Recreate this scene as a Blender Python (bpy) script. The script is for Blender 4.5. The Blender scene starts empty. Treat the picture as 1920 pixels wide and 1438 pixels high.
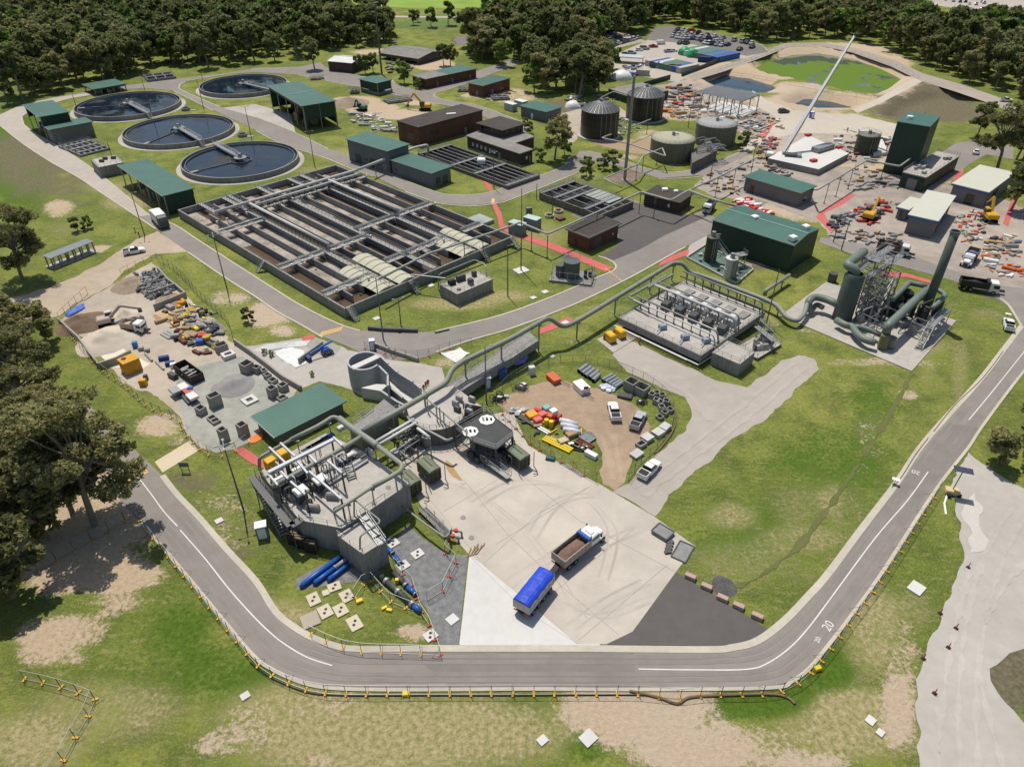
import bpy, bmesh, math, random
from mathutils import Vector, Matrix, noise
from mathutils.geometry import tessellate_polygon
random.seed(7)
sc=bpy.context.scene; C=sc.collection
H,PIT,F,CX,CY=78.0,math.radians(35.7),1333.0,960.0,719.0
cp,sp=math.cos(PIT),math.sin(PIT)
def G(x,y,z=0.0):
    a=(x-CX)/F; b=(CY-y)/F
    d=Vector((a, cp+b*sp, -sp+b*cp))
    return Vector((0,0,H))+d*((z-H)/d.z)
def P(v):
    x,y,z=v[0],v[1],v[2]-H
    Z=y*cp-z*sp; Yc=y*sp+z*cp
    return (CX+F*x/Z, CY-F*Yc/Z)
def HG(base,topy):   # height over the ground point under pixel base whose image is at row topy
    g=G(*base); t=(CY-topy)/F
    # (y sp+z cp)=t(y cp - z sp)
    z=g.y*(t*cp-sp)/(cp+t*sp)
    return z+H
def S(y): return cp/H*(y-(CY-F*math.tan(PIT)))   # px per metre on ground at row y
# ---------- materials
MATS={}
def _n(nt,t,**k):
    n=nt.nodes.new(t)
    for a,b in k.items(): setattr(n,a,b)
    return n
def mat(name,col,rough=.8,metal=0,amt=.18,scale=1.5,bump=0,col2=None,spec=.3,fine=.1,coord='p',streak=0,wave=None,alpha=1,emit=None):
    if name in MATS: return MATS[name]
    m=bpy.data.materials.new(name); m.use_nodes=True; nt=m.node_tree; b=nt.nodes['Principled BSDF']; L=nt.links.new
    b.inputs['Roughness'].default_value=rough; b.inputs['Metallic'].default_value=metal
    b.inputs['Specular IOR Level'].default_value=spec
    if coord=='p':
        g=_n(nt,'ShaderNodeNewGeometry'); cv=g.outputs['Position']
    else:
        g=_n(nt,'ShaderNodeTexCoord'); cv=g.outputs['Object']
    n1=_n(nt,'ShaderNodeTexNoise'); n1.inputs['Scale'].default_value=scale; n1.inputs['Detail'].default_value=6; n1.inputs['Roughness'].default_value=.65
    L(cv,n1.inputs['Vector'])
    n2=_n(nt,'ShaderNodeTexNoise'); n2.inputs['Scale'].default_value=scale*.13; n2.inputs['Detail'].default_value=4
    L(cv,n2.inputs['Vector'])
    add=_n(nt,'ShaderNodeMath',operation='ADD'); L(n1.outputs['Fac'],add.inputs[0]); L(n2.outputs['Fac'],add.inputs[1])
    mr=_n(nt,'ShaderNodeMapRange'); mr.inputs['From Min'].default_value=.65; mr.inputs['From Max'].default_value=1.35
    L(add.outputs[0],mr.inputs['Value'])
    mx=_n(nt,'ShaderNodeMix',data_type='RGBA'); 
    c1=[max(0,c*(1-amt)) for c in col]; c2=[min(1,c*(1+amt)) for c in col] if col2 is None else col2
    if col2 is not None: c1=col
    mx.inputs[6].default_value=(*c1[:3],1); mx.inputs[7].default_value=(*c2[:3],1)
    L(mr.outputs['Result'],mx.inputs['Factor'])
    out=mx.outputs[2]
    if streak:
        mp=_n(nt,'ShaderNodeMapping'); mp.inputs['Scale'].default_value=(2.2,2.2,.18); L(cv,mp.inputs['Vector'])
        n3=_n(nt,'ShaderNodeTexNoise'); n3.inputs['Scale'].default_value=1.3; n3.inputs['Detail'].default_value=5; L(mp.outputs[0],n3.inputs['Vector'])
        m3=_n(nt,'ShaderNodeMapRange'); m3.inputs['From Min'].default_value=.4; m3.inputs['From Max'].default_value=.75
        m3.inputs['To Min'].default_value=1; m3.inputs['To Max'].default_value=1-streak; L(n3.outputs['Fac'],m3.inputs['Value'])
        mm=_n(nt,'ShaderNodeVectorMath',operation='SCALE'); L(out,mm.inputs[0]); L(m3.outputs[0],mm.inputs['Scale']); out=mm.outputs[0]
    if wave:   # (scale, direction angle, strength): colour bands painting the shade of corrugation / planks
        wv=_n(nt,'ShaderNodeTexWave'); wv.inputs['Scale'].default_value=wave[0]; wv.inputs['Distortion'].default_value=0
        mp=_n(nt,'ShaderNodeMapping'); mp.inputs['Rotation'].default_value=(0,0,wave[1]); L(cv,mp.inputs['Vector']); L(mp.outputs[0],wv.inputs['Vector'])
        mw=_n(nt,'ShaderNodeMapRange'); mw.inputs['To Min'].default_value=1-wave[2]; mw.inputs['To Max'].default_value=1; L(wv.outputs['Fac'],mw.inputs['Value'])
        mm=_n(nt,'ShaderNodeVectorMath',operation='SCALE'); L(out,mm.inputs[0]); L(mw.outputs[0],mm.inputs['Scale']); out=mm.outputs[0]
    L(out,b.inputs['Base Color'])
    if bump:
        bp=_n(nt,'ShaderNodeBump'); bp.inputs['Strength'].default_value=bump; bp.inputs['Distance'].default_value=.15
        L(n1.outputs['Fac'],bp.inputs['Height']); L(bp.outputs[0],b.inputs['Normal'])
    MATS[name]=m; return m
# ---------- mesh builder
class M:
    def __init__(s): s.v=[]; s.f=[]; s.mi=[]; s.cur=0
    def _add(s,vs,fs):
        o=len(s.v); s.v+=[Vector(v) for v in vs]; s.f+=[tuple(o+i for i in f) for f in fs]; s.mi+=[s.cur]*len(fs); return s
    def prism(s,pts,z0,z1):
        n=len(pts); p=[(q[0],q[1]) for q in pts]
        a=sum(p[i][0]*p[(i+1)%n][1]-p[(i+1)%n][0]*p[i][1] for i in range(n))
        if a<0: p=p[::-1]
        vs=[(x,y,z0) for x,y in p]+[(x,y,z1) for x,y in p]
        fs=[(i,(i+1)%n,n+(i+1)%n,n+i) for i in range(n)]
        if n<=4: fs+=[tuple(range(n))[::-1],tuple(range(n,2*n))]
        else:
            for t in tessellate_polygon([[Vector((x,y,0)) for x,y in p]]):
                q=[Vector(vs[i]) for i in t]
                if (q[1]-q[0]).cross(q[2]-q[0]).z<0: t=t[::-1]
                fs.append(tuple(n+i for i in t)); fs.append(tuple(t)[::-1])
        return s._add(vs,fs)
    def sheet(s,pts,z):
        p=[Vector((q[0],q[1],z)) for q in pts]; fs=[]
        for t in tessellate_polygon([p]):
            if (p[t[1]]-p[t[0]]).cross(p[t[2]]-p[t[0]]).z<0: t=t[::-1]
            fs.append(tuple(t))
        return s._add(p,fs)
    def box(s,c,d,rz=0,ax=None,b=0):   # centre, full dims, rotation about z; b chamfers the top
        hx,hy,hz=d[0]/2,d[1]/2,d[2]/2; ca,sa=math.cos(rz),math.sin(rz)
        def R(x,y,z): return (c[0]+x*ca-y*sa,c[1]+x*sa+y*ca,c[2]+z)
        if b:
            vs=[R(x,y,-hz) for x,y in((-hx,-hy),(hx,-hy),(hx,hy),(-hx,hy))]+[R(x,y,hz-b) for x,y in((-hx,-hy),(hx,-hy),(hx,hy),(-hx,hy))]+[R(x,y,hz) for x,y in((-hx+b,-hy+b),(hx-b,-hy+b),(hx-b,hy-b),(-hx+b,hy-b))]
            fs=[(3,2,1,0),(0,1,5,4),(1,2,6,5),(2,3,7,6),(3,0,4,7),(4,5,9,8),(5,6,10,9),(6,7,11,10),(7,4,8,11),(8,9,10,11)]
        else:
            vs=[R(x,y,z) for z in(-hz,hz) for x,y in((-hx,-hy),(hx,-hy),(hx,hy),(-hx,hy))]
            fs=[(3,2,1,0),(4,5,6,7),(0,1,5,4),(1,2,6,5),(2,3,7,6),(3,0,4,7)]
        return s._add(vs,fs)
    def bar(s,a,b,w,h=None):   # box beam between two points
        a=Vector(a); b=Vector(b); h=h or w; d=(b-a)
        if d.length<1e-6: return s
        d.normalize(); up=Vector((0,0,1)) if abs(d.z)<.95 else Vector((1,0,0))
        x=d.cross(up).normalized()*w/2; y=x.cross(d).normalized()*h/2
        vs=[p+q for p in(a,b) for q in(-x-y,x-y,x+y,-x+y)]
        return s._add(vs,[(3,2,1,0),(4,5,6,7),(0,1,5,4),(1,2,6,5),(2,3,7,6),(3,0,4,7)])
    def cone(s,c,r0,r1,z0,z1,n=24,cap=True):
        vs=[(c[0]+r*math.cos(2*math.pi*i/n),c[1]+r*math.sin(2*math.pi*i/n),z) for r,z in((r0,z0),(r1,z1)) for i in range(n)]
        fs=[(i,(i+1)%n,n+(i+1)%n,n+i) for i in range(n)]
        if cap: fs+=[tuple(range(n))[::-1],tuple(range(n,2*n))]
        return s._add(vs,fs)
    def lathe(s,c,prof,n=32):
        vs=[(c[0]+r*math.cos(2*math.pi*i/n),c[1]+r*math.sin(2*math.pi*i/n),z) for r,z in prof for i in range(n)]
        fs=[(k*n+i,k*n+(i+1)%n,(k+1)*n+(i+1)%n,(k+1)*n+i) for k in range(len(prof)-1) for i in range(n)]
        return s._add(vs,fs)
    def tube(s,pts,r,n=10,bend=0,taper=None,cap=True):
        pts=[Vector(p) for p in pts]
        if bend and len(pts)>2:
            q=[pts[0]]
            for i in range(1,len(pts)-1):
                a,b,c=pts[i-1],pts[i],pts[i+1]; la=(a-b).length; lc=(c-b).length; k=min(bend,la*.45,lc*.45)
                A=b+(a-b)/la*k; Cc=b+(c-b)/lc*k
                for t in(0,.25,.5,.75,1): q.append(A*(1-t)**2+b*2*t*(1-t)+Cc*t*t)
            q.append(pts[-1]); pts=q
        pts=[p for i,p in enumerate(pts) if i==0 or (p-pts[i-1]).length>1e-5]
        if len(pts)<2: return s
        vs=[]; k=len(pts); px=None
        for i,p in enumerate(pts):
            d=(pts[min(i+1,k-1)]-pts[max(i-1,0)]).normalized()
            if px is None:
                up=Vector((0,0,1)) if abs(d.z)<.9 else Vector((1,0,0)); px=d.cross(up).normalized()
            else:
                px=(px-d*px.dot(d)); px=px.normalized() if px.length>1e-4 else d.orthogonal().normalized()
            py=d.cross(px); rr=r if taper is None else r+(taper-r)*i/(k-1)
            vs+=[p+px*rr*math.cos(2*math.pi*j/n)+py*rr*math.sin(2*math.pi*j/n) for j in range(n)]
        fs=[(a*n+j,a*n+(j+1)%n,(a+1)*n+(j+1)%n,(a+1)*n+j) for a in range(k-1) for j in range(n)]
        if cap: fs+=[tuple(range(n))[::-1],tuple(range((k-1)*n,k*n))]
        return s._add(vs,fs)
    def blob(s,c,r,n=1,jit=.15,sq=(1,1,1)):
        bm=bmesh.new(); bmesh.ops.create_icosphere(bm,subdivisions=n,radius=1)
        o=random.random()*99
        vs=[]
        for v in bm.verts:
            k=1+jit*2*(noise.noise(v.co*1.7+Vector((o,o,o))))
            vs.append((c[0]+v.co.x*r*k*sq[0],c[1]+v.co.y*r*k*sq[1],c[2]+v.co.z*r*k*sq[2]))
        fs=[tuple(v.index for v in f.verts) for f in bm.faces]; bm.free()
        return s._add(vs,fs)
    def build(s,name,m,parent=None,smooth=False,loc=None,label=None,cat=None,group=None,kind=None):
        me=bpy.data.meshes.new(name)
        if parent is None:
            if loc is None:
                if s.v:
                    xs=[v.x for v in s.v]; ys=[v.y for v in s.v]; zs=[v.z for v in s.v]
                    loc=Vector(((min(xs)+max(xs))/2,(min(ys)+max(ys))/2,min(zs)))
                else: loc=Vector((0,0,0))
            off=Vector(loc)
        else:
            off=WORLD.get(parent.name,Vector((0,0,0)))
        me.from_pydata([v-off for v in s.v],[],s.f)
        for mm in (m if isinstance(m,(list,tuple)) else [m]): me.materials.append(mm)
        if max(s.mi,default=0)>0: me.polygons.foreach_set('material_index',s.mi)
        if smooth: me.polygons.foreach_set('use_smooth',[True]*len(me.polygons))
        o=bpy.data.objects.new(name,me); C.objects.link(o)
        if parent is None: o.location=off; WORLD[o.name]=off
        else: o.parent=parent; WORLD[o.name]=off
        tag(o,label,cat,group,kind)
        return o
WORLD={}
def tag(o,label=None,cat=None,group=None,kind=None):
    for k,v in(('label',label),('category',cat),('group',group),('kind',kind)):
        if v is not None: o[k]=v
def thing(name,label,cat,loc=(0,0,0),rz=0,group=None):
    o=bpy.data.objects.new(name,None); C.objects.link(o); o.empty_display_size=.3
    o.location=loc; o.rotation_euler=(0,0,rz); WORLD[o.name]=Vector(loc); tag(o,label,cat,group); return o
def kids(o): return [c for c in o.children]
def dup(o,loc,rz=0,label=None,group=None,scale=None,parent=None,skip=()):
    def rec(a,p):
        c=a.copy(); C.objects.link(c); c.parent=p
        for ch in CH.get(a.name,None) or a.children: rec(ch,c)
        return c
    r=o.copy(); C.objects.link(r); r.location=loc; r.rotation_euler=(0,0,rz)
    if scale: r.scale=scale if hasattr(scale,'__len__') else (scale,)*3
    if label: r['label']=label
    if group: r['group']=group
    for ch in o.children:
        if ch.name not in skip: rec(ch,r)
    return r
CH={}
def rect3(p1,p2,p3,z):   # three picture corners at height z -> a true rectangle, p2 kept
    a,b,c=G(*p1,z),G(*p2,z),G(*p3,z)
    u=(a-b); w=(c-b); lu,lw=u.length,w.length
    u.normalize(); w.normalize(); bis=(u+w).normalized(); s=1 if (u.x*w.y-u.y*w.x)>0 else -1
    ang=math.radians(45)
    u2=Matrix.Rotation(-s*ang,3,'Z')@bis; w2=Matrix.Rotation(s*ang,3,'Z')@bis
    return b+u2*lu, b, b+w2*lw, b+u2*lu+w2*lw
def spline(pts,k=6,closed=False):
    n=len(pts); out=[]
    rng=range(n) if closed else range(n-1)
    for i in rng:
        if closed: p=[pts[(i+j-1)%n] for j in range(4)]
        else: p=[pts[max(0,min(n-1,i+j-1))] for j in range(4)]
        for t in range(k):
            t=t/k
            out.append(tuple(.5*(2*p[1][c]+(p[2][c]-p[0][c])*t+(2*p[0][c]-5*p[1][c]+4*p[2][c]-p[3][c])*t*t+(3*p[1][c]-p[0][c]-3*p[2][c]+p[3][c])*t**3) for c in range(2)))
    if not closed: out.append(tuple(pts[-1][:2]))
    return out
def gpts(px,z=0): return [G(x,y,z) for x,y in px]
def rag(pts,amp=.3,step=1.0):   # roughen an outline
    out=[];n=len(pts)
    for i in range(n):
        a=Vector(pts[i][:2]); b=Vector(pts[(i+1)%n][:2]); d=(b-a).length; k=max(1,min(60,int(d/step)))
        nn=Vector((-(b-a).y,(b-a).x)); nn=nn.normalized() if nn.length>0 else nn
        for j in range(k):
            p=a.lerp(b,j/k); q=noise.noise(Vector((p.x*.35,p.y*.35,3)))*1.4+noise.noise(Vector((p.x*1.3,p.y*1.3,9)))*.7
            out.append(p+nn*q*amp)
    return out
# ---------- camera, sky, sun
cam=bpy.data.cameras.new('camera'); co=bpy.data.objects.new('camera',cam); C.objects.link(co)
co.location=(0,0,H); co.rotation_euler=(math.pi/2-PIT,0,0); cam.sensor_width=36; cam.lens=36*F/1920; cam.clip_end=6000; sc.camera=co
SUN_EL=math.radians(66); SH=Vector((.42,-1)).normalized()  # direction in which shadows fall
w=bpy.data.worlds.new('World'); sc.world=w; w.use_nodes=True; nt=w.node_tree
bg=nt.nodes['Background']; sky=nt.nodes.new('ShaderNodeTexSky'); sky.sky_type='NISHITA'; sky.sun_disc=False
sky.sun_elevation=SUN_EL; sky.sun_rotation=math.atan2(-SH.x,-SH.y); sky.air_density=1.2; sky.dust_density=1.5
nt.links.new(sky.outputs[0],bg.inputs['Color']); bg.inputs['Strength'].default_value=.09
sl=bpy.data.lights.new('sun','SUN'); sl.energy=4.25; sl.angle=math.radians(.5); sl.color=(1,.93,.82)
so=bpy.data.objects.new('sun',sl); C.objects.link(so)
dv=Vector((SH.x*math.cos(SUN_EL),SH.y*math.cos(SUN_EL),-math.sin(SUN_EL)))
so.rotation_euler=dv.to_track_quat('-Z','Y').to_euler(); so.location=(-60,150,150)
sc.view_settings.view_transform='Standard'; sc.view_settings.look='None'; sc.view_settings.exposure=0.0; sc.view_settings.gamma=1
# ---------- material library
concrete=mat('concrete',(.40,.375,.34),.9,amt=.22,scale=.8,streak=0)
concrete_dark=mat('weathered concrete',(.165,.155,.14),.9,amt=.3,scale=1.2,streak=.45)
concrete_new=mat('new concrete',(.56,.55,.53),.85,amt=.1,scale=.7)
concrete_wall=mat('concrete wall',(.27,.265,.255),.9,amt=.2,scale=1.1,streak=.35)
asphalt=mat('asphalt',(.235,.215,.195),.92,amt=.16,scale=.35,fine=.2)
asphalt_dark=mat('dark asphalt',(.105,.097,.093),.92,amt=.14,scale=.6)
kerbm=mat('kerb concrete',(.47,.43,.36),.9,amt=.14,scale=1.2)
dirt=mat('dirt',(.42,.32,.22),.95,amt=.22,scale=.6,bump=.3)
sand=mat('sand',(.41,.355,.285),.95,amt=.2,scale=.45,bump=.3)
gravel_pale=mat('pale gravel',(.40,.375,.34),.95,amt=.13,scale=.5,bump=.15)
gravel_track=mat('gravel track',(.37,.335,.295),.95,amt=.14,scale=.35,bump=.15)
gravel_blue=mat('blue metal gravel',(.19,.192,.195),.95,amt=.42,scale=9,bump=.6)
gravel_green=mat('green gravel',(.31,.315,.275),.95,amt=.28,scale=.5,bump=.2)
redpath=mat('red path',(.50,.12,.11),.85,amt=.15,scale=1)
greenroof=mat('green metal roof',(.05,.135,.105),.5,amt=.2,scale=.2,spec=.35,wave=(.42,.63,.16))
greenwall=mat('dark green cladding',(.022,.05,.036),.5,amt=.15,scale=.4)
brick=mat('brown brick',(.145,.068,.05),.9,amt=.25,scale=2,streak=.2)
brick_dark=mat('dark brick',(.085,.058,.048),.9,amt=.25,scale=2,streak=.2)
block=mat('grey block',(.17,.165,.165),.9,amt=.12,scale=2)
block_blue=mat('blue grey block',(.15,.16,.175),.9,amt=.12,scale=2)
bitumen_roof=mat('dark flat roof',(.062,.053,.047),.9,amt=.3,scale=.7)
greyroof=mat('weathered grey roof',(.20,.19,.175),.8,amt=.35,scale=.5)
cream_roof=mat('cream roof',(.50,.51,.43),.7,amt=.05,scale=.4)
galv=mat('galvanised steel',(.27,.28,.28),.45,metal=.35,amt=.15,scale=2)
steel_dark=mat('dark steel',(.075,.078,.08),.55,metal=.2,amt=.2,scale=2)
steel_white=mat('pale steel',(.62,.62,.60),.5,amt=.08,scale=1)
duct=mat('grey green duct',(.235,.25,.205),.55,amt=.12,scale=.6,spec=.35)
duct_green=mat('sage green duct',(.15,.185,.16),.5,amt=.14,scale=.6,spec=.35)
tank_black=mat('black glass steel',(.018,.02,.017),.35,amt=.4,scale=.8,spec=.5)
tank_olive=mat('olive tank',(.19,.175,.125),.75,amt=.15,scale=.6,streak=.3)
glass=mat('dark glass',(.012,.015,.018),.12,amt=.1,spec=.6,coord='o')
white=mat('white paint',(.74,.74,.72),.4,amt=.05,scale=1,coord='o')
yellow=mat('yellow paint',(.62,.36,.015),.55,amt=.12,scale=2,coord='o')
orange=mat('orange plastic',(.62,.13,.03),.55,amt=.12,scale=2,coord='o')
red=mat('red paint',(.50,.04,.03),.5,amt=.12,scale=2,coord='o')
blue=mat('blue paint',(.03,.10,.42),.5,amt=.15,scale=2,coord='o')
rubber=mat('rubber',(.018,.018,.018),.9,amt=.2,scale=3,coord='o')
black=mat('black plastic',(.02,.02,.022),.6,amt=.2,scale=2,coord='o')
timber=mat('timber',(.36,.25,.14),.85,amt=.25,scale=2,coord='o')
rust=mat('rusty steel',(.16,.06,.035),.85,amt=.35,scale=2,coord='o')
# ---------- terrain
def inpoly(x,y,pl):
    c=False;n=len(pl);j=n-1
    for i in range(n):
        xi,yi=pl[i][0],pl[i][1];xj,yj=pl[j][0],pl[j][1]
        if (yi>y)!=(yj>y) and x<(xj-xi)*(y-yi)/(yj-yi)+xi: c=not c
        j=i
    return c
def sdist(x,y,pl):
    n=len(pl);d=1e9
    for i in range(n):
        ax,ay=pl[i][0],pl[i][1];bx,by=pl[(i+1)%n][0],pl[(i+1)%n][1]
        dx,dy=bx-ax,by-ay;L=dx*dx+dy*dy
        t=0 if L==0 else max(0,min(1,((x-ax)*dx+(y-ay)*dy)/L))
        e=math.hypot(x-ax-dx*t,y-ay-dy*t)
        if e<d:d=e
    return -d if inpoly(x,y,pl) else d
PONDS=[([(1415,129),(1445,112),(1490,102),(1535,99),(1600,110),(1650,128),(1688,147),(1665,165),(1632,180),(1560,167),(1500,153),(1445,142)],'g'),
([(1325,155),(1360,141),(1400,145),(1458,163),(1425,178),(1380,172),(1345,164)],'b'),
([(1478,197),(1510,181),(1560,187),(1605,199),(1578,207),(1530,206)],'c'),
([(1690,195),(1760,175),(1800,182),(1850,215),(1800,232),(1720,232),(1665,222)],'d')]
PW=[([G(x,y,-2.0) for x,y in p],k) for p,k in PONDS]
def ground_h(x,y):
    if y<230 or x<40: return 0
    h=0
    for pl,k in PW:
        cx=sum(p[0] for p in pl)/len(pl); cy_=sum(p[1] for p in pl)/len(pl)
        if abs(x-cx)>130 or abs(y-cy_)>110: continue
        d=sdist(x,y,pl)
        dep=4 if k!='d' else 3.2
        t=max(0,min(1,(4.5-d)/7)); h=min(h,-dep*t*t*(3-2*t))
    return h
# painted ground cover: (x,y,rx,ry,kind,amount) in picture pixels; kind 0 bare dirt, 1 dry grass, 2 lush dark, 3 grey/brown scrub
SPOTS=[(760,1370,330,70,1,.75),(560,1320,150,45,0,.36),(880,1330,100,26,0,.3),(1250,1395,230,45,0,.45),(420,1400,90,40,0,.4),(600,1420,60,16,0,.5),(1600,1330,80,40,1,.8),(1690,1240,50,120,0,.42),(1560,860,150,70,2,.5),(1400,1000,120,70,2,.55),(1640,760,60,50,2,.5),(1630,870,12,50,2,.7),(1585,950,12,40,2,.7),(1400,1050,120,60,1,.35),(1640,820,60,120,0,.3),(230,1130,90,24,0,.5),(430,1260,120,70,2,.6),(200,1330,160,60,1,.45),(340,1180,70,70,2,.6),(1100,1395,60,40,2,.7),(40,300,90,130,2,.62),(110,340,80,70,3,.45),(430,990,90,70,0,.36),(360,900,60,30,3,.5),(520,1150,90,30,1,.6),(1190,1330,150,70,0,.8),(1050,1300,60,30,0,.3),(1320,1400,180,60,0,.62),(700,1310,90,40,0,.28),(100,1230,90,25,0,.5),(140,1180,70,40,0,.55),(190,1080,120,35,0,.75),(80,1200,60,50,0,.6),(60,1390,110,60,1,.6),
(470,1350,60,60,0,.42),(560,1330,150,60,1,.6),(700,1400,260,60,1,.7),(1640,1180,60,90,1,.6),(1580,1380,160,50,1,.6),(1680,1330,40,80,0,.65),(1500,1430,120,30,0,.6),(1400,1310,140,40,2,.9),(1560,1260,60,60,2,.7),(980,1340,60,40,2,.7),(330,1250,200,90,2,.35),(1700,1150,60,50,1,.4),
(1885,1280,40,60,3,.9),(1905,1260,30,50,3,.9),(780,1185,40,22,0,.6),(400,940,60,40,0,.35),(440,905,50,30,3,.35),(300,800,50,28,0,.6),(330,820,40,20,0,.4),(330,960,20,40,0,.2),(130,1060,150,60,0,.7),(70,1010,100,90,0,.85),(180,980,120,60,0,.85),(80,900,160,90,0,.9),(60,780,60,80,0,.6),
(1370,970,60,30,1,.5),(1560,950,40,60,1,.4),(1500,1010,90,40,1,.45),(1600,970,30,90,0,.3),(1570,1070,90,22,0,.25),(1540,1000,130,130,1,.3),(1480,850,120,60,2,.3),(1300,1020,60,40,2,.3),(1340,1110,40,25,3,.5),(1700,740,30,12,0,.5),(1645,780,20,10,3,.4),
(500,590,60,28,0,.6),(430,560,50,22,0,.45),(530,620,40,16,0,.5),(390,530,30,15,0,.35),(850,570,90,14,1,.6),(940,555,60,12,1,.6),(820,585,60,14,0,.3),(110,390,35,22,0,.55),(190,465,20,8,0,.7),(130,430,60,20,1,.3),(60,320,90,60,3,.5),(40,285,70,50,3,.55),(80,345,60,30,3,.4),
(240,378,50,20,1,.6),(200,350,60,14,1,.5),(560,160,60,12,1,.3),(640,290,60,14,1,.5),(600,320,60,10,1,.4),(880,310,30,10,1,.4),(1010,440,60,30,1,.4),(1180,300,40,16,0,.4),(1210,275,60,14,0,.6),(1220,255,40,16,0,.5),(1300,290,30,9,0,.3),(1100,330,30,10,1,.4),
(1740,200,110,30,3,.95),(1620,235,50,12,3,.9),(1720,185,120,30,3,.9),(1560,95,110,14,0,.9),(1480,120,120,10,0,.6),(1660,150,60,30,0,.9),(1430,140,80,10,0,.95),(1370,140,90,22,0,.95),(1540,190,110,18,0,.9),(1480,165,70,10,0,.9),(1640,120,70,20,0,.9),(1500,215,160,12,0,.5),
(1300,200,90,26,0,.9),(1430,230,60,20,0,.6),(1420,200,60,14,0,.9),(1560,255,160,24,0,.85),(1560,300,140,40,0,.85),(1700,330,90,30,0,.7),(1450,340,60,14,0,.7),(1600,380,200,36,0,.9),(1760,420,180,50,0,.9),(1400,400,60,20,0,.5),(1120,215,60,18,0,.5),(1060,200,60,14,3,.7),
(690,250,60,14,0,.3),(760,215,60,10,0,.9),(700,205,50,14,0,.9),(670,190,50,10,0,.8),(810,120,40,12,0,.9),(700,98,50,6,0,.7),(790,190,40,8,0,.9),(960,180,60,18,0,.5),(890,180,30,8,0,.5),(870,250,60,10,3,.6),(700,310,30,8,0,.4),(1440,600,30,20,0,.4),(1400,500,60,16,3,.6),(1420,490,50,14,0,.4),
(1530,560,30,8,1,.5),(1700,650,80,20,1,.6),(1650,680,200,12,0,.45),(1530,620,60,8,0,.4),(1740,690,20,50,1,.4),(1850,590,50,16,1,.3),(1800,700,20,70,1,.4),(1870,560,40,8,3,.5),(1130,580,80,14,0,.35),(1050,640,60,12,0,.3),(1000,660,60,10,2,.4),(840,680,40,14,0,.5),
(380,1000,60,40,0,.3),(450,1030,60,30,3,.4),(540,1120,40,16,0,.35),(480,990,60,20,3,.5),(520,850,40,14,3,.3),(650,820,30,12,0,.4),(1450,10,900,20,2,.4),(200,60,400,60,3,.35),(0,150,200,60,3,.3)]
import bisect
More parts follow.
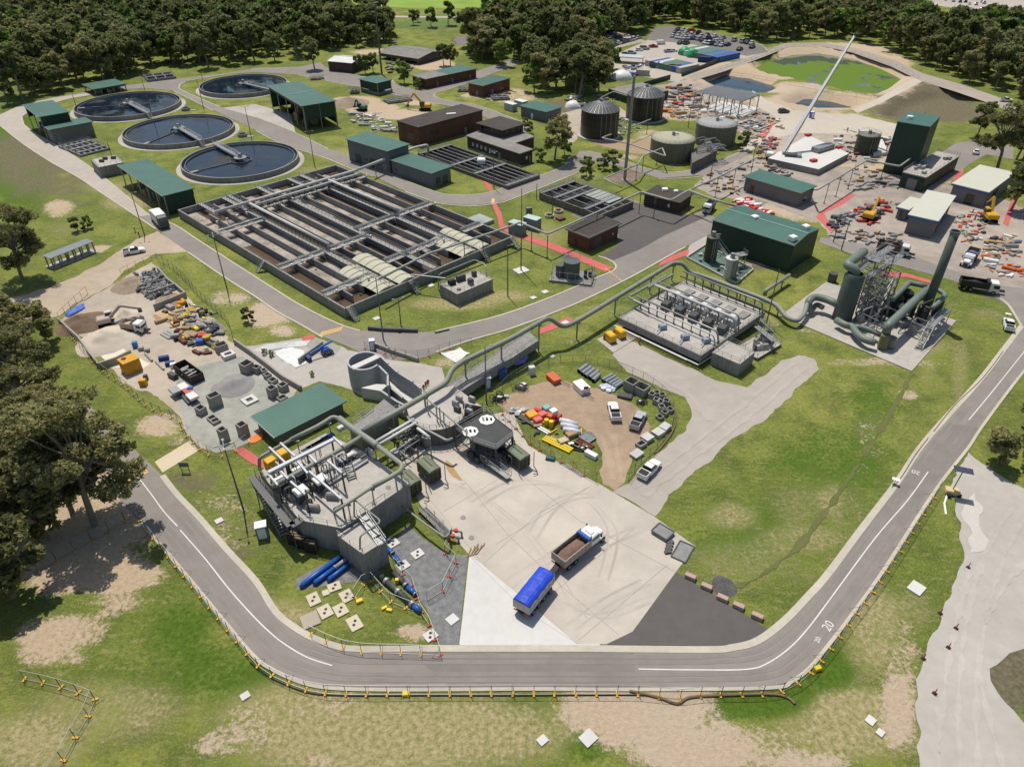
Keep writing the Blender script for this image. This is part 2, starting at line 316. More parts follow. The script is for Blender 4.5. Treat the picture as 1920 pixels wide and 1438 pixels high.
def build_ground():
    xs=[];x=-1500.0
    while x<-330: xs.append(x); x+=60
    x=-330
    while x<=330: xs.append(x); x+=2.0
    x=390
    while x<=1500: xs.append(x); x+=60
    ys=[-60,-20,10]; y=22.0
    while y<330: ys.append(y); y+=2.5 if y>150 else 1.5
    while y<700: ys.append(y); y+=6
    while y<3000: ys.append(y); y+=100
    nx=len(xs); vs=[]; cols=[]
    for y in ys:
        for x in xs:
            h=ground_h(x,y); vs.append((x,y,h))
            c=[0,0,0,0]
            if y>15:
                px,py=P((x,y,0))
                if -200<px<2200 and -40<py<1560:
                    for (a,b,ra,rb,k,am) in SPOTS:
                        dx=(px-a)/ra; 
                        if abs(dx)>1.5: continue
                        dy=(py-b)/rb
                        q=dx*dx+dy*dy
                        if q<2.2:
                            t=max(0,min(1,(1.48-math.sqrt(q))/.96)); c[k]=max(c[k],am*t)
            cols.append(c)
    fs=[(j*nx+i,j*nx+i+1,(j+1)*nx+i+1,(j+1)*nx+i) for j in range(len(ys)-1) for i in range(nx-1)]
    me=bpy.data.meshes.new('ground'); me.from_pydata(vs,[],fs)
    ca=me.color_attributes.new('cover','FLOAT_COLOR','POINT')
    ca.data.foreach_set('color',[q for c in cols for q in c])
    me.polygons.foreach_set('use_smooth',[True]*len(me.polygons))
    o=bpy.data.objects.new('ground',me); C.objects.link(o); o['kind']='structure'
    m=bpy.data.materials.new('grass and bare earth'); m.use_nodes=True; nt=m.node_tree; L=nt.links.new
    b=nt.nodes['Principled BSDF']; b.inputs['Roughness'].default_value=.95; b.inputs['Specular IOR Level'].default_value=.15
    g=_n(nt,'ShaderNodeNewGeometry'); at=_n(nt,'ShaderNodeAttribute',attribute_name='cover'); sep=_n(nt,'ShaderNodeSeparateColor'); L(at.outputs['Color'],sep.inputs[0])
    def N(s,d=5,r=.6,st=None):
        n=_n(nt,'ShaderNodeTexNoise'); n.inputs['Scale'].default_value=s; n.inputs['Detail'].default_value=d; n.inputs['Roughness'].default_value=r
        if st:
            mp=_n(nt,'ShaderNodeMapping'); mp.inputs['Scale'].default_value=st; mp.inputs['Rotation'].default_value=(0,0,.6); L(g.outputs['Position'],mp.inputs['Vector']); L(mp.outputs[0],n.inputs['Vector'])
        else: L(g.outputs['Position'],n.inputs['Vector'])
        return n.outputs['Fac']
    def mr(v,a,bb,c=0,d=1):
        n=_n(nt,'ShaderNodeMapRange'); n.inputs['From Min'].default_value=a; n.inputs['From Max'].default_value=bb; n.inputs['To Min'].default_value=c; n.inputs['To Max'].default_value=d; L(v,n.inputs['Value']); return n.outputs[0]
    def mix(f,a,bb):
        n=_n(nt,'ShaderNodeMix',data_type='RGBA')
        if isinstance(f,float): n.inputs[0].default_value=f
        else: L(f,n.inputs[0])
        for i,c in((6,a),(7,bb)):
            if isinstance(c,tuple): n.inputs[i].default_value=(*c,1)
            else: L(c,n.inputs[i])
        return n.outputs[2]
    def math_(op,a,bb):
        n=_n(nt,'ShaderNodeMath',operation=op)
        for i,c in((0,a),(1,bb)):
            if isinstance(c,(int,float)): n.inputs[i].default_value=c
            else: L(c,n.inputs[i])
        return n.outputs[0]
    big=N(.022,4,.55); mid=N(.16,5,.6); fine=N(1.6,6,.7); vf=N(3.6,5,.8); stk=N(.5,5,.65,(1.0,3.2,1))
    gcol=mix(mr(big,.38,.62),(.130,.180,.026),(.255,.275,.058))
    gcol=mix(mr(mid,.42,.66),gcol,(.085,.125,.022))
    gcol=mix(mr(stk,.52,.74,0,.8),gcol,(.34,.295,.13))
    gcol=mix(mr(fine,.45,.75,0,.8),gcol,(.048,.072,.014))
    gcol=mix(mr(vf,.5,.72,0,.75),gcol,(.37,.34,.15))
    nz=math_('ADD',math_('MULTIPLY',mid,.45),math_('ADD',math_('MULTIPLY',fine,.45),math_('MULTIPLY',vf,.25)))
    def mask(ch,w=.07):
        v=math_('ADD',ch,math_('MULTIPLY',math_('SUBTRACT',nz,.575),1.5)); return mr(v,.43-w,.43+w)
    lush=mix(mr(fine,.4,.7),(.095,.165,.018),(.05,.09,.012))
    gcol=mix(mask(sep.outputs[2],.15),gcol,lush)
    dry=mix(mr(fine,.35,.65),(.20,.20,.065),(.46,.38,.22))
    gcol=mix(mask(sep.outputs[1],.2),gcol,dry)
    scrub=mix(mr(fine,.35,.65),(.10,.095,.05),(.21,.175,.12))
    gcol=mix(mask(at.outputs['Alpha'],.12),gcol,scrub)
    di=mix(mr(fine,.3,.7),(.38,.285,.19),(.55,.435,.305)); di=mix(mr(big,.4,.6,0,.5),di,(.50,.43,.34))
    gcol=mix(mask(sep.outputs[0]),gcol,di)
    L(gcol,b.inputs['Base Color'])
    bp=_n(nt,'ShaderNodeBump'); bp.inputs['Strength'].default_value=.8; bp.inputs['Distance'].default_value=.35
    hh=math_('ADD',fine,math_('MULTIPLY',vf,.5)); L(hh,bp.inputs['Height']); L(bp.outputs[0],b.inputs['Normal'])
    me.materials.append(m)
build_ground()
ZL=[0.004]; ZR=[.074]
def patch(name,px,m,smooth=False,ragged=0,z=None,k=5,step=1.0):
    q=spline(px,k,True) if smooth else px
    pts=gpts(q)
    if ragged: pts=rag(pts,ragged,step)
    if name=='ring_road': z=.07
    elif name=='site_road': z=.066
    elif name=='road': z=ZR[0]; ZR[0]+=.0015
    if z is None: z=ZL[0]; ZL[0]+=.0011
    return M().sheet(pts,z).build(name,m,kind='structure')
# ---------- roads and hard surfaces
OUT_R=[(100,800),(160,850),(215,925),(265,980),(350,1079),(425,1170),(479,1233),(512,1256),(545,1272),(580,1284),(630,1291),(730,1293.5),(850,1293),(1000,1292),(1185,1293),(1440,1290),(1485,1277),(1520,1250),(1555,1207),(1590,1162),(1650,1079),(1730,955),(1770,897),(1815,840),(1840,802),(1897,725),(1950,660),(2010,590)]
IN_R=[(1915,612),(1882,655),(1832,719),(1735,827),(1680,907),(1615,992),(1550,1079),(1515,1118),(1477,1158),(1440,1189),(1410,1206),(1375,1214),(1335,1218),(1185,1217),(1085,1216),(960,1216),(800,1216),(670,1217),(625,1210),(585,1195),(552,1176),(517,1147),(480,1090),(425,1030),(375,972),(332,927),(305,892),(247,838),(200,790),(150,745)]
patch('ring_road',OUT_R+[(1990,560)]+IN_R,asphalt)
W_OUT=[(-40,226),(0,236),(35,264),(62,283),(100,307),(150,335),(185,359),(235,392),(280,422),(295,432),(350,471),(422,520),(479,556),(520,584),(560,606),(605,632),(640,645),(690,668),(740,676),(785,675),(820,661),(880,639),(960,616),(1060,578),(1110,556),(1185,519),(1260,477),(1335,437),(1400,400),(1440,380)]
W_IN=[(1410,372),(1340,408),(1322,395),(1290,405),(1240,400),(1215,388),(1195,378),(1170,372),(1130,372),(1090,392),(1072,404),(1120,425),(1158,440),(1160,462),(1128,480),(1140,487),(1154,497),(1150,508),(1120,521),(1035,557),(960,585),(905,601),(850,614),(817,622),(750,625),(675,620),(640,609),(600,591),(555,567),(520,545),(479,519),(375,452),(327,421),(282,404),(225,357),(175,317),(130,287),(95,266),(65,250),(45,234),(41,219),(60,207),(125,186),(170,179),(240,168),(270,166),(325,170),(400,207),(440,226),(480,245),(530,270),(610,296),(655,315),(700,330),(760,360),(790,371),(830,382),(890,386),(930,381),(960,373),(1060,333),(1100,312),(1122,304),(1160,312),(1235,335),(1330,328),(1385,301),(1400,290),(1390,283),(1310,316),(1260,324),(1210,316),(1135,292),(1100,284),(1085,285),(1078,301),(1035,322),(960,348),(920,361),(880,366),(830,364),(780,347),(745,332),(690,308),(655,294),(615,280),(548,247),(480,221),(412,201),(345,172),(336,164),(350,153),(425,140),(480,136),(560,141),(640,158),(700,168),(750,181),(800,193),(850,200),(900,217),(950,236),(985,250),(1000,240),(960,222),(915,205),(880,195),(825,186),(815,176),(870,160),(920,140),(980,118),(960,112),(900,132),(815,166),(790,172),(742,158),(736,150),(690,145),(640,136),(610,126),(600,118),(560,126),(480,128),(425,138),(330,149),(265,157),(165,172),(100,184),(40,197),(0,215),(-40,222)]
patch('site_road',W_OUT+W_IN,asphalt)
patch('road',[(1190,380),(1140,372),(1110,386),(1075,402),(1118,424),(1160,440),(1158,462),(1128,480),(1150,489),(1200,468),(1250,440),(1330,405),(1290,404)],asphalt_dark)
patch('concrete_apron',[(742,838),(850,790),(960,770),(990,835),(1120,905),(1225,967),(1304,1024),(1267,1072),(1186,1184),(1137,1207),(862,1207),(880,1040),(845,1000),(790,950)],mat('apron concrete',(.45,.41,.355),.85,amt=.24,scale=.16,fine=.1))
for q in [[(985,1003),(1030,940),(1100,925),(1175,965)],[(880,940),(960,900),(1060,915),(1135,985),(1120,1080)],[(905,1145),(950,1085),(1005,1050),(1080,1000)],[(940,1160),(985,1105),(1040,1065),(1110,1020),(1190,985)],[(830,900),(900,930),(990,1010),(1080,1150)],[(1060,1170),(1130,1120),(1200,1085)],[(1040,1120),(1110,1150),(1200,1120)]]:
    for o in(0,18): patch('tyre_mark',[(x+o,y+o*.4) for x,y in spline(q,6)]+[(x+o+5,y+o*.4+3) for x,y in spline(q,6)][::-1],mat('worn apron',(.415,.378,.33),.8,amt=.22,scale=.22),ragged=.06)
patch('concrete_ramp',[(880,1042),(905,1058),(1085,1208),(861,1207.5),(868,1150)],concrete_new)
patch('road',[(1268,1073),(1442,1181),(1425,1196),(1385,1207),(1335,1211),(1137,1209),(1186,1184)],asphalt_dark)
patch('gravel_bed',[(735,1020),(765,985),(800,1015),(840,1040),(877,1040),(860,1208),(826,1208),(800,1140),(750,1085)],gravel_blue)
patch('gravel_bed',[(555,1085),(600,1060),(650,1040),(700,1065),(720,1075),(670,1090),(610,1098),(556,1106)],gravel_blue)
patch('gravel_track',[(1150,667),(1175,697),(1222,719),(1285,745),(1299,775),(1287,807),(1247,837),(1177,905),(1150,921),(1228,968),(1255,930),(1290,895),(1335,860),(1365,830),(1440,784),(1502,722),(1535,692),(1527,674),(1497,666),(1465,676),(1440,700),(1400,726),(1340,712),(1240,665),(1190,640),(1160,650)],gravel_track,ragged=.35)
patch('gravel_track',[(1815,848),(1840,868),(1866,884),(1919,917),(2000,950),(2060,1200),(1919,1210),(1880,1232),(1852,1252),(1855,1275),(1870,1300),(1919,1350),(2000,1420),(1990,1520),(1725,1520),(1722,1370),(1716,1290),(1726,1245),(1737,1218),(1765,1160),(1790,1093),(1807,1045),(1800,1000),(1795,950),(1780,910)],gravel_pale,ragged=.5)
patch('dirt_yard',[(930,752),(960,738),(1000,720),(1040,712),(1100,725),(1150,738),(1200,768),(1222,800),(1205,835),(1185,860),(1172,900),(1152,922),(1128,908),(1130,850),(1110,812),(1060,790),(1000,782),(950,775)],mat('brown dirt',(.33,.245,.17),.95,amt=.25,scale=.5,bump=.3),ragged=.5)
patch('gravel_yard',[(112,601),(150,567),(212,535),(250,510),(285,492),(297,507),(350,557),(400,597),(437,645),(470,665),(500,700),(560,730),(500,790),(470,830),(440,842),(405,850),(375,838),(357,822),(332,775),(295,745),(235,720),(187,665),(150,630)],sand,ragged=.5)
patch('gravel_yard',[(340,690),(400,680),(470,665),(520,715),(555,745),(480,800),(460,835),(405,850),(360,820),(335,770),(330,720)],gravel_green,ragged=.5)
patch('gravel_yard',[(440,652),(480,648),(530,640),(585,630),(640,650),(700,670),(790,682),(830,690),(835,715),(790,745),(760,770),(690,745),(640,725),(600,715),(575,725),(540,735),(500,712),(470,680)],gravel_pale,ragged=.4)
patch('gravel_bed',[(565,640),(585,632),(640,650),(625,670),(590,665)],gravel_green,ragged=.3)
patch('dirt_road',[(295,434),(250,452),(190,495),(110,532),(40,555),(-60,575),(-60,610),(60,600),(110,592),(140,570),(207,537),(232,508),(287,478),(355,472),(345,462)],mat('dirt road',(.40,.33,.25),.95,amt=.18,scale=.4,bump=.2),ragged=.5)
patch('concrete_path',[(290,866),(357,825),(372,845),(305,886)],mat('cream concrete',(.55,.47,.34),.9,amt=.08))
patch('concrete_yard',[(415,203),(480,196),(545,215),(555,252),(480,224)],concrete)
patch('concrete_yard',[(412,200),(484,192),(635,245),(640,240),(630,240),(560,258),(480,220)],concrete_new,z=.21)if 0 else None
patch('concrete_yard',[(1045,216),(1085,205),(1160,200),(1180,215),(1120,235),(1085,245),(1082,262),(1070,272),(1045,250)],sand)
patch('concrete_yard',[(1295,455),(1330,432),(1345,470),(1310,490),(1285,480)],concrete)
patch('gravel_yard',[(1060,245),(1140,262),(1200,262),(1270,245),(1260,285),(1200,290),(1130,275)],mat('orange earth',(.36,.21,.12),.95,amt=.3,scale=.3,col2=(.28,.29,.22),bump=.2),ragged=.6)
# eastern works area
patch('dirt_yard',[(1180,170),(1290,150),(1330,160),(1440,210),(1500,225),(1690,250),(1640,310),(1480,300),(1420,275),(1330,210),(1220,190)],mat('works earth',(.34,.29,.24),.95,amt=.4,scale=.22,bump=.2),ragged=1)
patch('dirt_yard',[(1330,320),(1400,290),(1480,300),(1600,315),(1690,330),(1790,350),(1900,380),(1960,430),(1960,560),(1905,575),(1870,545),(1790,520),(1690,500),(1560,450),(1540,420),(1440,380),(1340,370),(1300,350)],mat('works gravel',(.32,.28,.24),.95,amt=.4,scale=.2,bump=.2),ragged=.6)
patch('site_road',[(1420,228),(1460,222),(1470,232),(1440,262),(1420,272),(1400,290),(1392,278),(1430,250)],concrete) if 0 else None
patch('haul_road',[(1410,170),(1440,190),(1490,207),(1560,214),(1600,214),(1690,235),(1720,250),(1700,262),(1600,252),(1500,250),(1440,262),(1400,288),(1385,283),(1430,245),(1465,228),(1420,200)],mat('pale haul road',(.47,.42,.35),.95,amt=.1,scale=.3),ragged=.4)
patch('haul_road',[(1598,206),(1640,188),(1720,145),(1732,152),(1650,195),(1608,213)],mat('pale haul road',(.47,.42,.35)))
patch('perimeter_road',[(1290,142),(1350,125),(1420,103),(1470,82),(1540,80),(1610,92),(1680,115),(1730,138),(1800,158),(1870,182),(1930,215),(1930,225),(1860,196),(1790,172),(1725,152),(1670,125),(1600,100),(1540,87),(1480,88),(1430,108),(1360,134),(1300,152)],mat('perimeter gravel',(.33,.29,.25),.95,amt=.15,scale=.3))
patch('site_road',[(1690,500),(1790,528),(1865,558),(1890,575),(1905,600),(1915,612),(1960,640),(2020,560),(1950,545),(1870,535),(1800,512),(1700,478),(1600,455),(1540,445),(1535,455),(1600,478)],asphalt)
patch('site_road',[(1745,300),(1790,270),(1830,262),(1900,275),(1900,300),(1850,290),(1815,310),(1790,335),(1755,345)],asphalt)
patch('car_park',[(1085,92),(1105,70),(1160,60),(1212,78),(1130,97),(1100,118)],sand)
patch('car_park',[(1140,110),(1215,75),(1225,52),(1260,50),(1330,60),(1430,85),(1440,95),(1400,110),(1330,120),(1290,145),(1270,155),(1180,140),(1150,130)],mat('lot gravel',(.40,.36,.31),.95,amt=.1,scale=.3))
patch('car_park',[(1215,76),(1225,52),(1262,50),(1340,62),(1430,86),(1440,98),(1400,106),(1300,84),(1260,80)],mat('lot asphalt',(.17,.16,.15),.95,amt=.12,scale=.3))
patch('car_park',[(1740,8),(1745,-10),(1960,-16),(1960,30),(1900,24),(1850,26),(1800,18)],mat('lot gravel',(.40,.36,.31)))
patch('lawn',[(560,-6),(600,-20),(1110,-20),(1100,0),(1000,14),(960,18),(760,16),(640,10)],mat('far meadow',(.20,.30,.045),.95,amt=.25,scale=.05),ragged=2,step=8)
patch('lawn',[(-40,-12),(90,-16),(60,2),(-40,12)],mat('far meadow',(.20,.30,.045)))
patch('lawn',[(740,50),(780,30),(900,22),(980,30),(950,40),(880,48),(800,58)],mat('marsh',(.10,.15,.035),.95,amt=.3,scale=.1),ragged=2,step=6)
patch('path',[(720,30),(980,33),(980,36),(720,33)],mat('lot gravel',(.40,.36,.31)))
tk=mat('compacted gravel',(.425,.398,.36),.95,amt=.16,scale=.5)
for q in([(1835,1440),(1830,1300),(1850,1150),(1885,1040),(1930,960)],[(1800,1440),(1797,1300),(1815,1150),(1850,1030),(1900,950)],[(1760,1440),(1765,1330),(1790,1180),(1820,1060)],[(1880,1440),(1850,1330),(1835,1230),(1870,1120),(1930,1040)],[(1150,900),(1142,860),(1125,815)],[(1165,905),(1160,860),(1150,815)],[(1210,930),(1300,860),(1420,770),(1510,690)],[(1195,915),(1285,845),(1400,755),(1490,680)],[(1200,690),(1290,740),(1330,790)]):
    d_=mat('brown track',(.36,.275,.195),.95,amt=.2,scale=.5) if q[0][0]<1170 else tk if q[0][0]>1700 else mat('track rut',(.39,.352,.31),.95,amt=.14,scale=.35)
    patch('wheel_track',[(x-5,y) for x,y in spline(q,5)]+[(x+5,y) for x,y in spline(q,5)][::-1],d_,ragged=.35,step=.6)
q=spline([(1712,700),(1660,790),(1610,870),(1550,955),(1500,1020),(1440,1070),(1385,1100)],6)
patch('drain_swale',[(x-4,y-2) for x,y in q]+[(x+4,y+2) for x,y in q][::-1],mat('damp swale',(.15,.135,.06),.95,amt=.45,scale=1.2,col2=(.085,.12,.025)),ragged=.45,step=.5)
patch('dust_spill',[(1812,930),(1830,925),(1842,950),(1835,985),(1848,1010),(1838,1040),(1815,1035),(1820,1000),(1808,965)],mat('white dust',(.50,.48,.44),.95,amt=.08),ragged=.6)
# red footpaths
for q in [[(842,315),(865,322),(905,340),(918,358),(920,372),(926,372),(922,350),(905,333),(870,318)],[(921,381),(933,408),(936,428),(960,442),(1030,466),(1135,510),(1150,503),(1040,458),(965,434),(944,420),(940,400),(929,380)],
 [(1012,627),(1055,612),(1075,600),(1062,596),(1010,618)],[(1235,500),(1290,478),(1292,468),(1262,478),(1238,492)],[(1420,256),(1446,226),(1454,228),(1434,262)],[(1535,400),(1575,375),(1600,362),(1602,368),(1580,384),(1545,400),(1555,420),(1565,432),(1558,436),(1530,408)],
 [(1650,520),(1700,520),(1745,532),(1745,526),(1700,513),(1655,508)],[(437,845),(455,838),(500,868),(497,880),(470,868)],[(565,633),(588,627),(590,634),(570,645)],[(1790,330),(1802,318),(1808,320),(1800,334),(1785,342)],[(1362,388),(1400,402),(1440,412),(1470,428),(1480,424),(1440,400),(1400,390)],[(1880,420),(1905,350),(1915,352),(1890,425)]]:
    patch('red_footpath',q,redpath)
# other small slabs set in the ground are things; painted lines follow the road
white_line=mat('road paint',(.62,.61,.58),.7,amt=.12,scale=3); yel_line=mat('yellow road paint',(.62,.42,.12),.7,amt=.15,scale=3)
ZP=.09
def ribbon(px,wd,z,m,name,mb=None,k=5,smooth=True):
    q=spline(px,k) if smooth else px
    c=[Vector(G(x,y,0)) for x,y in q]; M_=mb or M(); o=len(M_.v); vs=[];fs=[]
    for i,p in enumerate(c):
        d=(c[min(i+1,len(c)-1)]-c[max(0,i-1)]).normalized(); n=Vector((-d.y,d.x,0))*wd/2
        vs+=[(p.x+n.x,p.y+n.y,z),(p.x-n.x,p.y-n.y,z)]
        if i: fs.append((2*i-2,2*i-1,2*i+1,2*i))
    M_._add(vs,fs)
    return M_ if mb else M_.build(name,m,kind='structure')
patch('road',[(-40,222),(0,216),(41,197),(100,184),(170,175),(172,179),(125,186.5),(60,207.5),(42,219),(46,234),(65,249.5),(95,265.5),(130,286.5),(175,316.5),(225,356.5),(281,404),(262,407),(235,391),(185,358),(150,334),(100,306),(62,282),(35,263),(0,235.5),(-40,227)],mat('pale road',(.40,.36,.31),.92,amt=.12,scale=.4))
patch('road',[(790,1217.5),(860,1217),(960,1216.5),(1085,1216.5),(1187,1217.5),(1192,1292),(1040,1291.5),(850,1291.5),(800,1250)],mat('asphalt patch',(.20,.182,.165),.92,amt=.14,scale=.5),ragged=.05)
patch('road',[(1815,842),(1839,803),(1790,795),(1762,838),(1700,912),(1722,925),(1765,893)],mat('asphalt patch',(.20,.182,.165)),ragged=.1)
ZP+=.004
lm=M()
for off in (.22,.36,.66,.8):
    q=[]
    for i in range(60):
        u=i/59; a=OUT_R[3:-2]; b=IN_R[::-1][2:-1]
        def at_(l,u): k=u*(len(l)-1); j=min(int(k),len(l)-2); f=k-j; return (l[j][0]*(1-f)+l[j+1][0]*f,l[j][1]*(1-f)+l[j+1][1]*f)
        A=G(*at_(a,u)); nb=min(((Vector(G(*at_(b,v/120)))-A).length,v) for v in range(121))[1]; B=G(*at_(b,nb/120)); q.append(A.lerp(B,off))
    vs=[];fs=[]
    for i,p in enumerate(q):
        d=(q[min(i+1,59)]-q[max(i-1,0)]).normalized(); n=Vector((-d.y,d.x,0))*(.3+.12*noise.noise(p*.2)); vs+=[(p.x+n.x,p.y+n.y,ZP-.003),(p.x-n.x,p.y-n.y,ZP-.003)]
        if i: fs.append((2*i-2,2*i-1,2*i+1,2*i))
    lm._add(vs,fs)
lm.build('tyre_tracks',mat('worn asphalt',(.218,.20,.182),.85,amt=.2,scale=.3),kind='structure')
lm=M()
for q in [[(228,872),(255,892),(280,922),(308,960),(333,987)],[(338,994),(385,1048),(430,1105),(470,1150),(500,1180),(530,1205),(575,1232),(623,1248)],[(1197,1254.5),(1300,1256),(1400,1255),(1440,1243),(1480,1215),(1515,1178),(1560,1118),(1640,1010),(1700,940),(1740,885)],[(1816,788),(1860,735),(1900,685),(1960,610)]]:
    ribbon(q,.16,ZP,None,None,lm)
lm.build('road_marking',white_line,kind='structure')
lm=M()
for a,b in [((1132,518),(1154,523)),((1120,523),(1145,527)),((1136,512),(1160,517))]: pass
for i in range(6):
    p=G(1146+i*4.6-8,506+i*3.6,0); lm.box((p.x,p.y,ZP),(.3,1.5,.008),rz=.55)
for i in range(10):
    p=G(602+i*4.2,627-i*1.1,0); lm.box((p.x,p.y,ZP),(.28,2.0,.008),rz=-.15)
for x,y,l in[(257,888,1.7),(271,883,1.7),(240,897,1.7),(226,902,1.7)]:
    p=G(x,y,0); lm.box((p.x,p.y,ZP),(.62,l,.008),rz=.75)
ribbon([(190,890),(205,893),(222,900),(232,908)],.2,ZP,None,None,lm)
ribbon([(925,373),(924,381)],.9,ZP,None,None,lm)
lm.build('road_marking',yel_line,kind='structure')
# the speed numerals painted on the asphalt
def text_mesh(s,size,loc,rot,m,name,parent=None,ext=.004,align='CENTER',**k):
    cu=bpy.data.curves.new(name,'FONT'); cu.body=s; cu.size=size; cu.extrude=ext; cu.align_x=align; cu.align_y='CENTER'
    t=bpy.data.objects.new(name,cu); C.objects.link(t); t.location=loc; t.rotation_euler=rot
    bpy.context.view_layer.update()
    me=bpy.data.meshes.new_from_object(t.evaluated_get(bpy.context.evaluated_depsgraph_get()))
    me.transform(t.matrix_world); bpy.data.objects.remove(t)
    mb=M(); mb.v=[v.co.copy() for v in me.vertices]; mb.f=[tuple(p.vertices) for p in me.polygons]; mb.mi=[0]*len(mb.f)
    return mb.build(name,m,parent,**k)
for s,x,y,sz,rz in (('20',1553,1174,1.6,-2.35+math.pi),('20',1533,1200,.9,-2.2+math.pi),('20',1717,886,1.3,2.55)):
    p=G(x,y); text_mesh(s,sz,(p.x,p.y,ZP+.002),(0,0,rz),white_line,'road_marking',kind='structure')
# kerbs
def kerb(px,wd=.5,h=.13,m=kerbm,side=0,smooth=True):
    q=spline(px,5) if smooth else px
    c=[Vector(G(x,y,0)) for x,y in q]; mb=M(); vs=[];fs=[]
    for i,p in enumerate(c):
        d=(c[min(i+1,len(c)-1)]-c[max(0,i-1)]).normalized(); n=Vector((-d.y,d.x,0))
        a=p+n*wd*(.5+side*.5); b=p-n*wd*(.5-side*.5)
        for e,z in((a,0),(a,h),(b,h),(b,0)): vs.append((e.x,e.y,z))
        if i:
            o=4*i-4
            for k in range(3): fs.append((o+k,o+k+1,o+k+5,o+k+4))
    fs.append((0,1,2,3)); fs.append(tuple(len(vs)-4+k for k in(3,2,1,0)))
    mb._add(vs,fs); bm_flip=mb
    return mb.build('kerb',m,kind='structure')
kerb(OUT_R[3:],.45); kerb(IN_R[:17],.95,.12); kerb(IN_R[16:27],.85,.12)
kerb([(862,1212),(960,1212),(1085,1212),(1125,1212)],.7,.05,concrete_new,smooth=False)
kerb([(0,236),(35,264),(62,283),(100,307),(150,335),(185,359),(235,392),(280,422),(292,430)],.4)
kerb([(352,473),(422,521),(479,557),(520,585),(560,607),(605,633)],.4)
kerb([(817,661),(880,639),(960,616),(1060,578),(1110,556),(1185,519),(1260,477),(1285,464)],.45)
kerb([(1154,440+0),(1160,441)],.1) if 0 else None
kerb([(1122,481),(1140,487),(1154,497),(1150,508),(1120,521),(1035,557),(960,585),(905,601),(850,614),(817,622)],.45)
kerb([(675,621),(640,610),(600,592),(555,568),(520,546),(479,520),(375,453),(327,422),(282,405),(225,358),(175,318),(130,288),(95,267),(65,251),(45,235),(41,220),(60,208),(125,187),(170,179)],.4)
kerb([(325,171),(400,208)],.4,smooth=False); kerb([(480,246),(530,271),(610,297),(655,316),(700,331)],.4)
kerb([(760,360),(790,371),(830,383),(890,387),(930,382),(960,374),(1060,334),(1085,322)],.4)
kerb([(412,201),(345,172),(336,164),(350,153),(425,140)],.4); kerb([(615,280),(548,247),(480,220)],.35)
kerb([(1075,302),(1035,322),(960,347),(920,361),(880,366),(830,364),(780,347),(745,332),(690,308),(655,294)],.35)
kerb([(1235,336),(1280,335),(1330,328),(1385,301)],.35); kerb([(1385,288),(1310,316),(1260,324),(1210,316),(1135,292),(1100,284)],.35)
kerb([(560,141),(640,158),(700,168),(750,181),(800,193),(850,200),(900,217)],.35); kerb([(1000,238),(960,222),(915,205),(880,195),(825,186),(815,176),(850,166)],.35); kerb([(742,158),(736,151),(750,146)],.3)
kerb([(1870,556),(1890,572),(1905,595),(1915,612)],.5)
kerb([(1430,590),(1450,600)],.1) if 0 else None
# ---------- water
def water_mat(name,c1,c2=None,sc_=.06,cut=(.48,.5),rough=.06,bump=.02):
    m=bpy.data.materials.new(name); m.use_nodes=True; nt=m.node_tree; L=nt.links.new; b=nt.nodes['Principled BSDF']
    b.inputs['Roughness'].default_value=rough; b.inputs['IOR'].default_value=1.33
    g=_n(nt,'ShaderNodeNewGeometry'); n=_n(nt,'ShaderNodeTexNoise'); n.inputs['Scale'].default_value=sc_; n.inputs['Detail'].default_value=6; n.inputs['Roughness'].default_value=.6; L(g.outputs['Position'],n.inputs['Vector'])
    if c2:
        r=_n(nt,'ShaderNodeMapRange'); r.inputs['From Min'].default_value=cut[0]; r.inputs['From Max'].default_value=cut[1]; L(n.outputs['Fac'],r.inputs['Value'])
        mx=_n(nt,'ShaderNodeMix',data_type='RGBA'); mx.inputs[6].default_value=(*c1,1); mx.inputs[7].default_value=(*c2,1); L(r.outputs[0],mx.inputs[0]); L(mx.outputs[2],b.inputs['Base Color'])
        rr=_n(nt,'ShaderNodeMapRange'); rr.inputs['To Min'].default_value=rough; rr.inputs['To Max'].default_value=.8; L(r.outputs[0],rr.inputs['Value']); L(rr.outputs[0],b.inputs['Roughness'])
    else: b.inputs['Base Color'].default_value=(*c1,1)
    n2=_n(nt,'ShaderNodeTexNoise'); n2.inputs['Scale'].default_value=1.2; L(g.outputs['Position'],n2.inputs['Vector'])
    bp=_n(nt,'ShaderNodeBump'); bp.inputs['Strength'].default_value=bump; L(n2.outputs['Fac'],bp.inputs['Height']); L(bp.outputs[0],b.inputs['Normal'])
    return m
pond_green=water_mat('algae water',(.10,.13,.09),(.10,.17,.010),.028,(.45,.48))
pond_blue=water_mat('pond water',(.016,.035,.06)); tank_water=water_mat('clarifier water',(.009,.018,.032),(.030,.036,.036),.09,(.50,.72),.05)
brown_water=water_mat('mixed liquor',(.105,.073,.047),rough=.18,bump=.2)
foam=mat('aeration foam',(.115,.088,.065),.8,amt=.2,scale=2.6,col2=(.52,.47,.41),bump=.4)
def shore(pl,m,z,grow=1.06,rg=1.2):
    pts=[G(x,y,z) for x,y in pl]; cx=sum(p.x for p in pts)/len(pts); cy_=sum(p.y for p in pts)/len(pts)
    pts=[Vector((cx+(p.x-cx)*grow,cy_+(p.y-cy_)*grow)) for p in pts]
    M().sheet(rag(pts,rg,3),z).build('pond_water',m,kind='structure')
shore(PONDS[0][0],pond_green,-2.4,1.03,.4); shore(PONDS[1][0],pond_blue,-2.4,1.05,.4); shore(PONDS[2][0],pond_blue,-2.9,.97)
shore([(845,72),(870,68),(895,72),(880,84),(855,84)],water_mat('brown pond',(.16,.09,.06)),.05,1) 
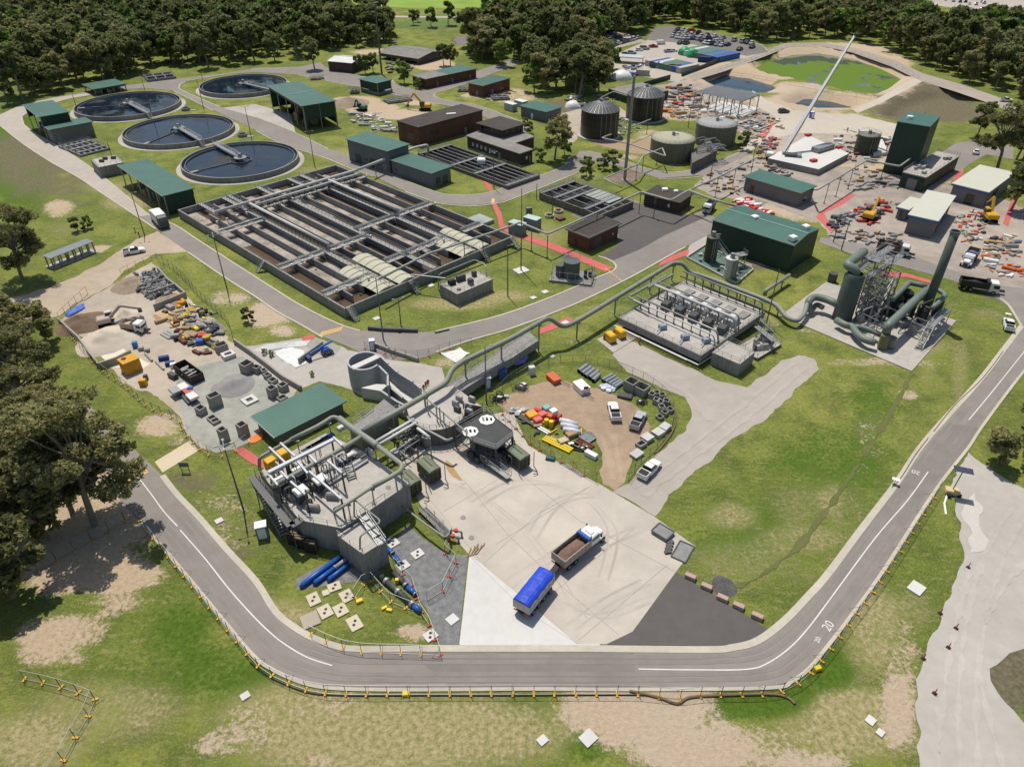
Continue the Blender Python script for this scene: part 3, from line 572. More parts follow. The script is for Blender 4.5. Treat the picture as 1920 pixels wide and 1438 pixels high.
# ---------- buildings
def facepts(q,f):   # corners a,b of face f and outward normal ; q=(A,B,C,D) with B the near corner: faces 0 A-B, 1 B-C, 2 C-D, 3 D-A
    A,B,Cc,D=[Vector((p[0],p[1],0)) for p in q]; e=[(A,B),(B,Cc),(Cc,D),(D,A)][f]
    cen=(A+B+Cc+D)/4; d=(e[1]-e[0]).normalized(); n=Vector((d.y,-d.x,0))
    if (e[0]-cen).dot(n)<0: n=-n
    return e[0],e[1],d,n
def inset(q,k):
    A,B,Cc,D=[Vector((p[0],p[1],0)) for p in q]; cen=(A+B+Cc+D)/4; u=(A-B).normalized(); w=(Cc-B).normalized()
    return [A-u*k+w*k,B+u*k+w*k,Cc+u*k-w*k,D-u*k-w*k]
def on_face(mb,q,f,u0,u1,z0,z1,proud=.03,th=.1):
    a,b,d,n=facepts(q,f); L=(b-a).length
    p=a+d*(u0+u1)/2*L+n*(proud-th/2); mb.box((p.x,p.y,(z0+z1)/2),((u1-u0)*L,th,z1-z0),rz=math.atan2(d.y,d.x)); return mb
def bldg(name,label,cat,px,base,wall,roof,ov=.5,th=.22,slope=0,openf=(),posts=(),group=None,items=(),h=None,hb=1,roofname='roof',fascia=None,ridge=False,winmat=None,zc=None):
    """px: three roof corners A,B,C; base: ground pixel under corner hb. items: (part, face,u0,u1,z0,z1,mat). openf: {face:(z0,z1)} partial wall"""
    if h is None: h=HG(base,px[hb][1])
    q=rect3(*px,h); c=(q[0]+q[2])/2; t=thing(name,label,cat,(c.x,c.y,0),group=group)
    w=inset(q,ov); zt=h-th
    opn=dict(openf)
    if not opn: M().prism(w if (w[1]-w[0]).cross(w[2]-w[1]).z>0 else w[::-1],0,zt).build('wall',wall,t)
    else:
        mb=M(); any_=False
        for f in range(4):
            z0,z1=opn.get(f,(0,1))
            if z1>z0:
                a,b,d,n=facepts(w,f); p=(a+b)/2-n*.1; L=(b-a).length-(.26 if f%2 else 0)
                mb.box((p.x,p.y,(z0+z1)/2*zt),(L,.2,(z1-z0)*zt),rz=math.atan2(d.y,d.x)); any_=True
        if any_: mb.build('wall',wall,t)
        for f,n_ in posts:
            a,b,d,n=facepts(w,f)
            for i in range(n_):
                p=a.lerp(b,(i+.02)/(max(1,n_-1)) if i==0 else min(.98,i/(max(1,n_-1))))-n*.12
                M().box((p.x,p.y,zt/2),(.28,.28,zt)).build('post',galv,t)
    A,B,Cc,D=[Vector((p.x,p.y,0)) for p in q]
    mb=M()
    if ridge:
        m0,m1=(A+D)/2,(B+Cc)/2   # ridge runs A/D -> B/C middle
        m0,m1=(B+Cc)/2,(A+D)/2
        zr=h+ridge
        top=[(A,h),(B,h),(m0,zr),(m1,zr),(D,h),(Cc,h)]
        vs=[(p.x,p.y,z) for p,z in top]+[(p.x,p.y,z-th) for p,z in top]
        mb._add(vs,[(0,1,2,3),(3,2,5,4),(7,6,9,8),(8,9,10,11),(0,6,7,1),(1,7,8,2),(2,8,11,5),(5,11,10,4),(4,10,9,3),(3,9,6,0)])
        M().bar((m0.x,m0.y,zr+.03),(m1.x,m1.y,zr+.03),.35,.1).build('ridge_cap',mat('ridge cap',(.25,.36,.32),.4,amt=.05),t)
        g=M()
        for a,b,m_ in((B,Cc,m0),(A,D,m1)):
            nn=(a-(A if a is B else B)).normalized()*ov
            vs=[(a.x-nn.x,a.y-nn.y,zt),(b.x-nn.x,b.y-nn.y,zt),(m_.x-nn.x,m_.y-nn.y,zr-th)]
            g._add(vs,[(0,1,2)])
        g.build('gable',wall,t)
    else:
        s=slope
        vs=[(p.x,p.y,z+dz) for z in(h-th,h) for p,dz in((A,0),(B,0),(Cc,s),(D,s))]
        mb._add(vs,[(3,2,1,0),(4,5,6,7),(0,1,5,4),(1,2,6,5),(2,3,7,6),(3,0,4,7)])
    mb.build(roofname,roof,t)
    if roof==greenroof: a_=(A-D).normalized()*.06; M().bar(A+a_+Vector((0,0,h-.1)),B+a_+Vector((0,0,h-.1)),.14,.16).build('gutter',galv,t)
    if fascia:
        mb=M()
        for f in range(4): 
            on_face(mb,q,f,.003,.997,h-th-.45,h-th-.02,.02-ov*.25,.06)
        mb.build('fascia',fascia,t)
    for it in items:
        part,f,u0,u1,z0,z1,m=it[:7]; mb=M(); on_face(mb,w,f,u0,u1,z0,z1,.04,.12); mb.build(part,m,t)
    BL[t.name]=(t,w,q,h); return t,w,q,h
BL={}
gdoor=mat('green door',(.04,.075,.055),.5,amt=.1,coord='o'); greydoor=mat('grey door',(.22,.22,.22),.6,amt=.1,coord='o')
def machinery(t,w,n,seed,zmax=3,mats=None,name='machine'):
    rnd=random.Random(seed); A,B,Cc,D=w
    for i in range(n):
        u,v=rnd.uniform(.1,.9),rnd.uniform(.15,.85); p=A.lerp(B,u)+(D-A)*v; z=rnd.uniform(.8,zmax)
        mb=M(); mb.box((p.x,p.y,z/2),(rnd.uniform(1,3),rnd.uniform(.8,2),z),rz=rnd.uniform(-.3,.3)+.6,b=.12)
        mb.cone((p.x+.8,p.y+.6),.4,.4,0,z*.8,10); mb.tube([(p.x,p.y,z),(p.x,p.y,z+.5),(p.x+1.5,p.y+.8,z+.5),(p.x+1.5,p.y+.8,0)],.12,6)
        mb.build(name,rnd.choice(mats or [steel_dark,galv,greydoor,timber]),t)
t,w,q,h=bldg('open_shed','small open shed with green roof behind the upper left round tank','shed',[(161,157),(175,168),(234,156)],(178,181),greenwall,greenroof,openf={0:(.75,1),1:(.75,1),2:(.75,1),3:(.75,1)},posts=((0,2),(1,6),(2,2),(3,6))); machinery(t,w,5,3,1.6)
t,w,q,h=bldg('pump_shed','green-roofed shed with open left side beside the bend of the left road','shed',[(41,197),(72,220),(131,210)],(62,240),greenwall,greenroof,hb=0,openf={0:(0,0),1:(0,1),2:(0,1),3:(.5,1)},posts=((0,3),)); machinery(t,w,7,5,3)
bldg('control_building','grey walled building with narrow green roof left of the round tanks','building',[(82,234),(92,244),(172,227)],(110,272),block,greenroof,items=(('door',1,.1,.18,0,2.1,greydoor),))
t,w,q,h=bldg('blower_shed','large green-roofed open shed between left road and round tanks','shed',[(214,311),(305,368),(366,353)],(316,406),greenwall,greenroof,openf={0:(0,0),1:(0.02,.98),2:(.7,1),3:(.6,1)},posts=((0,6),)); machinery(t,w,12,8,3.2)
t,w,q,h=bldg('truck_shed','long green-roofed shed with open bays by the concrete yard','shed',[(479,164),(566,199.5),(634,191)],(581,248),greenwall,greenroof,openf={0:(.86,1),1:(.42,1),2:(.1,1),3:(.1,1)},posts=((0,5),(1,3))); machinery(t,w,16,9,4.2,[steel_dark,greydoor,timber,black])
M().bar(q[0].lerp(q[1],.5)+Vector((0,0,.06)),q[3].lerp(q[2],.5)+Vector((0,0,.06)),.4,.08).build('ridge_cap',mat('ridge cap',(.25,.36,.32),.4,amt=.05),t)
t,w,q,h=bldg('hopper_tower','small raised green tower on posts over a concrete wall','tower',[(676,147),(707,156.5),(733,149)],(712,180),greenwall,greenroof,openf={0:(.32,1),1:(.32,1),2:(.32,1),3:(.32,1)},posts=((0,2),(1,2),(2,2))); 
mb=M(); [mb.prism([w[i],w[(i+1)%4],w[(i+1)%4]+Vector((.3,.3,0)),w[i]+Vector((.3,.3,0))],0,1.1) for i in(0,1)]; mb.build('low_wall',concrete_wall,t)
mb=M(); c=(w[0]+w[2])/2; mb.cone((c.x,c.y),1,3,h*.12,h*.33,4); mb.build('hopper',greenwall,t)
t,w,q,h=bldg('brick_office','long brown brick building roofed half in grey half in green','building',[(771,141),(798,149),(893,128)],(801,168),brick,greenroof,ov=.6,items=[('door',1,u,u+.03,0,2.1,greydoor) for u in(.2,.5,.86)]+[('window',1,u,u+.04,1.1,2.2,glass) for u in(.3,.4,.62,.7,.78)])
mb=M(); 
a=[q[0].lerp(q[3],k) for k in(0,.42)]; b=[q[1].lerp(q[2],k) for k in(0,.42)]
mb.prism([a[0],b[0],b[1],a[1]],h,h+.04); mb.build('grey_roof_sheet',greyroof,t)
bldg('brick_plant_room','brown brick plant room with plain green roof behind the dark brick hall','building',[(876,155),(906,161.5),(957,146)],(911,184),brick,greenroof,items=[('door',1,.3,.38,0,2.2,greydoor),('window',1,.6,.75,1,2,glass),('door',0,.5,.65,0,2.1,greydoor)])
t,w,q,h=bldg('grey_barn','wide open barn with faded grey arched roof by the wetland','barn',[(722,96),(784,111),(824,95)],(786,123),steel_dark,greyroof,openf={0:(.5,1),1:(.1,1),2:(.2,1),3:(.5,1)},posts=((0,4),),ridge=1.6)
bldg('old_cottage','old brick cottage with white roof beside the car track','building',[(628,111),(660,119),(668,107)],(655,138),brick_dark,mat('white roof',(.6,.6,.6),.5,amt=.15),ov=.3,items=[('window',0,.3,.45,1.5,3,glass)],ridge=1.2)
p=G(668,134); M().box((p.x,p.y,3.4),(1.6,1.6,6.8)).build('chimney',brick,BL['old_cottage'][0])
t,w,q,h=bldg('brick_hall','large windowless brown brick hall with dark flat roof','building',[(746,226),(784,239.5),(900,205)],(786,276),brick,bitumen_roof,ov=.25,th=.4,items=[('roller_door',0,.45,.75,0,3.6,mat('brown door',(.12,.09,.08),.7)),('window',1,.18,.3,2.6,4.2,brick_dark),('door',1,.7,.74,0,2.1,greydoor)])
p=q[0].lerp(q[2],.62); M().box((p.x,p.y,h+.12),(3.5,1.2,.2),rz=.3).build('skylight',white,t)
# two storey brown building with lower wings (crop 860,180 scale 8)
t,w,q,h=bldg('brown_office','two storey brown building with hipped dark roof above its wings','building',[(894,230),(942,245.5),(985,231)],(942,284),brick_dark,bitumen_roof,ov=.9,items=[('window',0,.1+.2*i,.22+.2*i,h0,h0+1.6,glass) for i in range(4) for h0 in(5.2,)]+[('window',1,.15+.3*i,.28+.3*i,5.2,6.6,glass) for i in range(3)])
def polyb(name,label,px,h,wall,roof,items=(),ov=.5):
    pts=[G(x,y,h) for x,y in px]; c=sum(pts,Vector())/len(pts); t=thing(name,label,'building',(c.x,c.y,0))
    M().prism([c+(p-c)*.965 for p in pts],0,h-.3).build('wall',wall,t); M().prism(pts,h-.3,h).build('roof',roof,t)
    for part,k,u0,u1,z0,z1,m in items:
        a,b=c+(pts[k]-c)*.965,c+(pts[(k+1)%len(pts)]-c)*.965; d=(b-a).normalized(); n=Vector((d.y,-d.x,0)); n=n if (a-c).dot(n)>0 else -n
        p=a.lerp(b,(u0+u1)/2)+n*.03; M().box((p.x,p.y,(z0+z1)/2),((b-a).length*(u1-u0),.14,z1-z0),rz=math.atan2(d.y,d.x)).build(part,m,t)
    return t
polyb('office_wing','low brown L-shaped wing with pale weathered roof beside the settling channels',[(873,254.5),(974,288.5),(1000,280),(966,268.5),(1003,256),(960,240),(896,246)],4.2,brick_dark,greyroof,[('window',0,.10+.085*i,.135+.085*i,1.3,2.5,mat('pale window',(.45,.46,.48),.3)) for i in range(6)]+[('door',0,.62,.66,0,2.2,greydoor),('window',1,.5,.62,1.4,2.4,white),('door',1,.75,.85,0,2.2,greydoor)])
bldg('switch_room','grey switch room with green roof left of the settling channels','building',[(656.5,257),(727,284),(765,269)],(669,298),block_blue,greenroof,hb=0,items=[('door',0,.16,.32,0,3,gdoor),('window',0,.38,.48,1.6,2.6,glass),('door',0,.52,.66,0,3,gdoor),('window',0,.7,.78,1.4,2.4,glass),('door',0,.84,.93,0,2.4,greydoor)])
bldg('filter_building','grey building with green roof above the curved road','building',[(736,297),(810,325.5),(846,311)],(812,354),block_blue,greenroof,items=[('window',1,.18,.42,.9,2.6,glass),('door',1,.56,.82,0,2.6,gdoor),('window',0,.05,.12,1.4,2.2,glass)])
bldg('workshop','grey workshop with green roof beside the black ribbed tanks','building',[(978,197),(1025,210.5),(1052,200)],(1025,231),block_blue,greenroof,items=[('window',1,.3,.5,1.2,2.4,glass),('window',1,.6,.85,1.2,2.4,glass),('door',0,.4,.48,0,2.1,white)])
for i,(a,b,c_,ba,lb) in enumerate([((946,192),(961,197),(970,194.5),(961,211),'small pale grey cabin in front of its twin beside the workshop'),((966,187),(980,192),(989,189),(980,203),'small pale grey cabin touching the workshop wall')]):
    bldg('cabin',lb,'cabin',[a,b,c_],ba,mat('cabin wall',(.33,.37,.38),.6,amt=.08),mat('cabin roof',(.6,.63,.63),.5,amt=.06),ov=.08,th=.12,items=[('door',1,.25,.6,0,2,greydoor)],group='pale cabins beside the workshop')
t,w,q,h=bldg('brick_pump_house','square red brick pump house with grey-edged flat roof','building',[(1061,428),(1105,446),(1163,417)],(1110,475),brick,bitumen_roof,ov=.55,th=.35,items=[('roller_door',0,.35,.5,0,2.6,brick_dark),('roller_door',1,.2,.42,0,2.8,mat('brown door',(.12,.09,.08),.7)),('door',1,.6,.7,0,2.1,rust),('window',1,.8,.84,1.5,2,white)])
mb=M(); 
for f in range(4): on_face(mb,q,f,.0,1,h-.3,h+.12,.05,.12)
mb.build('gutter',galv,t)
bldg('brown_pump_house','wide brown brick building under a flat stained roof by the pipe bridge','building',[(1202,365),(1275,381),(1305,364)],(1271,403),brick_dark,bitumen_roof,ov=.5,items=[('door',1,.3,.45,0,2.4,brick),('window',0,.3,.36,1.2,2.2,greydoor),('window',0,.7,.75,1.2,2.2,white)])
p=BL['brown_pump_house'][2]; hh=BL['brown_pump_house'][3]
mb=M(); c=p[3].lerp(p[1],.35); mb.box((c.x,c.y,hh+.4),(1.6,1.6,.8),b=.1); mb.box((c.x+3,c.y-1,hh+.3),(1.2,1.2,.6),b=.1); mb.build('roof_vent',white,BL['brown_pump_house'][0])
bldg('transformer_room','grey walled building with bright green roof behind the big green hall','building',[(1399,328.5),(1503,362.5),(1529,347.5)],(1496,391),block,greenroof,items=[('door',0,.12,.19,0,2.4,rust),('window',1,.3,.6,1,2.4,glass)])
t,w,q,h=bldg('green_hall','big dark green clad hall with gabled green roof','hall',[(1336,412),(1490,460.5),(1537,429.5)],(1478,512),greenwall,greenroof,ov=.12,th=.25,ridge=.9)
for u,v in((.36,.5),(.9,.75),(.93,.14)):
    p=q[0].lerp(q[1],u)+(q[3]-q[0])*v; M().box((p.x,p.y,h+.55+.3),(1.6,1.6,1.1),rz=.5,b=.15).build('roof_vent',white,t)
t,w,q,h=bldg('green_tower','tall dark green clad tower with flat green roof','tower',[(1681,229),(1745,237.5),(1775,220)],(1652,325),greenwall,greenroof,hb=0,ov=.1,th=.25)
p=(q[0]+q[2])/2; M().cone((p.x-3,p.y),.9,.9,h,h+.8,12).build('roof_vent',white,t)
t,w,q,h=bldg('dewatering_annex','low dark green annex with cluttered pale roof at the foot of the green tower','building',[(1693,322),(1737,333),(1793,291)],(1731,361),greenwall,concrete,ov=.05,th=.3,items=[('door',0,.3,.7,0,3.2,greydoor)])
rn=random.Random(4)
for i in range(9):
    p=q[0].lerp(q[1],rn.uniform(.1,.85))+(q[3]-q[0])*rn.uniform(.1,.9); M().box((p.x,p.y,h+.5),(rn.uniform(.8,2.4),rn.uniform(.6,1.2),rn.uniform(.5,1)),rz=.5,b=.08).build('roof_unit',rn.choice([steel_dark,galv,concrete]),t)
mb=M()
for i in range(4):
    for a,b in((q[i],q[(i+1)%4]),):
        for zz in(.5,1): mb.bar(a+Vector((0,0,zz)),b+Vector((0,0,zz)),.05)
        for k in range(9): pp=a.lerp(b,k/8); mb.bar(pp,pp+Vector((0,0,1)),.05)
mb.build('railing',galv,t)
bluew=mat('blue sarking',(.03,.12,.45),.5,amt=.1)
bldg('new_block_building','unfinished grey block building with cream roof nearest the right trees','building',[(1786,343),(1855,361),(1895,321.5)],(1844,392),block,cream_roof,fascia=bluew,items=[('opening',0,.45,.7,0,3,glass),('opening',1,.3,.5,0,2.8,glass)])
bldg('new_switch_building','unfinished grey block building with cream roof beside the yellow excavators','building',[(1701,404),(1760,415),(1811,371)],(1741,451),block,cream_roof,fascia=bluew,items=[('opening',1,.2,.35,0,2.8,glass),('opening',1,.55,.7,0,2.8,glass)])
bldg('new_building_wing','lower cream-roofed wing attached to the unfinished block building','building',[(1681,387.5),(1705,394),(1728,374)],(1700,414),block,cream_roof,h=3.4,fascia=bluew,items=[('opening',0,.3,.6,.8,2.6,glass)])
t,w,q,h=bldg('screening_building','grey block building with green roof beside the inlet works','building',[(470,780),(515,820.5),(650,752)],(523,842),mat('dark grey block',(.16,.155,.145),.9,amt=.15,scale=1),greenroof,ov=.6,items=[('door',0,.5,.75,0,2.3,greydoor),('wall_lamp',1,.33,.35,2,2.2,white)])
bldg('site_shed','long grey shed half hidden behind the far black tank','shed',[(1156,164),(1190,182),(1238,166)],(1190,199),greenwall,greyroof,ov=.1)
# open shelters
t,w,q,h=bldg('carport','long open carport with grey roof on thin posts beside the big tree','carport',[(80,479),(94,485),(173,452)],(98,505),galv,mat('carport roof',(.20,.22,.24),.45,amt=.08),openf={0:(0,0),1:(0,0),2:(0,0),3:(0,0)},posts=((1,7),(3,7)),th=.12,ov=.15)
p=[inset(q,-.2)][0]; M().prism(p,0,.06).build('floor_slab',concrete,t)
# steel frame under construction
t=thing('building_skeleton','bare galvanised steel building frame with purlins beside the blue pond','frame',tuple(G(1360,215))); h=HG((1383,222),191); q=rect3((1311,172),(1388,191.5),(1415,177),h)
mb=M()
for i in range(7):
    a=q[0].lerp(q[1],i/6); b=q[3].lerp(q[2],i/6); mb.bar(a,b,.3,.45)
mb.build('rafter',galv,t); mb=M()
for i in range(22): a=q[0].lerp(q[3],i/21)+Vector((0,0,.32)); b=q[1].lerp(q[2],i/21)+Vector((0,0,.32)); mb.bar(a,b,.12,.18)
mb.build('purlin',mat('bright steel',(.5,.52,.54),.4,metal=.3,amt=.1),t)
for i in range(7):
    for a in(q[0].lerp(q[1],i/6),q[3].lerp(q[2],i/6)): M().bar((a.x,a.y,0),(a.x,a.y,h-.2),.35).build('column',galv,t)
mb=M()
for k in(0,1,5):
    a,b=q[0].lerp(q[1],k/6),q[0].lerp(q[1],(k+1)/6); mb.bar((a.x,a.y,0),b,.1); mb.bar((b.x,b.y,0),a,.1)
a,b=q[1],q[2]; mb.bar((a.x,a.y,0),b,.1); mb.bar((b.x,b.y,0),a,.1); mb.bar(a*1,b*1,.2,.2); mb.build('bracing',galv,t)
pts=rect3((1318,208),(1383,222),(1412,203),0); M().prism(inset(pts,-1),0,.25).build('floor_slab',concrete_new,t)
# ---------- shipping containers
cont_cols={'cream':(.55,.50,.40),'blue':(.06,.13,.38),'green':(.11,.20,.15),'white':(.62,.62,.6),'navy':(.025,.05,.12),'red':(.35,.05,.04)}
CM={k:mat('container '+k,v,.55,amt=.12,scale=1,coord='o',wave=(1.6,0,.25)) for k,v in cont_cols.items()}
def container(c,rz,col,label,L=6.06,group=None,z=0,W=2.38):
    t=thing('shipping_container',label,'container',(c[0],c[1],z),0,group)
    o=M().box((c[0],c[1],z+1.36),(L,W,2.44),rz=rz).build('body',CM[col],t)
    mb=M(); ca,sa=math.cos(rz),math.sin(rz)
    for sx in(-1,1):
        for sy in(-1,1): x,y=sx*(L/2-.06),sy*(W/2-.02); mb.box((c[0]+x*ca-y*sa,c[1]+x*sa+y*ca,z+1.3),(.16,.14,2.6),rz=rz)
    for sy in(-1,1):
        for zz in(.08,2.55): mb.box((c[0]-sy*(W/2-.02)*sa,c[1]+sy*(W/2-.02)*ca,z+zz),(L-.2,.14,.14),rz=rz)
    mb.build('corner_frame',CM[col],t)
    x=L/2+.02; mb=M(); mb.box((c[0]+x*ca,c[1]+x*sa,z+1.3),(.06,W-.3,2.3),rz=rz); mb.build('door',CM[col],t); return t
def crow(a,b,a2,cols,desc):   # roof pixel corners of the row
    A,B,A2=G(*a,2.6),G(*b,2.6),G(*a2,2.6); n=len(cols); d=(B-A).normalized(); e=Vector((-d.y,d.x,0)); e=e if e.dot(A2-A)>0 else -e
    wd=(B-A).length/n; LL=(A2-A).length*.97
    for i,cc in enumerate(cols):
        p=A+d*wd*(i+.5)+e*LL/2
        t=container((p.x,p.y),math.atan2(e.y,e.x),cc,desc%(ORD[i],cc),L=LL,W=wd-.12,group='shipping containers parked side by side')
ORD=['leftmost','second from left','third from left','fourth from left','fifth from left','sixth from left','seventh from left','eighth from left','ninth from left','tenth from left']
crow((1210,113),(1277,128),(1240,105),['cream','blue','white','green','green','green','blue','cream'],'%s container of the nearer row, painted %s')
crow((1273,93),(1345,108),(1300,82),['green','white','green','green','green','blue','green','blue','blue'],'%s container of the farther row by the parked cars, painted %s')
for x,y,cc,lb in((1320,117,'navy','single dark navy container between the two container rows'),(1264,133,'red','red container beside the nearer container row'),(1205,142,'cream','cream container with dark side near the white dome tent')):
    p=G(x,y); container((p.x,p.y),-.35,cc,lb)
for x,y in((1283,103),(1298,107)):
    p=G(x,y); t=thing('tarp_covered_stack','%s bright green tarpaulin-covered stack between the container rows'%('left' if x<1290 else 'right'),'tarp',p)
    gt=mat('green tarp',(.02,.32,.12),.5,amt=.2,scale=.8,bump=.5); M().blob((p.x,p.y,1),2.9,3,.12,(1.1,1,1.0)).build('tarpaulin',gt,t,smooth=True); M().box((p.x,p.y,.3),(4,3.4,.5)).build('pallet',timber,t)
# ---------- tanks
def tank(name,label,x,yb,rpx,ytop,m,roof,ribs=0,rail=True,dome=.0,bands=0,cat='tank',ladder=True,skirt=None):
    f=G(x,yb); s=S(yb); r=rpx/s; 
    for _ in range(3):
        c=Vector((f.x,f.y,0)); d=c.normalized(); c=c+d*r; r=rpx/ (F/(c.y*cp+H*sp))
    h=HG((x,yb),ytop)
    t=thing(name,label,cat,(c.x,c.y,0))
    prof=[(r,0),(r,h)]
    M().lathe(c,prof,48).build('shell',m,t,smooth=True)
    M().lathe(c,[(r+.1,h),(r+.1,h+.12),(r*.66,h+dome*.62),(r*.33,h+dome*.9),(.01,h+dome+.02)],48).build('roof',roof,t,smooth=not ribs)
    if bands:
        mb=M()
        for i in range(1,bands+1): z=h*i/(bands+1); mb.lathe(c,[(r+.01,z-.08),(r+.09,z-.05),(r+.09,z+.05),(r+.01,z+.08)],48)
        mb.build('hoop',m,t)
    if ribs:
        mb=M()
        for i in range(ribs):
            a=2*math.pi*i/ribs; 
            pr=[(r+.05,h+.16),(r*.66,h+dome*.62+.08),(r*.33,h+dome*.9+.08),(.6,h+dome+.08)]
            for k in range(3): mb.bar((c.x+pr[k][0]*math.cos(a),c.y+pr[k][0]*math.sin(a),pr[k][1]),(c.x+pr[k+1][0]*math.cos(a),c.y+pr[k+1][0]*math.sin(a),pr[k+1][1]),.2,.14)
        mb.build('roof_ribs',mat('dome rib steel',(.30,.31,.32),.5,metal=.2,amt=.1),t)
    mb=M(); mb.cone((c.x,c.y),.6,.5,h+dome,h+dome+1.1,12); mb.tube([(c.x+.2,c.y,h+dome+.4),(c.x+1.6,c.y,h+dome+.4),(c.x+1.6,c.y,h+dome-.4)],.16,6); mb.build('vent',galv,t)
    if rail: ring_rail(t,c,r+.02,h+.12,30)
    if ladder:
        mb=M(); a=-1.1
        for s_ in(-.25,.25): 
            b=a+s_/r; mb.bar((c.x+(r+.2)*math.cos(b),c.y+(r+.2)*math.sin(b),0),(c.x+(r+.2)*math.cos(b),c.y+(r+.2)*math.sin(b),h+1),.07)
        for k in range(int(h/.35)):
            z=k*.35+.3; b0,b1=a-.25/r,a+.25/r; mb.bar((c.x+(r+.2)*math.cos(b0),c.y+(r+.2)*math.sin(b0),z),(c.x+(r+.2)*math.cos(b1),c.y+(r+.2)*math.sin(b1),z),.04)
        for da in(-.5,-.25,.35,.6): mb.tube([(c.x+(r+.15)*math.cos(a+da),c.y+(r+.15)*math.sin(a+da),0),(c.x+(r+.15)*math.cos(a+da),c.y+(r+.15)*math.sin(a+da),h*.95)],.09,6)
        mb.build('ladder',galv,t)
    if skirt: M().lathe(c,[(r,.3),(r+skirt,.3),(r+skirt+.05,0)],48).build('footing',concrete,t)
    return t,c,r,h
def ring_rail(t,c,r,z,n,m=None,hh=1.05):
    mb=M()
    for zz in(.55,hh): mb.tube([(c[0]+r*math.cos(2*math.pi*i/48),c[1]+r*math.sin(2*math.pi*i/48),z+zz) for i in range(49)],.03,4,cap=False)
    for i in range(n): a=2*math.pi*i/n; mb.bar((c[0]+r*math.cos(a),c[1]+r*math.sin(a),z),(c[0]+r*math.cos(a),c[1]+r*math.sin(a),z+hh),.05)
    return mb.build('railing',m or galv,t)
greydome=mat('ribbed dome',(.085,.09,.09),.6,metal=.1,amt=.15)
tank('digester_tank','nearer of the two black bolted steel tanks with ribbed dome',1122,264,35,215,tank_black,greydome,28,False,2.6,3,skirt=1.2)
tank('digester_tank','farther of the two black bolted steel tanks with ribbed dome',1206,231,34,186,tank_black,greydome,28,False,2.6,3,skirt=1.2)
tank('sludge_tank','low olive concrete tank with cream roof right of the steel pole','tank' and 1256,307,40,271,tank_olive,mat('cream tank roof',(.36,.35,.27),.8,amt=.12,scale=.8),0,True,.9,0)
tank('sludge_tank','low olive concrete tank with grey roof behind the cream topped one',1336.5,279,37,241,tank_olive,mat('grey tank roof',(.30,.31,.31),.8,amt=.12,scale=.8),0,True,.7,0)
tank('silo','olive green steel silo left of the tall green tower',1619,292,19.5,258,mat('olive steel',(.065,.078,.05),.6,amt=.12),mat('olive steel roof',(.16,.17,.13),.6),0,True,.3,2)
# bridge between the two low tanks
t=thing('tank_gallery','concrete gallery with pipes between the two low olive tanks','gallery',tuple(G(1345,310))); 
hg=3.4; pts=[G(x,y,hg) for x,y in((1296,283),(1298,306),(1345,282),(1330,262))]; M().prism(pts,0,hg).build('wall',concrete_dark,t); 
rn=random.Random(2)
for i in range(10):
    a=Vector(G(rn.uniform(1300,1335),rn.uniform(268,290),hg)); mb=M(); mb.tube([a,a+Vector((0,0,rn.uniform(.6,2))),a+Vector((rn.uniform(2,6),rn.uniform(1,3),1.5)),a+Vector((6,3,0))],.2,6,bend=.4); mb.build('pipe',galv,t)
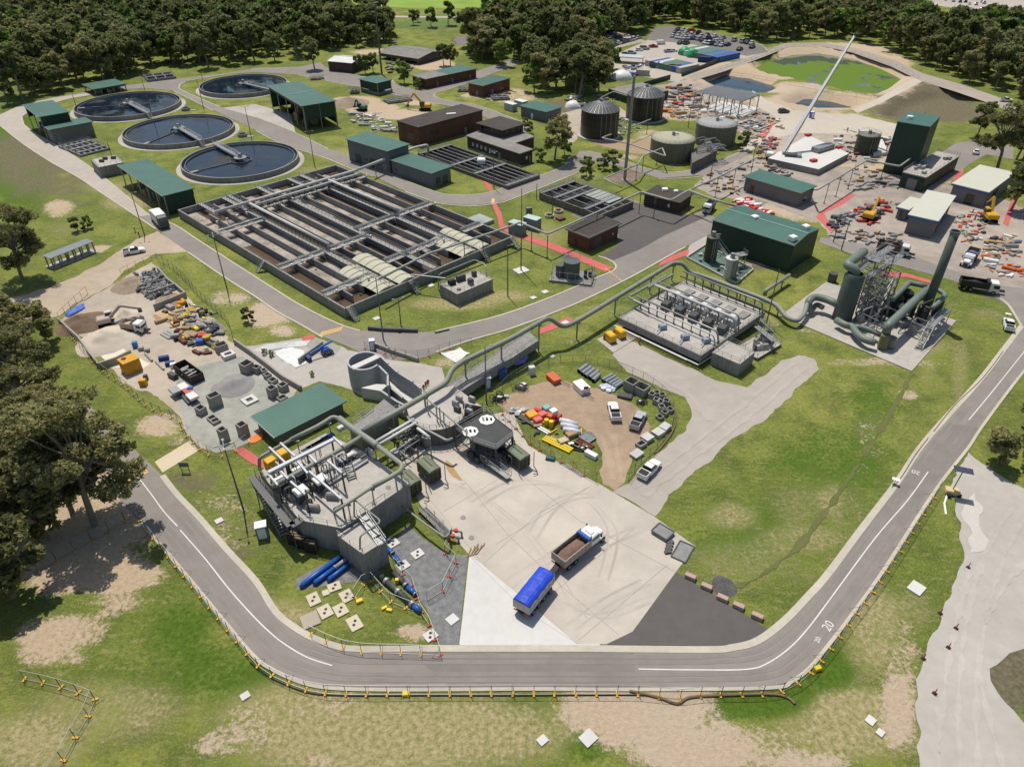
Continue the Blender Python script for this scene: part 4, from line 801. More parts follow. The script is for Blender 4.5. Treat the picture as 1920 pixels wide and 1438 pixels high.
# ---------- round clarifiers
def rail_path(mb,pts,hh=1.05,sp_=1.8,r=.035,closed=False):
    pts=[Vector(p) for p in pts]
    if closed: pts.append(pts[0])
    for a,b in zip(pts,pts[1:]):
        n=max(1,int((b-a).length/sp_))
        for zz in(.55,hh): mb.bar(a+Vector((0,0,zz)),b+Vector((0,0,zz)),r*1.6)
        for i in range(n+1): p=a.lerp(b,i/n); mb.bar(p,p+Vector((0,0,hh)),r*1.8)
    return mb
def clarifier(label,cx,yl,yr,xl,xr,ang,arm):
    zr=1.7; c=G(cx,(yl+yr)/2,zr); L_=G(xl,yl,zr); R_=G(xr,yr,zr); r=(R_-L_).length/2; c=(L_+R_)/2; c=Vector((c.x,c.y,0))
    t=thing('round_clarifier',label,'tank',c,group='round clarifier tanks')
    M().lathe(c,[(r-.45,.4),(r-.45,zr),(r,zr),(r,0)],72).build('wall',concrete_wall,t)
    M().lathe(c,[(r+.02,.06),(r+1.5,.06),(r+1.6,0)],72).build('apron',concrete,t)
    mb=M(); mb.cone((c.x,c.y),r-.4,r-.4,.2,.95,72); mb.build('water',tank_water,t)
    mb=M(); mb.lathe(c,[(r-1.5,1.0),(r-1.5,1.35),(r-1.35,1.35),(r-1.35,1.0)],72); mb.build('launder',concrete_wall,t)
    ang=G(*ang,2.0); d=Vector((ang.x-c.x,ang.y-c.y,0)).normalized(); n=Vector((-d.y,d.x,0)); ang=math.atan2(d.y,d.x)
    # centre well, octagonal deck, bridge
    M().lathe(c,[(3.6,.5),(3.6,1.25),(3.4,1.25),(3.4,.5)],8).build('centre_well',concrete_dark,t)
    mb=M(); mb.cone((c.x,c.y),2.2,2.2,1.9,2.1,8); mb.cone((c.x,c.y),.8,.8,0,1.9,10); mb.box((c.x,c.y,2.7),(1,1,1.2)); rail_path(mb,[(c.x+2.1*math.cos(a*math.pi/4),c.y+2.1*math.sin(a*math.pi/4),2.1) for a in range(8)],closed=True); mb.build('centre_platform',galv,t)
    a=c+d*1.5; b=c+d*(r+1)
    mb=M(); mb.bar(a+Vector((0,0,2)),b+Vector((0,0,2)),1.3,.12)
    for s in(-.65,.65): mb.bar(a+n*s+Vector((0,0,1.85)),b+n*s+Vector((0,0,1.85)),.18,.4)
    mb.build('bridge_deck',galv,t)
    mb=M()
    for s in(-.65,.65): rail_path(mb,[a+n*s+Vector((0,0,2)),b+n*s+Vector((0,0,2))],1.1,1.5,.045)
    mb.build('handrail',steel_white,t)
    mb=M(); e=b+d*2.2
    for k in range(7): p=b.lerp(e,k/7); mb.box((p.x,p.y,1.9-k*.27),(.3,1.2,.05),rz=ang)
    for s in(-.6,.6): mb.bar(b+n*s+Vector((0,0,1.95)),e+n*s,.08,.2); mb.bar(b+n*s+Vector((0,0,3)),e+n*s+Vector((0,0,1)),.06)
    mb.build('stair',galv,t)
    mb=M(); d2=Vector((math.cos(arm),math.sin(arm),0)); mb.bar(c+d2*3.5+Vector((0,0,1.05)),c+d2*(r-1.5)+Vector((0,0,1.05)),.35,.25); mb.build('scum_skimmer',steel_dark,t)
    p=c-d*(r*.6); mb=M(); mb.box((c.x+d2.x*(r-2.6),c.y+d2.y*(r-2.6),1.1),(2.6,1.2,.3),rz=arm); mb.build('scum_box',galv,t)
    return t
clarifier('round clarifier tank at upper left beside the open shed',240,194,194,147.5,332.5,(286,216),math.pi+.3)
clarifier('round clarifier tank in the middle of the left three',335,241,241,236.5,434.5,(386,269),-1.9)
clarifier('nearest round clarifier tank just behind the aeration basin',450,297,297,344.5,557,(396,266),-2.35)
clarifier('farthest round clarifier tank beside the long green truck shed',457,157,157,377,536,(503,167),-.1)
for x,y,lb in((349,207,'small round concrete manhole ring above the middle clarifier'),(455,256,'small round concrete manhole ring above the nearest clarifier')):
    p=G(x,y); t=thing('manhole_ring',lb,'manhole',p); M().lathe(p,[(1.7,.05),(1.7,1.0),(1.35,1.0),(1.35,.3),(0.01,.3)],24).build('ring',concrete_wall,t); M().box((p.x+3,p.y-.5,.1),(2.2,1.2,.2),rz=.3).build('slab',concrete,t)
# ---------- aeration basin
def stairs(t,top,out,wd=1.0,h=2.4,run=None,m=None,name='stair'):
    top=Vector(top); out=Vector(out).normalized(); n=Vector((-out.y,out.x,0)); run=run or h*1.0; k=max(4,int(h/.24)); mb=M()
    for i in range(k): p=top+out*run*(i+.5)/k; mb.box((p.x,p.y,top.z-h*(i+.5)/k),(run/k*1.0,wd,.05),rz=math.atan2(out.y,out.x))
    e=top+out*run-Vector((0,0,h))
    for s in(-wd/2,wd/2):
        mb.bar(top+n*s,e+n*s,.08,.22); mb.bar(top+n*s+Vector((0,0,1)),e+n*s+Vector((0,0,1)),.06)
        for j in range(4): p=top.lerp(e,j/3)+n*s; mb.bar(p,p+Vector((0,0,1)),.05)
    return mb.build(name,m or galv,t)
hb=HG((649,597),579); N_=G(646,579,hb); Lc=G(342,391,hb); Rc=G(958,441,hb); u=(Lc-N_); w_=(Rc-N_)
q=rect3((342,391),(646,579),(958,441),hb); A_,B_,C_,D_=[Vector((p.x,p.y,0)) for p in q]   # A left, B near, C right, D far
U=(A_-B_); W=(C_-B_); LU,LW=U.length,W.length; U.normalize(); W.normalize()
def bp(uu,ww,z=0): v=B_+U*uu+W*ww; return Vector((v.x,v.y,z))
print('BASIN',LU,LW,hb,P(D_+Vector((0,0,hb))))
cen=(A_+C_)/2; bt=thing('aeration_basin','big rectangular concrete aeration basin with foaming lanes','basin',cen)
def wallbar(mb,a,b,wd,z0,z1): 
    a=Vector(a);b=Vector(b); d=b-a; mb.box(((a.x+b.x)/2,(a.y+b.y)/2,(z0+z1)/2),(d.length,wd,z1-z0),rz=math.atan2(d.y,d.x))
mb=M()
for a,b in((bp(-0,.2),bp(LU,.2)),(bp(LU,LW-.2),bp(0,LW-.2))): wallbar(mb,a,b,.4,0,hb)
for a,b in((bp(.2,.4),bp(.2,LW-.4)),(bp(LU-.2,.4),bp(LU-.2,LW-.4))): wallbar(mb,a,b,.4,0,hb)
mb.build('outer_wall',concrete_wall,bt)
NL=12; lw=(LW-.8)/NL
M().sheet([bp(.3,.3),bp(.3,LW-.3),bp(LU-.3,LW-.3),bp(LU-.3,.3)],.6).build('mixed_liquor',brown_water,bt)
mb=M()
for i in range(1,NL):
    e=.4 if i%2 else 5.5
    if i in(3,9): e=.4
    wallbar(mb,bp(e+(3.2 if i%2 else 0),.4+lw*i),bp(LU-(3 if i%2==0 else 9),.4+lw*i),.32,.3,hb-.02)
mb.build('lane_wall',concrete_wall,bt)
mb=M()
rn=random.Random(12)
for i in range(NL):
    segs=[(LU*.86,LU*.99)] if i%2==0 else []
    if i in(1,2,4,5,7,10): segs+=[(LU*.36,LU*.84)]
    if i in(1,2,4,7,8,10): segs+=[(LU*.12,LU*.33)]
    if i in(0,6,11): segs+=[(LU*.6,LU*.84)]
    if i in(3,9): segs+=[(LU*.05,LU*.09)]
    for a,b in segs:
        pts=rag([bp(a,.4+lw*i+.25),bp(b,.4+lw*i+.25),bp(b,.4+lw*(i+1)-.25),bp(a,.4+lw*(i+1)-.25)],.35,.8); mb.sheet(pts,.64)
mb.build('foam',foam,bt)
# arched covers near the front
cov=mat('cream cover',(.44,.43,.33),.7,amt=.07,scale=1)
def arched(w0,w1,u0,u1,n):
    mb=M(); k=8
    for i in range(k):
        a0,a1=i/k,(i+1)/k; z=lambda a:hb-.1+.55*math.sin(math.pi*a)
        vs=[bp(u0,w0+(w1-w0)*a0,z(a0)),bp(u1,w0+(w1-w0)*a0,z(a0)),bp(u1,w0+(w1-w0)*a1,z(a1)),bp(u0,w0+(w1-w0)*a1,z(a1))]; mb._add(vs,[(0,1,2,3)])
    for uu in(u0,u1): mb._add([bp(uu,w0+(w1-w0)*i/k,hb-.1+.55*math.sin(math.pi*i/k)) for i in range(k+1)],[tuple(range(k+1))])
    mb.build('arched_cover',cov,bt)
    mb=M()
    for j in range(n+1):
        uu=u0+(u1-u0)*j/n; mb.tube([bp(uu,w0+(w1-w0)*i/k,hb-.07+.57*math.sin(math.pi*i/k)) for i in range(k+1)],.06,4)
    mb.build('cover_rib',steel_dark,bt)
arched(.4+lw*2.05,.4+lw*3.3,.5,LU*.2,7); arched(.4+lw*3.5,.4+lw*4.6,.5,LU*.24,7); arched(.4+lw*8.05,.4+lw*9.2,.5,LU*.17,6); arched(.4+lw*9.4,.4+lw*10.3,.5,LU*.2,6)
# walkways
def walkway(a,b,wd=1.3,z=None,rails=True,pipes=0,name='walkway'):
    z=z or hb+.12; a=Vector(a);b=Vector(b); d=(b-a).normalized(); n=Vector((-d.y,d.x,0)); mb=M(); mb.bar(Vector((a.x,a.y,z)),Vector((b.x,b.y,z)),wd,.12)
    mb.build(name,mat('grating',(.30,.30,.29),.6,amt=.15,scale=3),bt)
    mb=M()
    if rails:
        for s in(-wd/2,wd/2): rail_path(mb,[Vector((a.x,a.y,z))+n*s,Vector((b.x,b.y,z))+n*s],1.05,1.6)
        mb.build('handrail',galv,bt)
    for i in range(pipes):
        s=wd/2+.35+i*.5; M().tube([Vector((a.x,a.y,z+.25))+n*s,Vector((b.x,b.y,z+.25))+n*s],.17,8).build('air_pipe',galv,bt)
walkway(bp(.6,.4+lw*3),bp(LU-1,.4+lw*3)); walkway(bp(.6,.4+lw*6),bp(LU*.86,.4+lw*6),pipes=1); walkway(bp(.6,.4+lw*9),bp(LU-1,.4+lw*9))
# cross galleries
walkway(bp(LU*.335,.4),bp(LU*.335,lw*3.0),pipes=2); walkway(bp(LU*.335,.4+lw*3.2),bp(LU*.335,.4+lw*6),pipes=2); walkway(bp(LU*.40,.4+lw*6),bp(LU*.40,.4+lw*12),pipes=2)
walkway(bp(LU*.10,.4+lw*0),bp(LU*.10,.4+lw*3),pipes=2); walkway(bp(LU*.14,.4+lw*4.6),bp(LU*.14,.4+lw*6),pipes=2); walkway(bp(LU*.14,.4+lw*6),bp(LU*.14,.4+lw*9),pipes=2); walkway(bp(LU*.14,.4+lw*10.4),bp(LU*.14,.4+lw*12),pipes=2)
walkway(bp(LU*.70,.4+lw*0),bp(LU*.70,.4+lw*3),pipes=2); walkway(bp(LU*.80,.4+lw*3),bp(LU*.80,.4+lw*12),1.6,pipes=2)
for i in(1.4,3.4,5.6,8): walkway(bp(LU-.4,.4+lw*i),bp(LU*.87,.4+lw*i),1.2)
# high level air mains on trestles
big=mat('air main',(.50,.50,.47),.5,amt=.08)
def high(p0,p1,r,z,n,side=0):
    M().tube([p0+Vector((0,0,z)),p1+Vector((0,0,z))],r,12).build('air_main',big,bt,smooth=True)
    mb=M(); d=(p1-p0).normalized(); nn=Vector((-d.y,d.x,0))
    for i in range(n):
        p=p0.lerp(p1,(i+.5)/n)
        for s in(-.45,.45): mb.bar(p+nn*s+Vector((0,0,hb)),p+nn*s+Vector((0,0,z-r)),.12)
        mb.bar(p-nn*.6+Vector((0,0,z-r-.08)),p+nn*.6+Vector((0,0,z-r-.08)),.15)
    for zz in(hb+1.0,): mb.bar(p0+nn*.5+Vector((0,0,zz)),p1+nn*.5+Vector((0,0,zz)),.14); mb.bar(p0-nn*.5+Vector((0,0,zz)),p1-nn*.5+Vector((0,0,zz)),.14)
    mb.build('trestle',steel_dark,bt)
high(bp(LU*.82,lw*1.0),bp(LU*.82,lw*11.7),.42,hb+2.1,22); high(bp(LU*.79,lw*3.2),bp(LU*.79,lw*11.5),.3,hb+1.8,18)
high(bp(LU*.81,.6+lw*3.15),bp(LU*.33,.6+lw*3.15),.42,hb+1.9,22); high(bp(LU*.81,.6+lw*9.15),bp(LU*.40,.6+lw*9.15),.42,hb+1.9,20)
# droppers and valves along the galleries
rn=random.Random(5)
for uu,w0,w1 in((.77,0,12),(.31,0,6),(.37,6,12),(.08,0,3),(.12,6,9)):
    k=int((w1-w0)*3)
    for i in range(k):
        ww=.4+lw*(w0+(w1-w0)*(i+.5)/k); p=bp(LU*uu,ww,hb+.3); mb=M(); mb.tube([p,p+U*rn.uniform(-.8,-.4),p+U*-.8+Vector((0,0,-1.4))],.09,6,bend=.2)
        if i%2: mb.build('dropper_pipe',galv,bt); M().box((p.x,p.y,hb+.9),(.45,.45,.7),rz=.6).build('valve_actuator',steel_white,bt)
stairs(bt,bp(LU*.42,0,hb+.1),-W,1.1,hb); stairs(bt,bp(-.0,.9,hb+.1),-U,1.1,hb,3); stairs(bt,bp(0,lw*4.2,hb+.1),-U,1.1,hb,3); stairs(bt,bp(0,lw*9.5,hb+.1),-U,1.1,hb,3); stairs(bt,bp(0,LW-1,hb+.1),-U,1.1,hb,3)
# long pipe passing over the front of the basin, from a pole near (711,522) to the right
# ---------- pipes, plant and process structures
def gp(*a): return [G(x,y,z) for x,y,z in a]
def pipe(name,label,runs,m,sup=(),group=None,cat='pipe',joint=0):
    """runs: list of (radius, [(px,py,z)...]); sup: list of (px,py,z) support heads"""
    p0=G(*runs[0][1][0]); t=thing(name,label,cat,(p0.x,p0.y,0),group=group)
    for r,pts in runs:
        M().tube(gp(*pts),r,14,bend=r*3.2).build('pipe_run',m,t,smooth=True)
        if joint:
            mb=M(); g=gp(*pts)
            for a,b in zip(g,g[1:]):
                L=(b-a).length
                if L<joint*.8: continue
                n=int(L/joint)
                for i in range(1,n+1): c=a.lerp(b,i/(n+1)); d=(b-a).normalized(); mb.tube([c-d*.09,c+d*.09],r*1.13,14)
            if mb.v: mb.build('flange',m,t)
    for s in sup:
        g=G(*s[:3]); z=s[2]-runs[0][0]; zb=s[3] if len(s)>3 else 0; mb=M(); mb.cone((g.x,g.y),.17 if runs[0][0]>.35 else .1,.17 if runs[0][0]>.35 else .1,zb,z,8); mb.box((g.x,g.y,zb+.05),(.7,.7,.1)); mb.box((g.x,g.y,z-.05),(runs[0][0]*2.2,.3,.14)); mb.build('support_post',duct if m in(duct,) else steel_dark,t)
    return t
R=.5
pipe('foul_air_duct','large grey green duct crossing the site from the inlet works to the scrubber','x' and [(R,[(681,808,5.6),(760,763,5.6),(837,718,5.6),(846,694,6.6),(864,680,6.6),(960,634,6.6),(1030,594,6.6),(1055,615,4.4),(1088,599,4.4),(1160,555,4.4),(1262,493,4.4),(1281,494,4.4),(1293,511,2.6),(1325,520,2.4),(1435,562,2.4),(1458,573,2.4),(1475,596,1.6),(1495,603,1.6),(1509,588,1.8),(1513,570,2.8),(1522,558,3.4),(1540,556,3.4),(1570,568,3.4)])],duct,
 sup=[(736,777,5.6,1.5),(796,742,5.6,1.5),(872,676,6.6),(940,643,6.6),(1011,606,6.6),(1083,602,4.4),(1155,558,4.4),(1222,517,4.4),(1264,495,4.4),(1340,526,2.4),(1390,545,2.4),(1461,577,2.0)],joint=9)
pipe('foul_air_duct','tapering grey green duct looping above the inlet screens',[(.34,[(545,824,8),(600,797,8),(624,781,8),(637,785,8)]),(.5,[(636,784,8),(660,803,8),(700,830,8),(708,836,8)]),(.36,[(707,835,8),(755,872,8),(752,882,8),(735,893,8),(700,912,8)]),(.24,[(701,911,8),(660,938,8),(626,960,8)]),(.26,[(546,824,8),(500,850,8),(486,858,8),(487,880,5.2)]),(.34,[(678,818,8),(640,842,8),(560,885,8),(510,912,8)])],duct,sup=[(616,790,8,5),(556,823,8,5),(702,833,8,5),(752,884,8,5),(697,914,8,5),(652,943,8,5),(646,840,8,5),(590,870,8,5)])
sp_=galv
small=mat('grey pipe',(.33,.34,.30),.5,amt=.08)
pipe('overhead_pipe','long slim grey pipe on tall posts along the front of the aeration basin',[(.26,[(711,523,6.2),(800,477,6.2),(959,424,6),(974,417,6),(1027,439,6),(1120,398,6),(1202,360,6),(1258,376,6),(1291,357,6),(1350,331,6),(1418,296,6)]),(.3,[(1291,357,6),(1330,372,6),(1384,388,6)])],small,sup=[(870,454,6),(905,443,6),(997,428,6),(1027,441,6),(1120,398,6),(1202,362,6),(1230,370,6),(1297,357,6),(1347,333,6),(1380,316,6),(1413,299,6)])
pipe('overhead_pipe','slim grey pipe on posts behind the big green hall',[(.26,[(1520,356,2),(1533,356,6),(1580,328,6),(1625,301,6),(1687,312,6),(1722,287,6)])],small,sup=[(1555,344,6),(1577,332,6),(1600,318,6),(1660,307,6),(1715,293,6)])
pipe('overhead_pipe','zigzag grey pipe on posts beside the tall steel pole',[(.22,[(1166,352,5),(1132,335,5),(1195,309,5),(1207,292,5),(1242,278,5),(1248,293,5),(1180,270,5),(1128,259,5),(1146,252,5)])],small,sup=[(1195,309,5),(1207,293,5),(1234,281,5),(1180,270,5)])
pipe('overhead_pipe','thin pipe run in front of the far black tank',[(.2,[(1126,184,5),(1150,172,5.0),(1205,189,5)]),(.2,[(1180,240,5),(1220,224,5)])],small,sup=[(1150,174,5),(1190,184,5),(1215,226,5)])
# main that leaves the basin and crosses the loop road
e=bp(LU*.82,lw*11.7)+Vector((0,0,hb+2.1)); g=G(778,277,3.8); t=thing('air_supply_main','pale pipe crossing over the loop road from basin to brick hall','pipe',(e.x,e.y,0)); M().tube([e,g,g+Vector((4,3,0)),g+Vector((4,3,-3))],.42,12,bend=1).build('pipe_run',big,t,smooth=True); mb=M()
for k in(.3,.7): p=e.lerp(g,k); mb=M(); mb.bar((p.x,p.y,0),p,.2); mb.build('support_post',galv,t)
# ---------- settling channels
def chan(label,p1,p2,p3,z,nl,across,wallm,seed,covers=(),rails=True,depth=.35,name='settling_channels',wat=None):
    q=rect3(p1,p2,p3,z); A,B,Cc,D=[Vector((p.x,p.y,0)) for p in q]; c=(A+Cc)/2; t=thing(name,label,'basin',(c.x,c.y,0)); LU_,LW_=(A-B).length,(Cc-B).length; u,w=(A-B).normalized(),(Cc-B).normalized()
    def f(a,b): return B+u*a+w*b
    mb=M(); wallbar(mb,f(0,.2),f(LU_,.2),.5,0,z); wallbar(mb,f(0,LW_-.2),f(LU_,LW_-.2),.5,0,z); wallbar(mb,f(.2,.45),f(.2,LW_-.45),.5,0,z); wallbar(mb,f(LU_-.2,.45),f(LU_-.2,LW_-.45),.5,0,z); mb.build('outer_wall',wallm,t)
    M().sheet([f(.3,.3),f(LU_-.3,.3),f(LU_-.3,LW_-.3),f(.3,LW_-.3)],depth).build('water',wat or water_mat('dark channel water',(.012,.014,.012)),t)
    mb=M()
    for i in range(1,nl): wallbar(mb,f(.5,LW_*i/nl),f(LU_-.5,LW_*i/nl),.45,.1,z-.02)
    mb.build('lane_wall',wallm,t)
    for k in across:
        mb=M(); mb.bar(f(LU_*k,0)+Vector((0,0,z+.1)),f(LU_*k,LW_)+Vector((0,0,z+.1)),1.1,.12); 
        for s in(-.5,.5): rail_path(mb,[f(LU_*k+s,0)+Vector((0,0,z+.15)),f(LU_*k+s,LW_)+Vector((0,0,z+.15))],1,1.8)
        mb.build('walkway',galv,t)
    for (k0,k1,l0,l1,m) in covers:
        mb=M(); mb.prism([f(LU_*k0,LW_*l0),f(LU_*k1,LW_*l0),f(LU_*k1,LW_*l1),f(LU_*k0,LW_*l1)],z+.02,z+.2); mb.build('cover',m,t)
        mb=M()
        for i in range(6): a=k0+(k1-k0)*i/5; mb.bar(f(LU_*a,LW_*l0)+Vector((0,0,z+.25)),f(LU_*a,LW_*l1)+Vector((0,0,z+.25)),.12)
        mb.build('cover_rib',galv,t)
    if rails: mb=M(); rail_path(mb,[f(.1,.1)+Vector((0,0,z)),f(LU_-.1,.1)+Vector((0,0,z)),f(LU_-.1,LW_-.1)+Vector((0,0,z)),f(.1,LW_-.1)+Vector((0,0,z))],1.05,2,.03,True); mb.build('handrail',galv,t)
    return t,f,LU_,LW_
t,f,a_,b_=chan('long dark settling channels between the brown office and the loop road',(793,285),(952,350),(1009,328),1.0,6,(.02,.35,.6,.98),concrete_dark,1)
mb=M(); p=f(a_*.48,b_*.6); mb.box((p.x,p.y,1.9),(2.6,2.6,1.6),b=.3); mb.build('drive_housing',white,t)
chan('cluster of small open concrete tanks behind the brick pump house',(1011,362),(1125,404),(1188,378),2.0,4,(.25,.6,.75,.98),mat('brown stained concrete',(.19,.165,.14),.9,amt=.3,scale=1,streak=.4),2,covers=((.15,.55,.55,.97,mat('pale green cover',(.30,.33,.30),.6)),))
chan('low concrete weir tank with railings beside the narrow green-roofed building',(120,271),(151,291),(202,276),.7,5,(.2,.5,.8),concrete_wall,3,depth=.2,name='weir_tank')
chan('low railed concrete weir tank near the upper left junction',(266,141),(276,150),(330,144),1.0,3,(.5,),concrete_wall,4,name='weir_tank')
chan('narrow dark channel on the lawn below the raised green tower',(720,187),(728,193),(772,186),.7,3,(.3,.7),concrete_dark,5,rails=False,name='weir_tank')
chan('small round-cornered sump on the lawn left of the raised green tower',(654,166),(656,172),(672,172),1.2,2,(.5,),concrete_dark,6,rails=False,name='sump')
chan('small railed sump beside the far lawn road',(578,145),(582,149),(608,148),.6,2,(.5,),concrete_dark,7,rails=False,name='sump')
chan('dark weir pit in front of the brick plant room',(853,164),(858,170),(884,171),.8,3,(.5,),concrete_dark,8,rails=False,name='weir_pit')
chan('dark weir pit behind the pale cabins',(915,180),(925,186),(957,186),.8,3,(.4,),concrete_dark,9,rails=False,name='weir_pit')
chan('pale concrete chamber with open pits right of the grey topped tank',(1385,231),(1420,243),(1437,232),.6,3,(.4,),kerbm,10,rails=False,name='chamber')
# equipment boxes on slabs
def deckbox(name,label,cat,p1,p2,p3,base,wallm,floor=True,rail=True,rim=.25):
    z=HG(base,p2[1]); q=rect3(p1,p2,p3,z); c=(q[0]+q[2])/2; t=thing(name,label,cat,(c.x,c.y,0)); w=[Vector((p.x,p.y,0)) for p in q]
    M().prism(w,0,z-.12).build('wall',wallm,t); M().prism([c*0+Vector((c.x,c.y,0))+(p-Vector((c.x,c.y,0)))*1.005 for p in w],z-.12,z).build('deck',concrete,t)
    if rail: mb=M(); rail_path(mb,[p+Vector((0,0,z)) for p in inset(w,.15)],1.05,1.8,.03,True); mb.build('handrail',galv,t)
    return t,w,z
def at(w,u,v): return w[0].lerp(w[1],u)+(w[3]-w[0])*v
t,w,z=deckbox('pump_chamber','tall concrete chamber with railed top in front of the aeration basin','chamber',(826,533),(857,552),(921,522),(858,573),concrete_wall)
for u,v,s,m in((.3,.2,(1.6,1,1.2),black),(.3,.45,(2.2,.8,1.4),steel_dark),(.35,.8,(1,.8,1.3),steel_dark),(.75,.5,(1,1.2,1.4),steel_dark),(.8,.15,(.7,.7,.5),concrete_wall)):
    p=at(w,u,v); M().box((p.x,p.y,z+s[2]/2),s,rz=.6,b=.1).build('pump_unit',m,t)
mb=M(); mb.tube([G(822,540,.3),G(822,515,z+2),G(890,487,z+2),G(912,498,z+2),G(912,520,z)],.14,8,bend=1); mb.tube([G(770,515,4),G(835,522,4.4),G(845,530,z+.5)],.16,8); mb.build('pipe',galv,t)
t,w,z=deckbox('valve_chamber','shallow concrete tank beside the left road with pumps on top','chamber',(173,299),(184,314),(231,304),(183,334),concrete_wall)
for u,v in((.3,.5),(.5,.3),(.4,.8)): p=at(w,u,v); M().box((p.x,p.y,z+.4),(1.4,.8,.8),b=.1).build('pump_unit',steel_dark,t)
# grey tank with rails near the crossing
p=G(1072,530); t=thing('chemical_skid','dark grey upright tank in a railed bund beside the road crossing','tank',(p.x,p.y+2,0)); c=Vector((p.x,p.y+2.2,0))
M().box((c.x+.3,c.y,.25),(10,6.5,.5),rz=-.25).build('bund',concrete_wall,t); gt=mat('dark grey tank',(.10,.11,.115),.5,amt=.1)
M().cone((c.x,c.y),1.95,1.95,.5,4.6,28).build('tank_shell',gt,t,smooth=False); M().cone((c.x-2.7,c.y+.3),1.0,1.0,.5,3.4,18).build('dosing_tank',gt,t); M().cone((c.x-1,c.y+2.5),1.3,.4,4,5,16).build('dome_cover',greyroof,t)
mb=M(); rail_path(mb,[(c.x-4.8,c.y-1.9,.5),(c.x-4.2,c.y+4,.5),(c.x+5.6,c.y+1.8,.5),(c.x+4.4,c.y-4,.5)],2.2,1.8,.04,True); rail_path(mb,[(c.x-2,c.y+1.5,4.6),(c.x+2,c.y+1.5,4.6)],1.1); mb.build('railing',galv,t)
mb=M(); mb.box((c.x+3.3,c.y-.5,1.4),(.7,.7,1.8)); mb.box((c.x+4.4,c.y,1.1),(.8,.6,1.2)); mb.tube([(c.x+3,c.y-1,.6),(c.x+3,c.y-1,2.6),(c.x+5,c.y,2.6),(c.x+5,c.y,.6)],.12,6); mb.build('control_cabinet',steel_dark,t)
# ---------- eastern platform
zE=HG((1314,688),667); A,B,Cc,D=[Vector((p.x,p.y,0)) for p in rect3((1162,594),(1314,667),(1431,583),zE)]
W4=[A,B,Cc,D]; c=(A+Cc)/2; t=thing('filter_platform','raised concrete platform with rows of pipes and white blower hoods','platform',(c.x,c.y,0))
ins=inset(W4,1.6); M().prism(ins,0,zE-1.55).build('plinth',concrete_dark,t); M().prism(W4,zE-1.5,zE-.05).build('wall',concrete_wall,t)
M().prism(inset(W4,.35),zE-.05,zE+.0).build('deck',concrete,t)
mb=M(); rail_path(mb,[p+Vector((0,0,zE)) for p in inset(W4,.12)],1.05,2,.03,True); mb.build('handrail',galv,t)
def ed(u,v,z=0): p=A.lerp(B,u)+(D-A)*v; return Vector((p.x,p.y,zE+z))
cream=mat('pale hood',(.55,.56,.54),.5,amt=.05)
for i in range(5):
    u=.2+.17*i
    mb=M(); mb.box(ed(u,.62,.9),(3.4,1.9,1.8),rz=math.atan2((D-A).y,(D-A).x),b=.5); mb.build('blower_hood',cream,t)
    mb=M(); mb.box(ed(u-.0,.80,.15),(3.0,1.9,.3),rz=math.atan2((D-A).y,(D-A).x)); mb.build('hatch',concrete_wall,t)
    mb=M(); mb.box(ed(u+.03,.42,.8),(2.0,1.6,1.6),rz=.9,b=.1); mb.build('blower',steel_dark,t)
    for k in range(4): 
        mb=M(); p=ed(u-.05+.035*k,.49,0); mb.tube([p,p+Vector((0,0,2.4))],.13,8); mb.tube([p+Vector((0,0,1.2)),p+Vector((.3,-.6,1.2)),p+Vector((.3,-.6,0))],.1,6); mb.build('riser_pipe',galv,t)
pw=mat('pale pipe',(.50,.50,.5),.45,amt=.07)
for v,r,z,m in((.53,.28,2.7,pw),(.58,.18,3.0,galv),(.27,.2,2.3,galv),(.22,.16,1.9,pw),(.97,.2,2.3,galv),(.93,.14,1.4,steel_dark)):
    M().tube([ed(-.02,v,z),ed(.96,v,z),ed(.985,v,0)],r,10,bend=1).build('header_pipe',m,t,smooth=True)
rn=random.Random(3)
for v,z in((.27,2.3),(.97,2.3),(.53,2.7)):
    for i in range(9):
        p=ed(.04+.105*i,v,0); mb=M(); mb.bar(p,p+Vector((0,0,z-.15)),.16); q_=p+(A-B).normalized()*.6; mb.tube([q_+Vector((0,0,z)),q_+Vector((.2,-.8,z-.4)),q_+Vector((.2,-1.1,.1))],.09,6,bend=.3); mb.build('pipe_support',steel_dark,t)
for u,v in((.45,.12),(.72,.12),(.9,.2)):
    mb=M(); mb.box(ed(u,v,.5),(1.5,1.1,1),rz=.3,b=.1); mb.tube([ed(u,v,.5),ed(u+.02,v-.1,.6)],.12,6); mb.build('sample_pump',mat('pale blue grey',(.25,.30,.38),.5),t)
mb=M(); mb.tube([ed(.0,-.03,-1.7),ed(1.01,-.03,-1.7),ed(1.02,.2,-1.7)],.16,8); mb.tube([ed(.0,-.055,-1.4),ed(.9,-.055,-1.4)],.12,8); mb.build('side_pipe',pw,t)
mb=M(); 
for (x0,y0,z0,x1,y1,z1) in((1180,556,4.2,1250,517,4.2),(1178,557,4.2,1215,578,4.2),(1215,540,4.5,1262,515,4.5)): mb.tube([G(x0,y0,z0),G(x1,y1,z1)],.3,10)
mb.build('feed_duct',duct,t)
t,w,z=deckbox('outlet_chamber','plain concrete chamber with railed top attached to the pipe platform','chamber',(1335,661),(1387,683),(1416,660),(1386,706),concrete_wall)
t,w,z=deckbox('plant_deck','low cluttered deck with pumps right of the pipe platform','platform',(1385,650),(1420,672),(1455,640),(1421,677),concrete_dark)
for i in range(12):
    p=at(w,rn.uniform(.1,.9),rn.uniform(.1,.9)); M().box((p.x,p.y,z+.5),(rn.uniform(.6,2),.7,rn.uniform(.6,1.4)),rz=rn.uniform(0,1.5),b=.1).build('pump_unit',rn.choice([galv,steel_dark,concrete]),t)
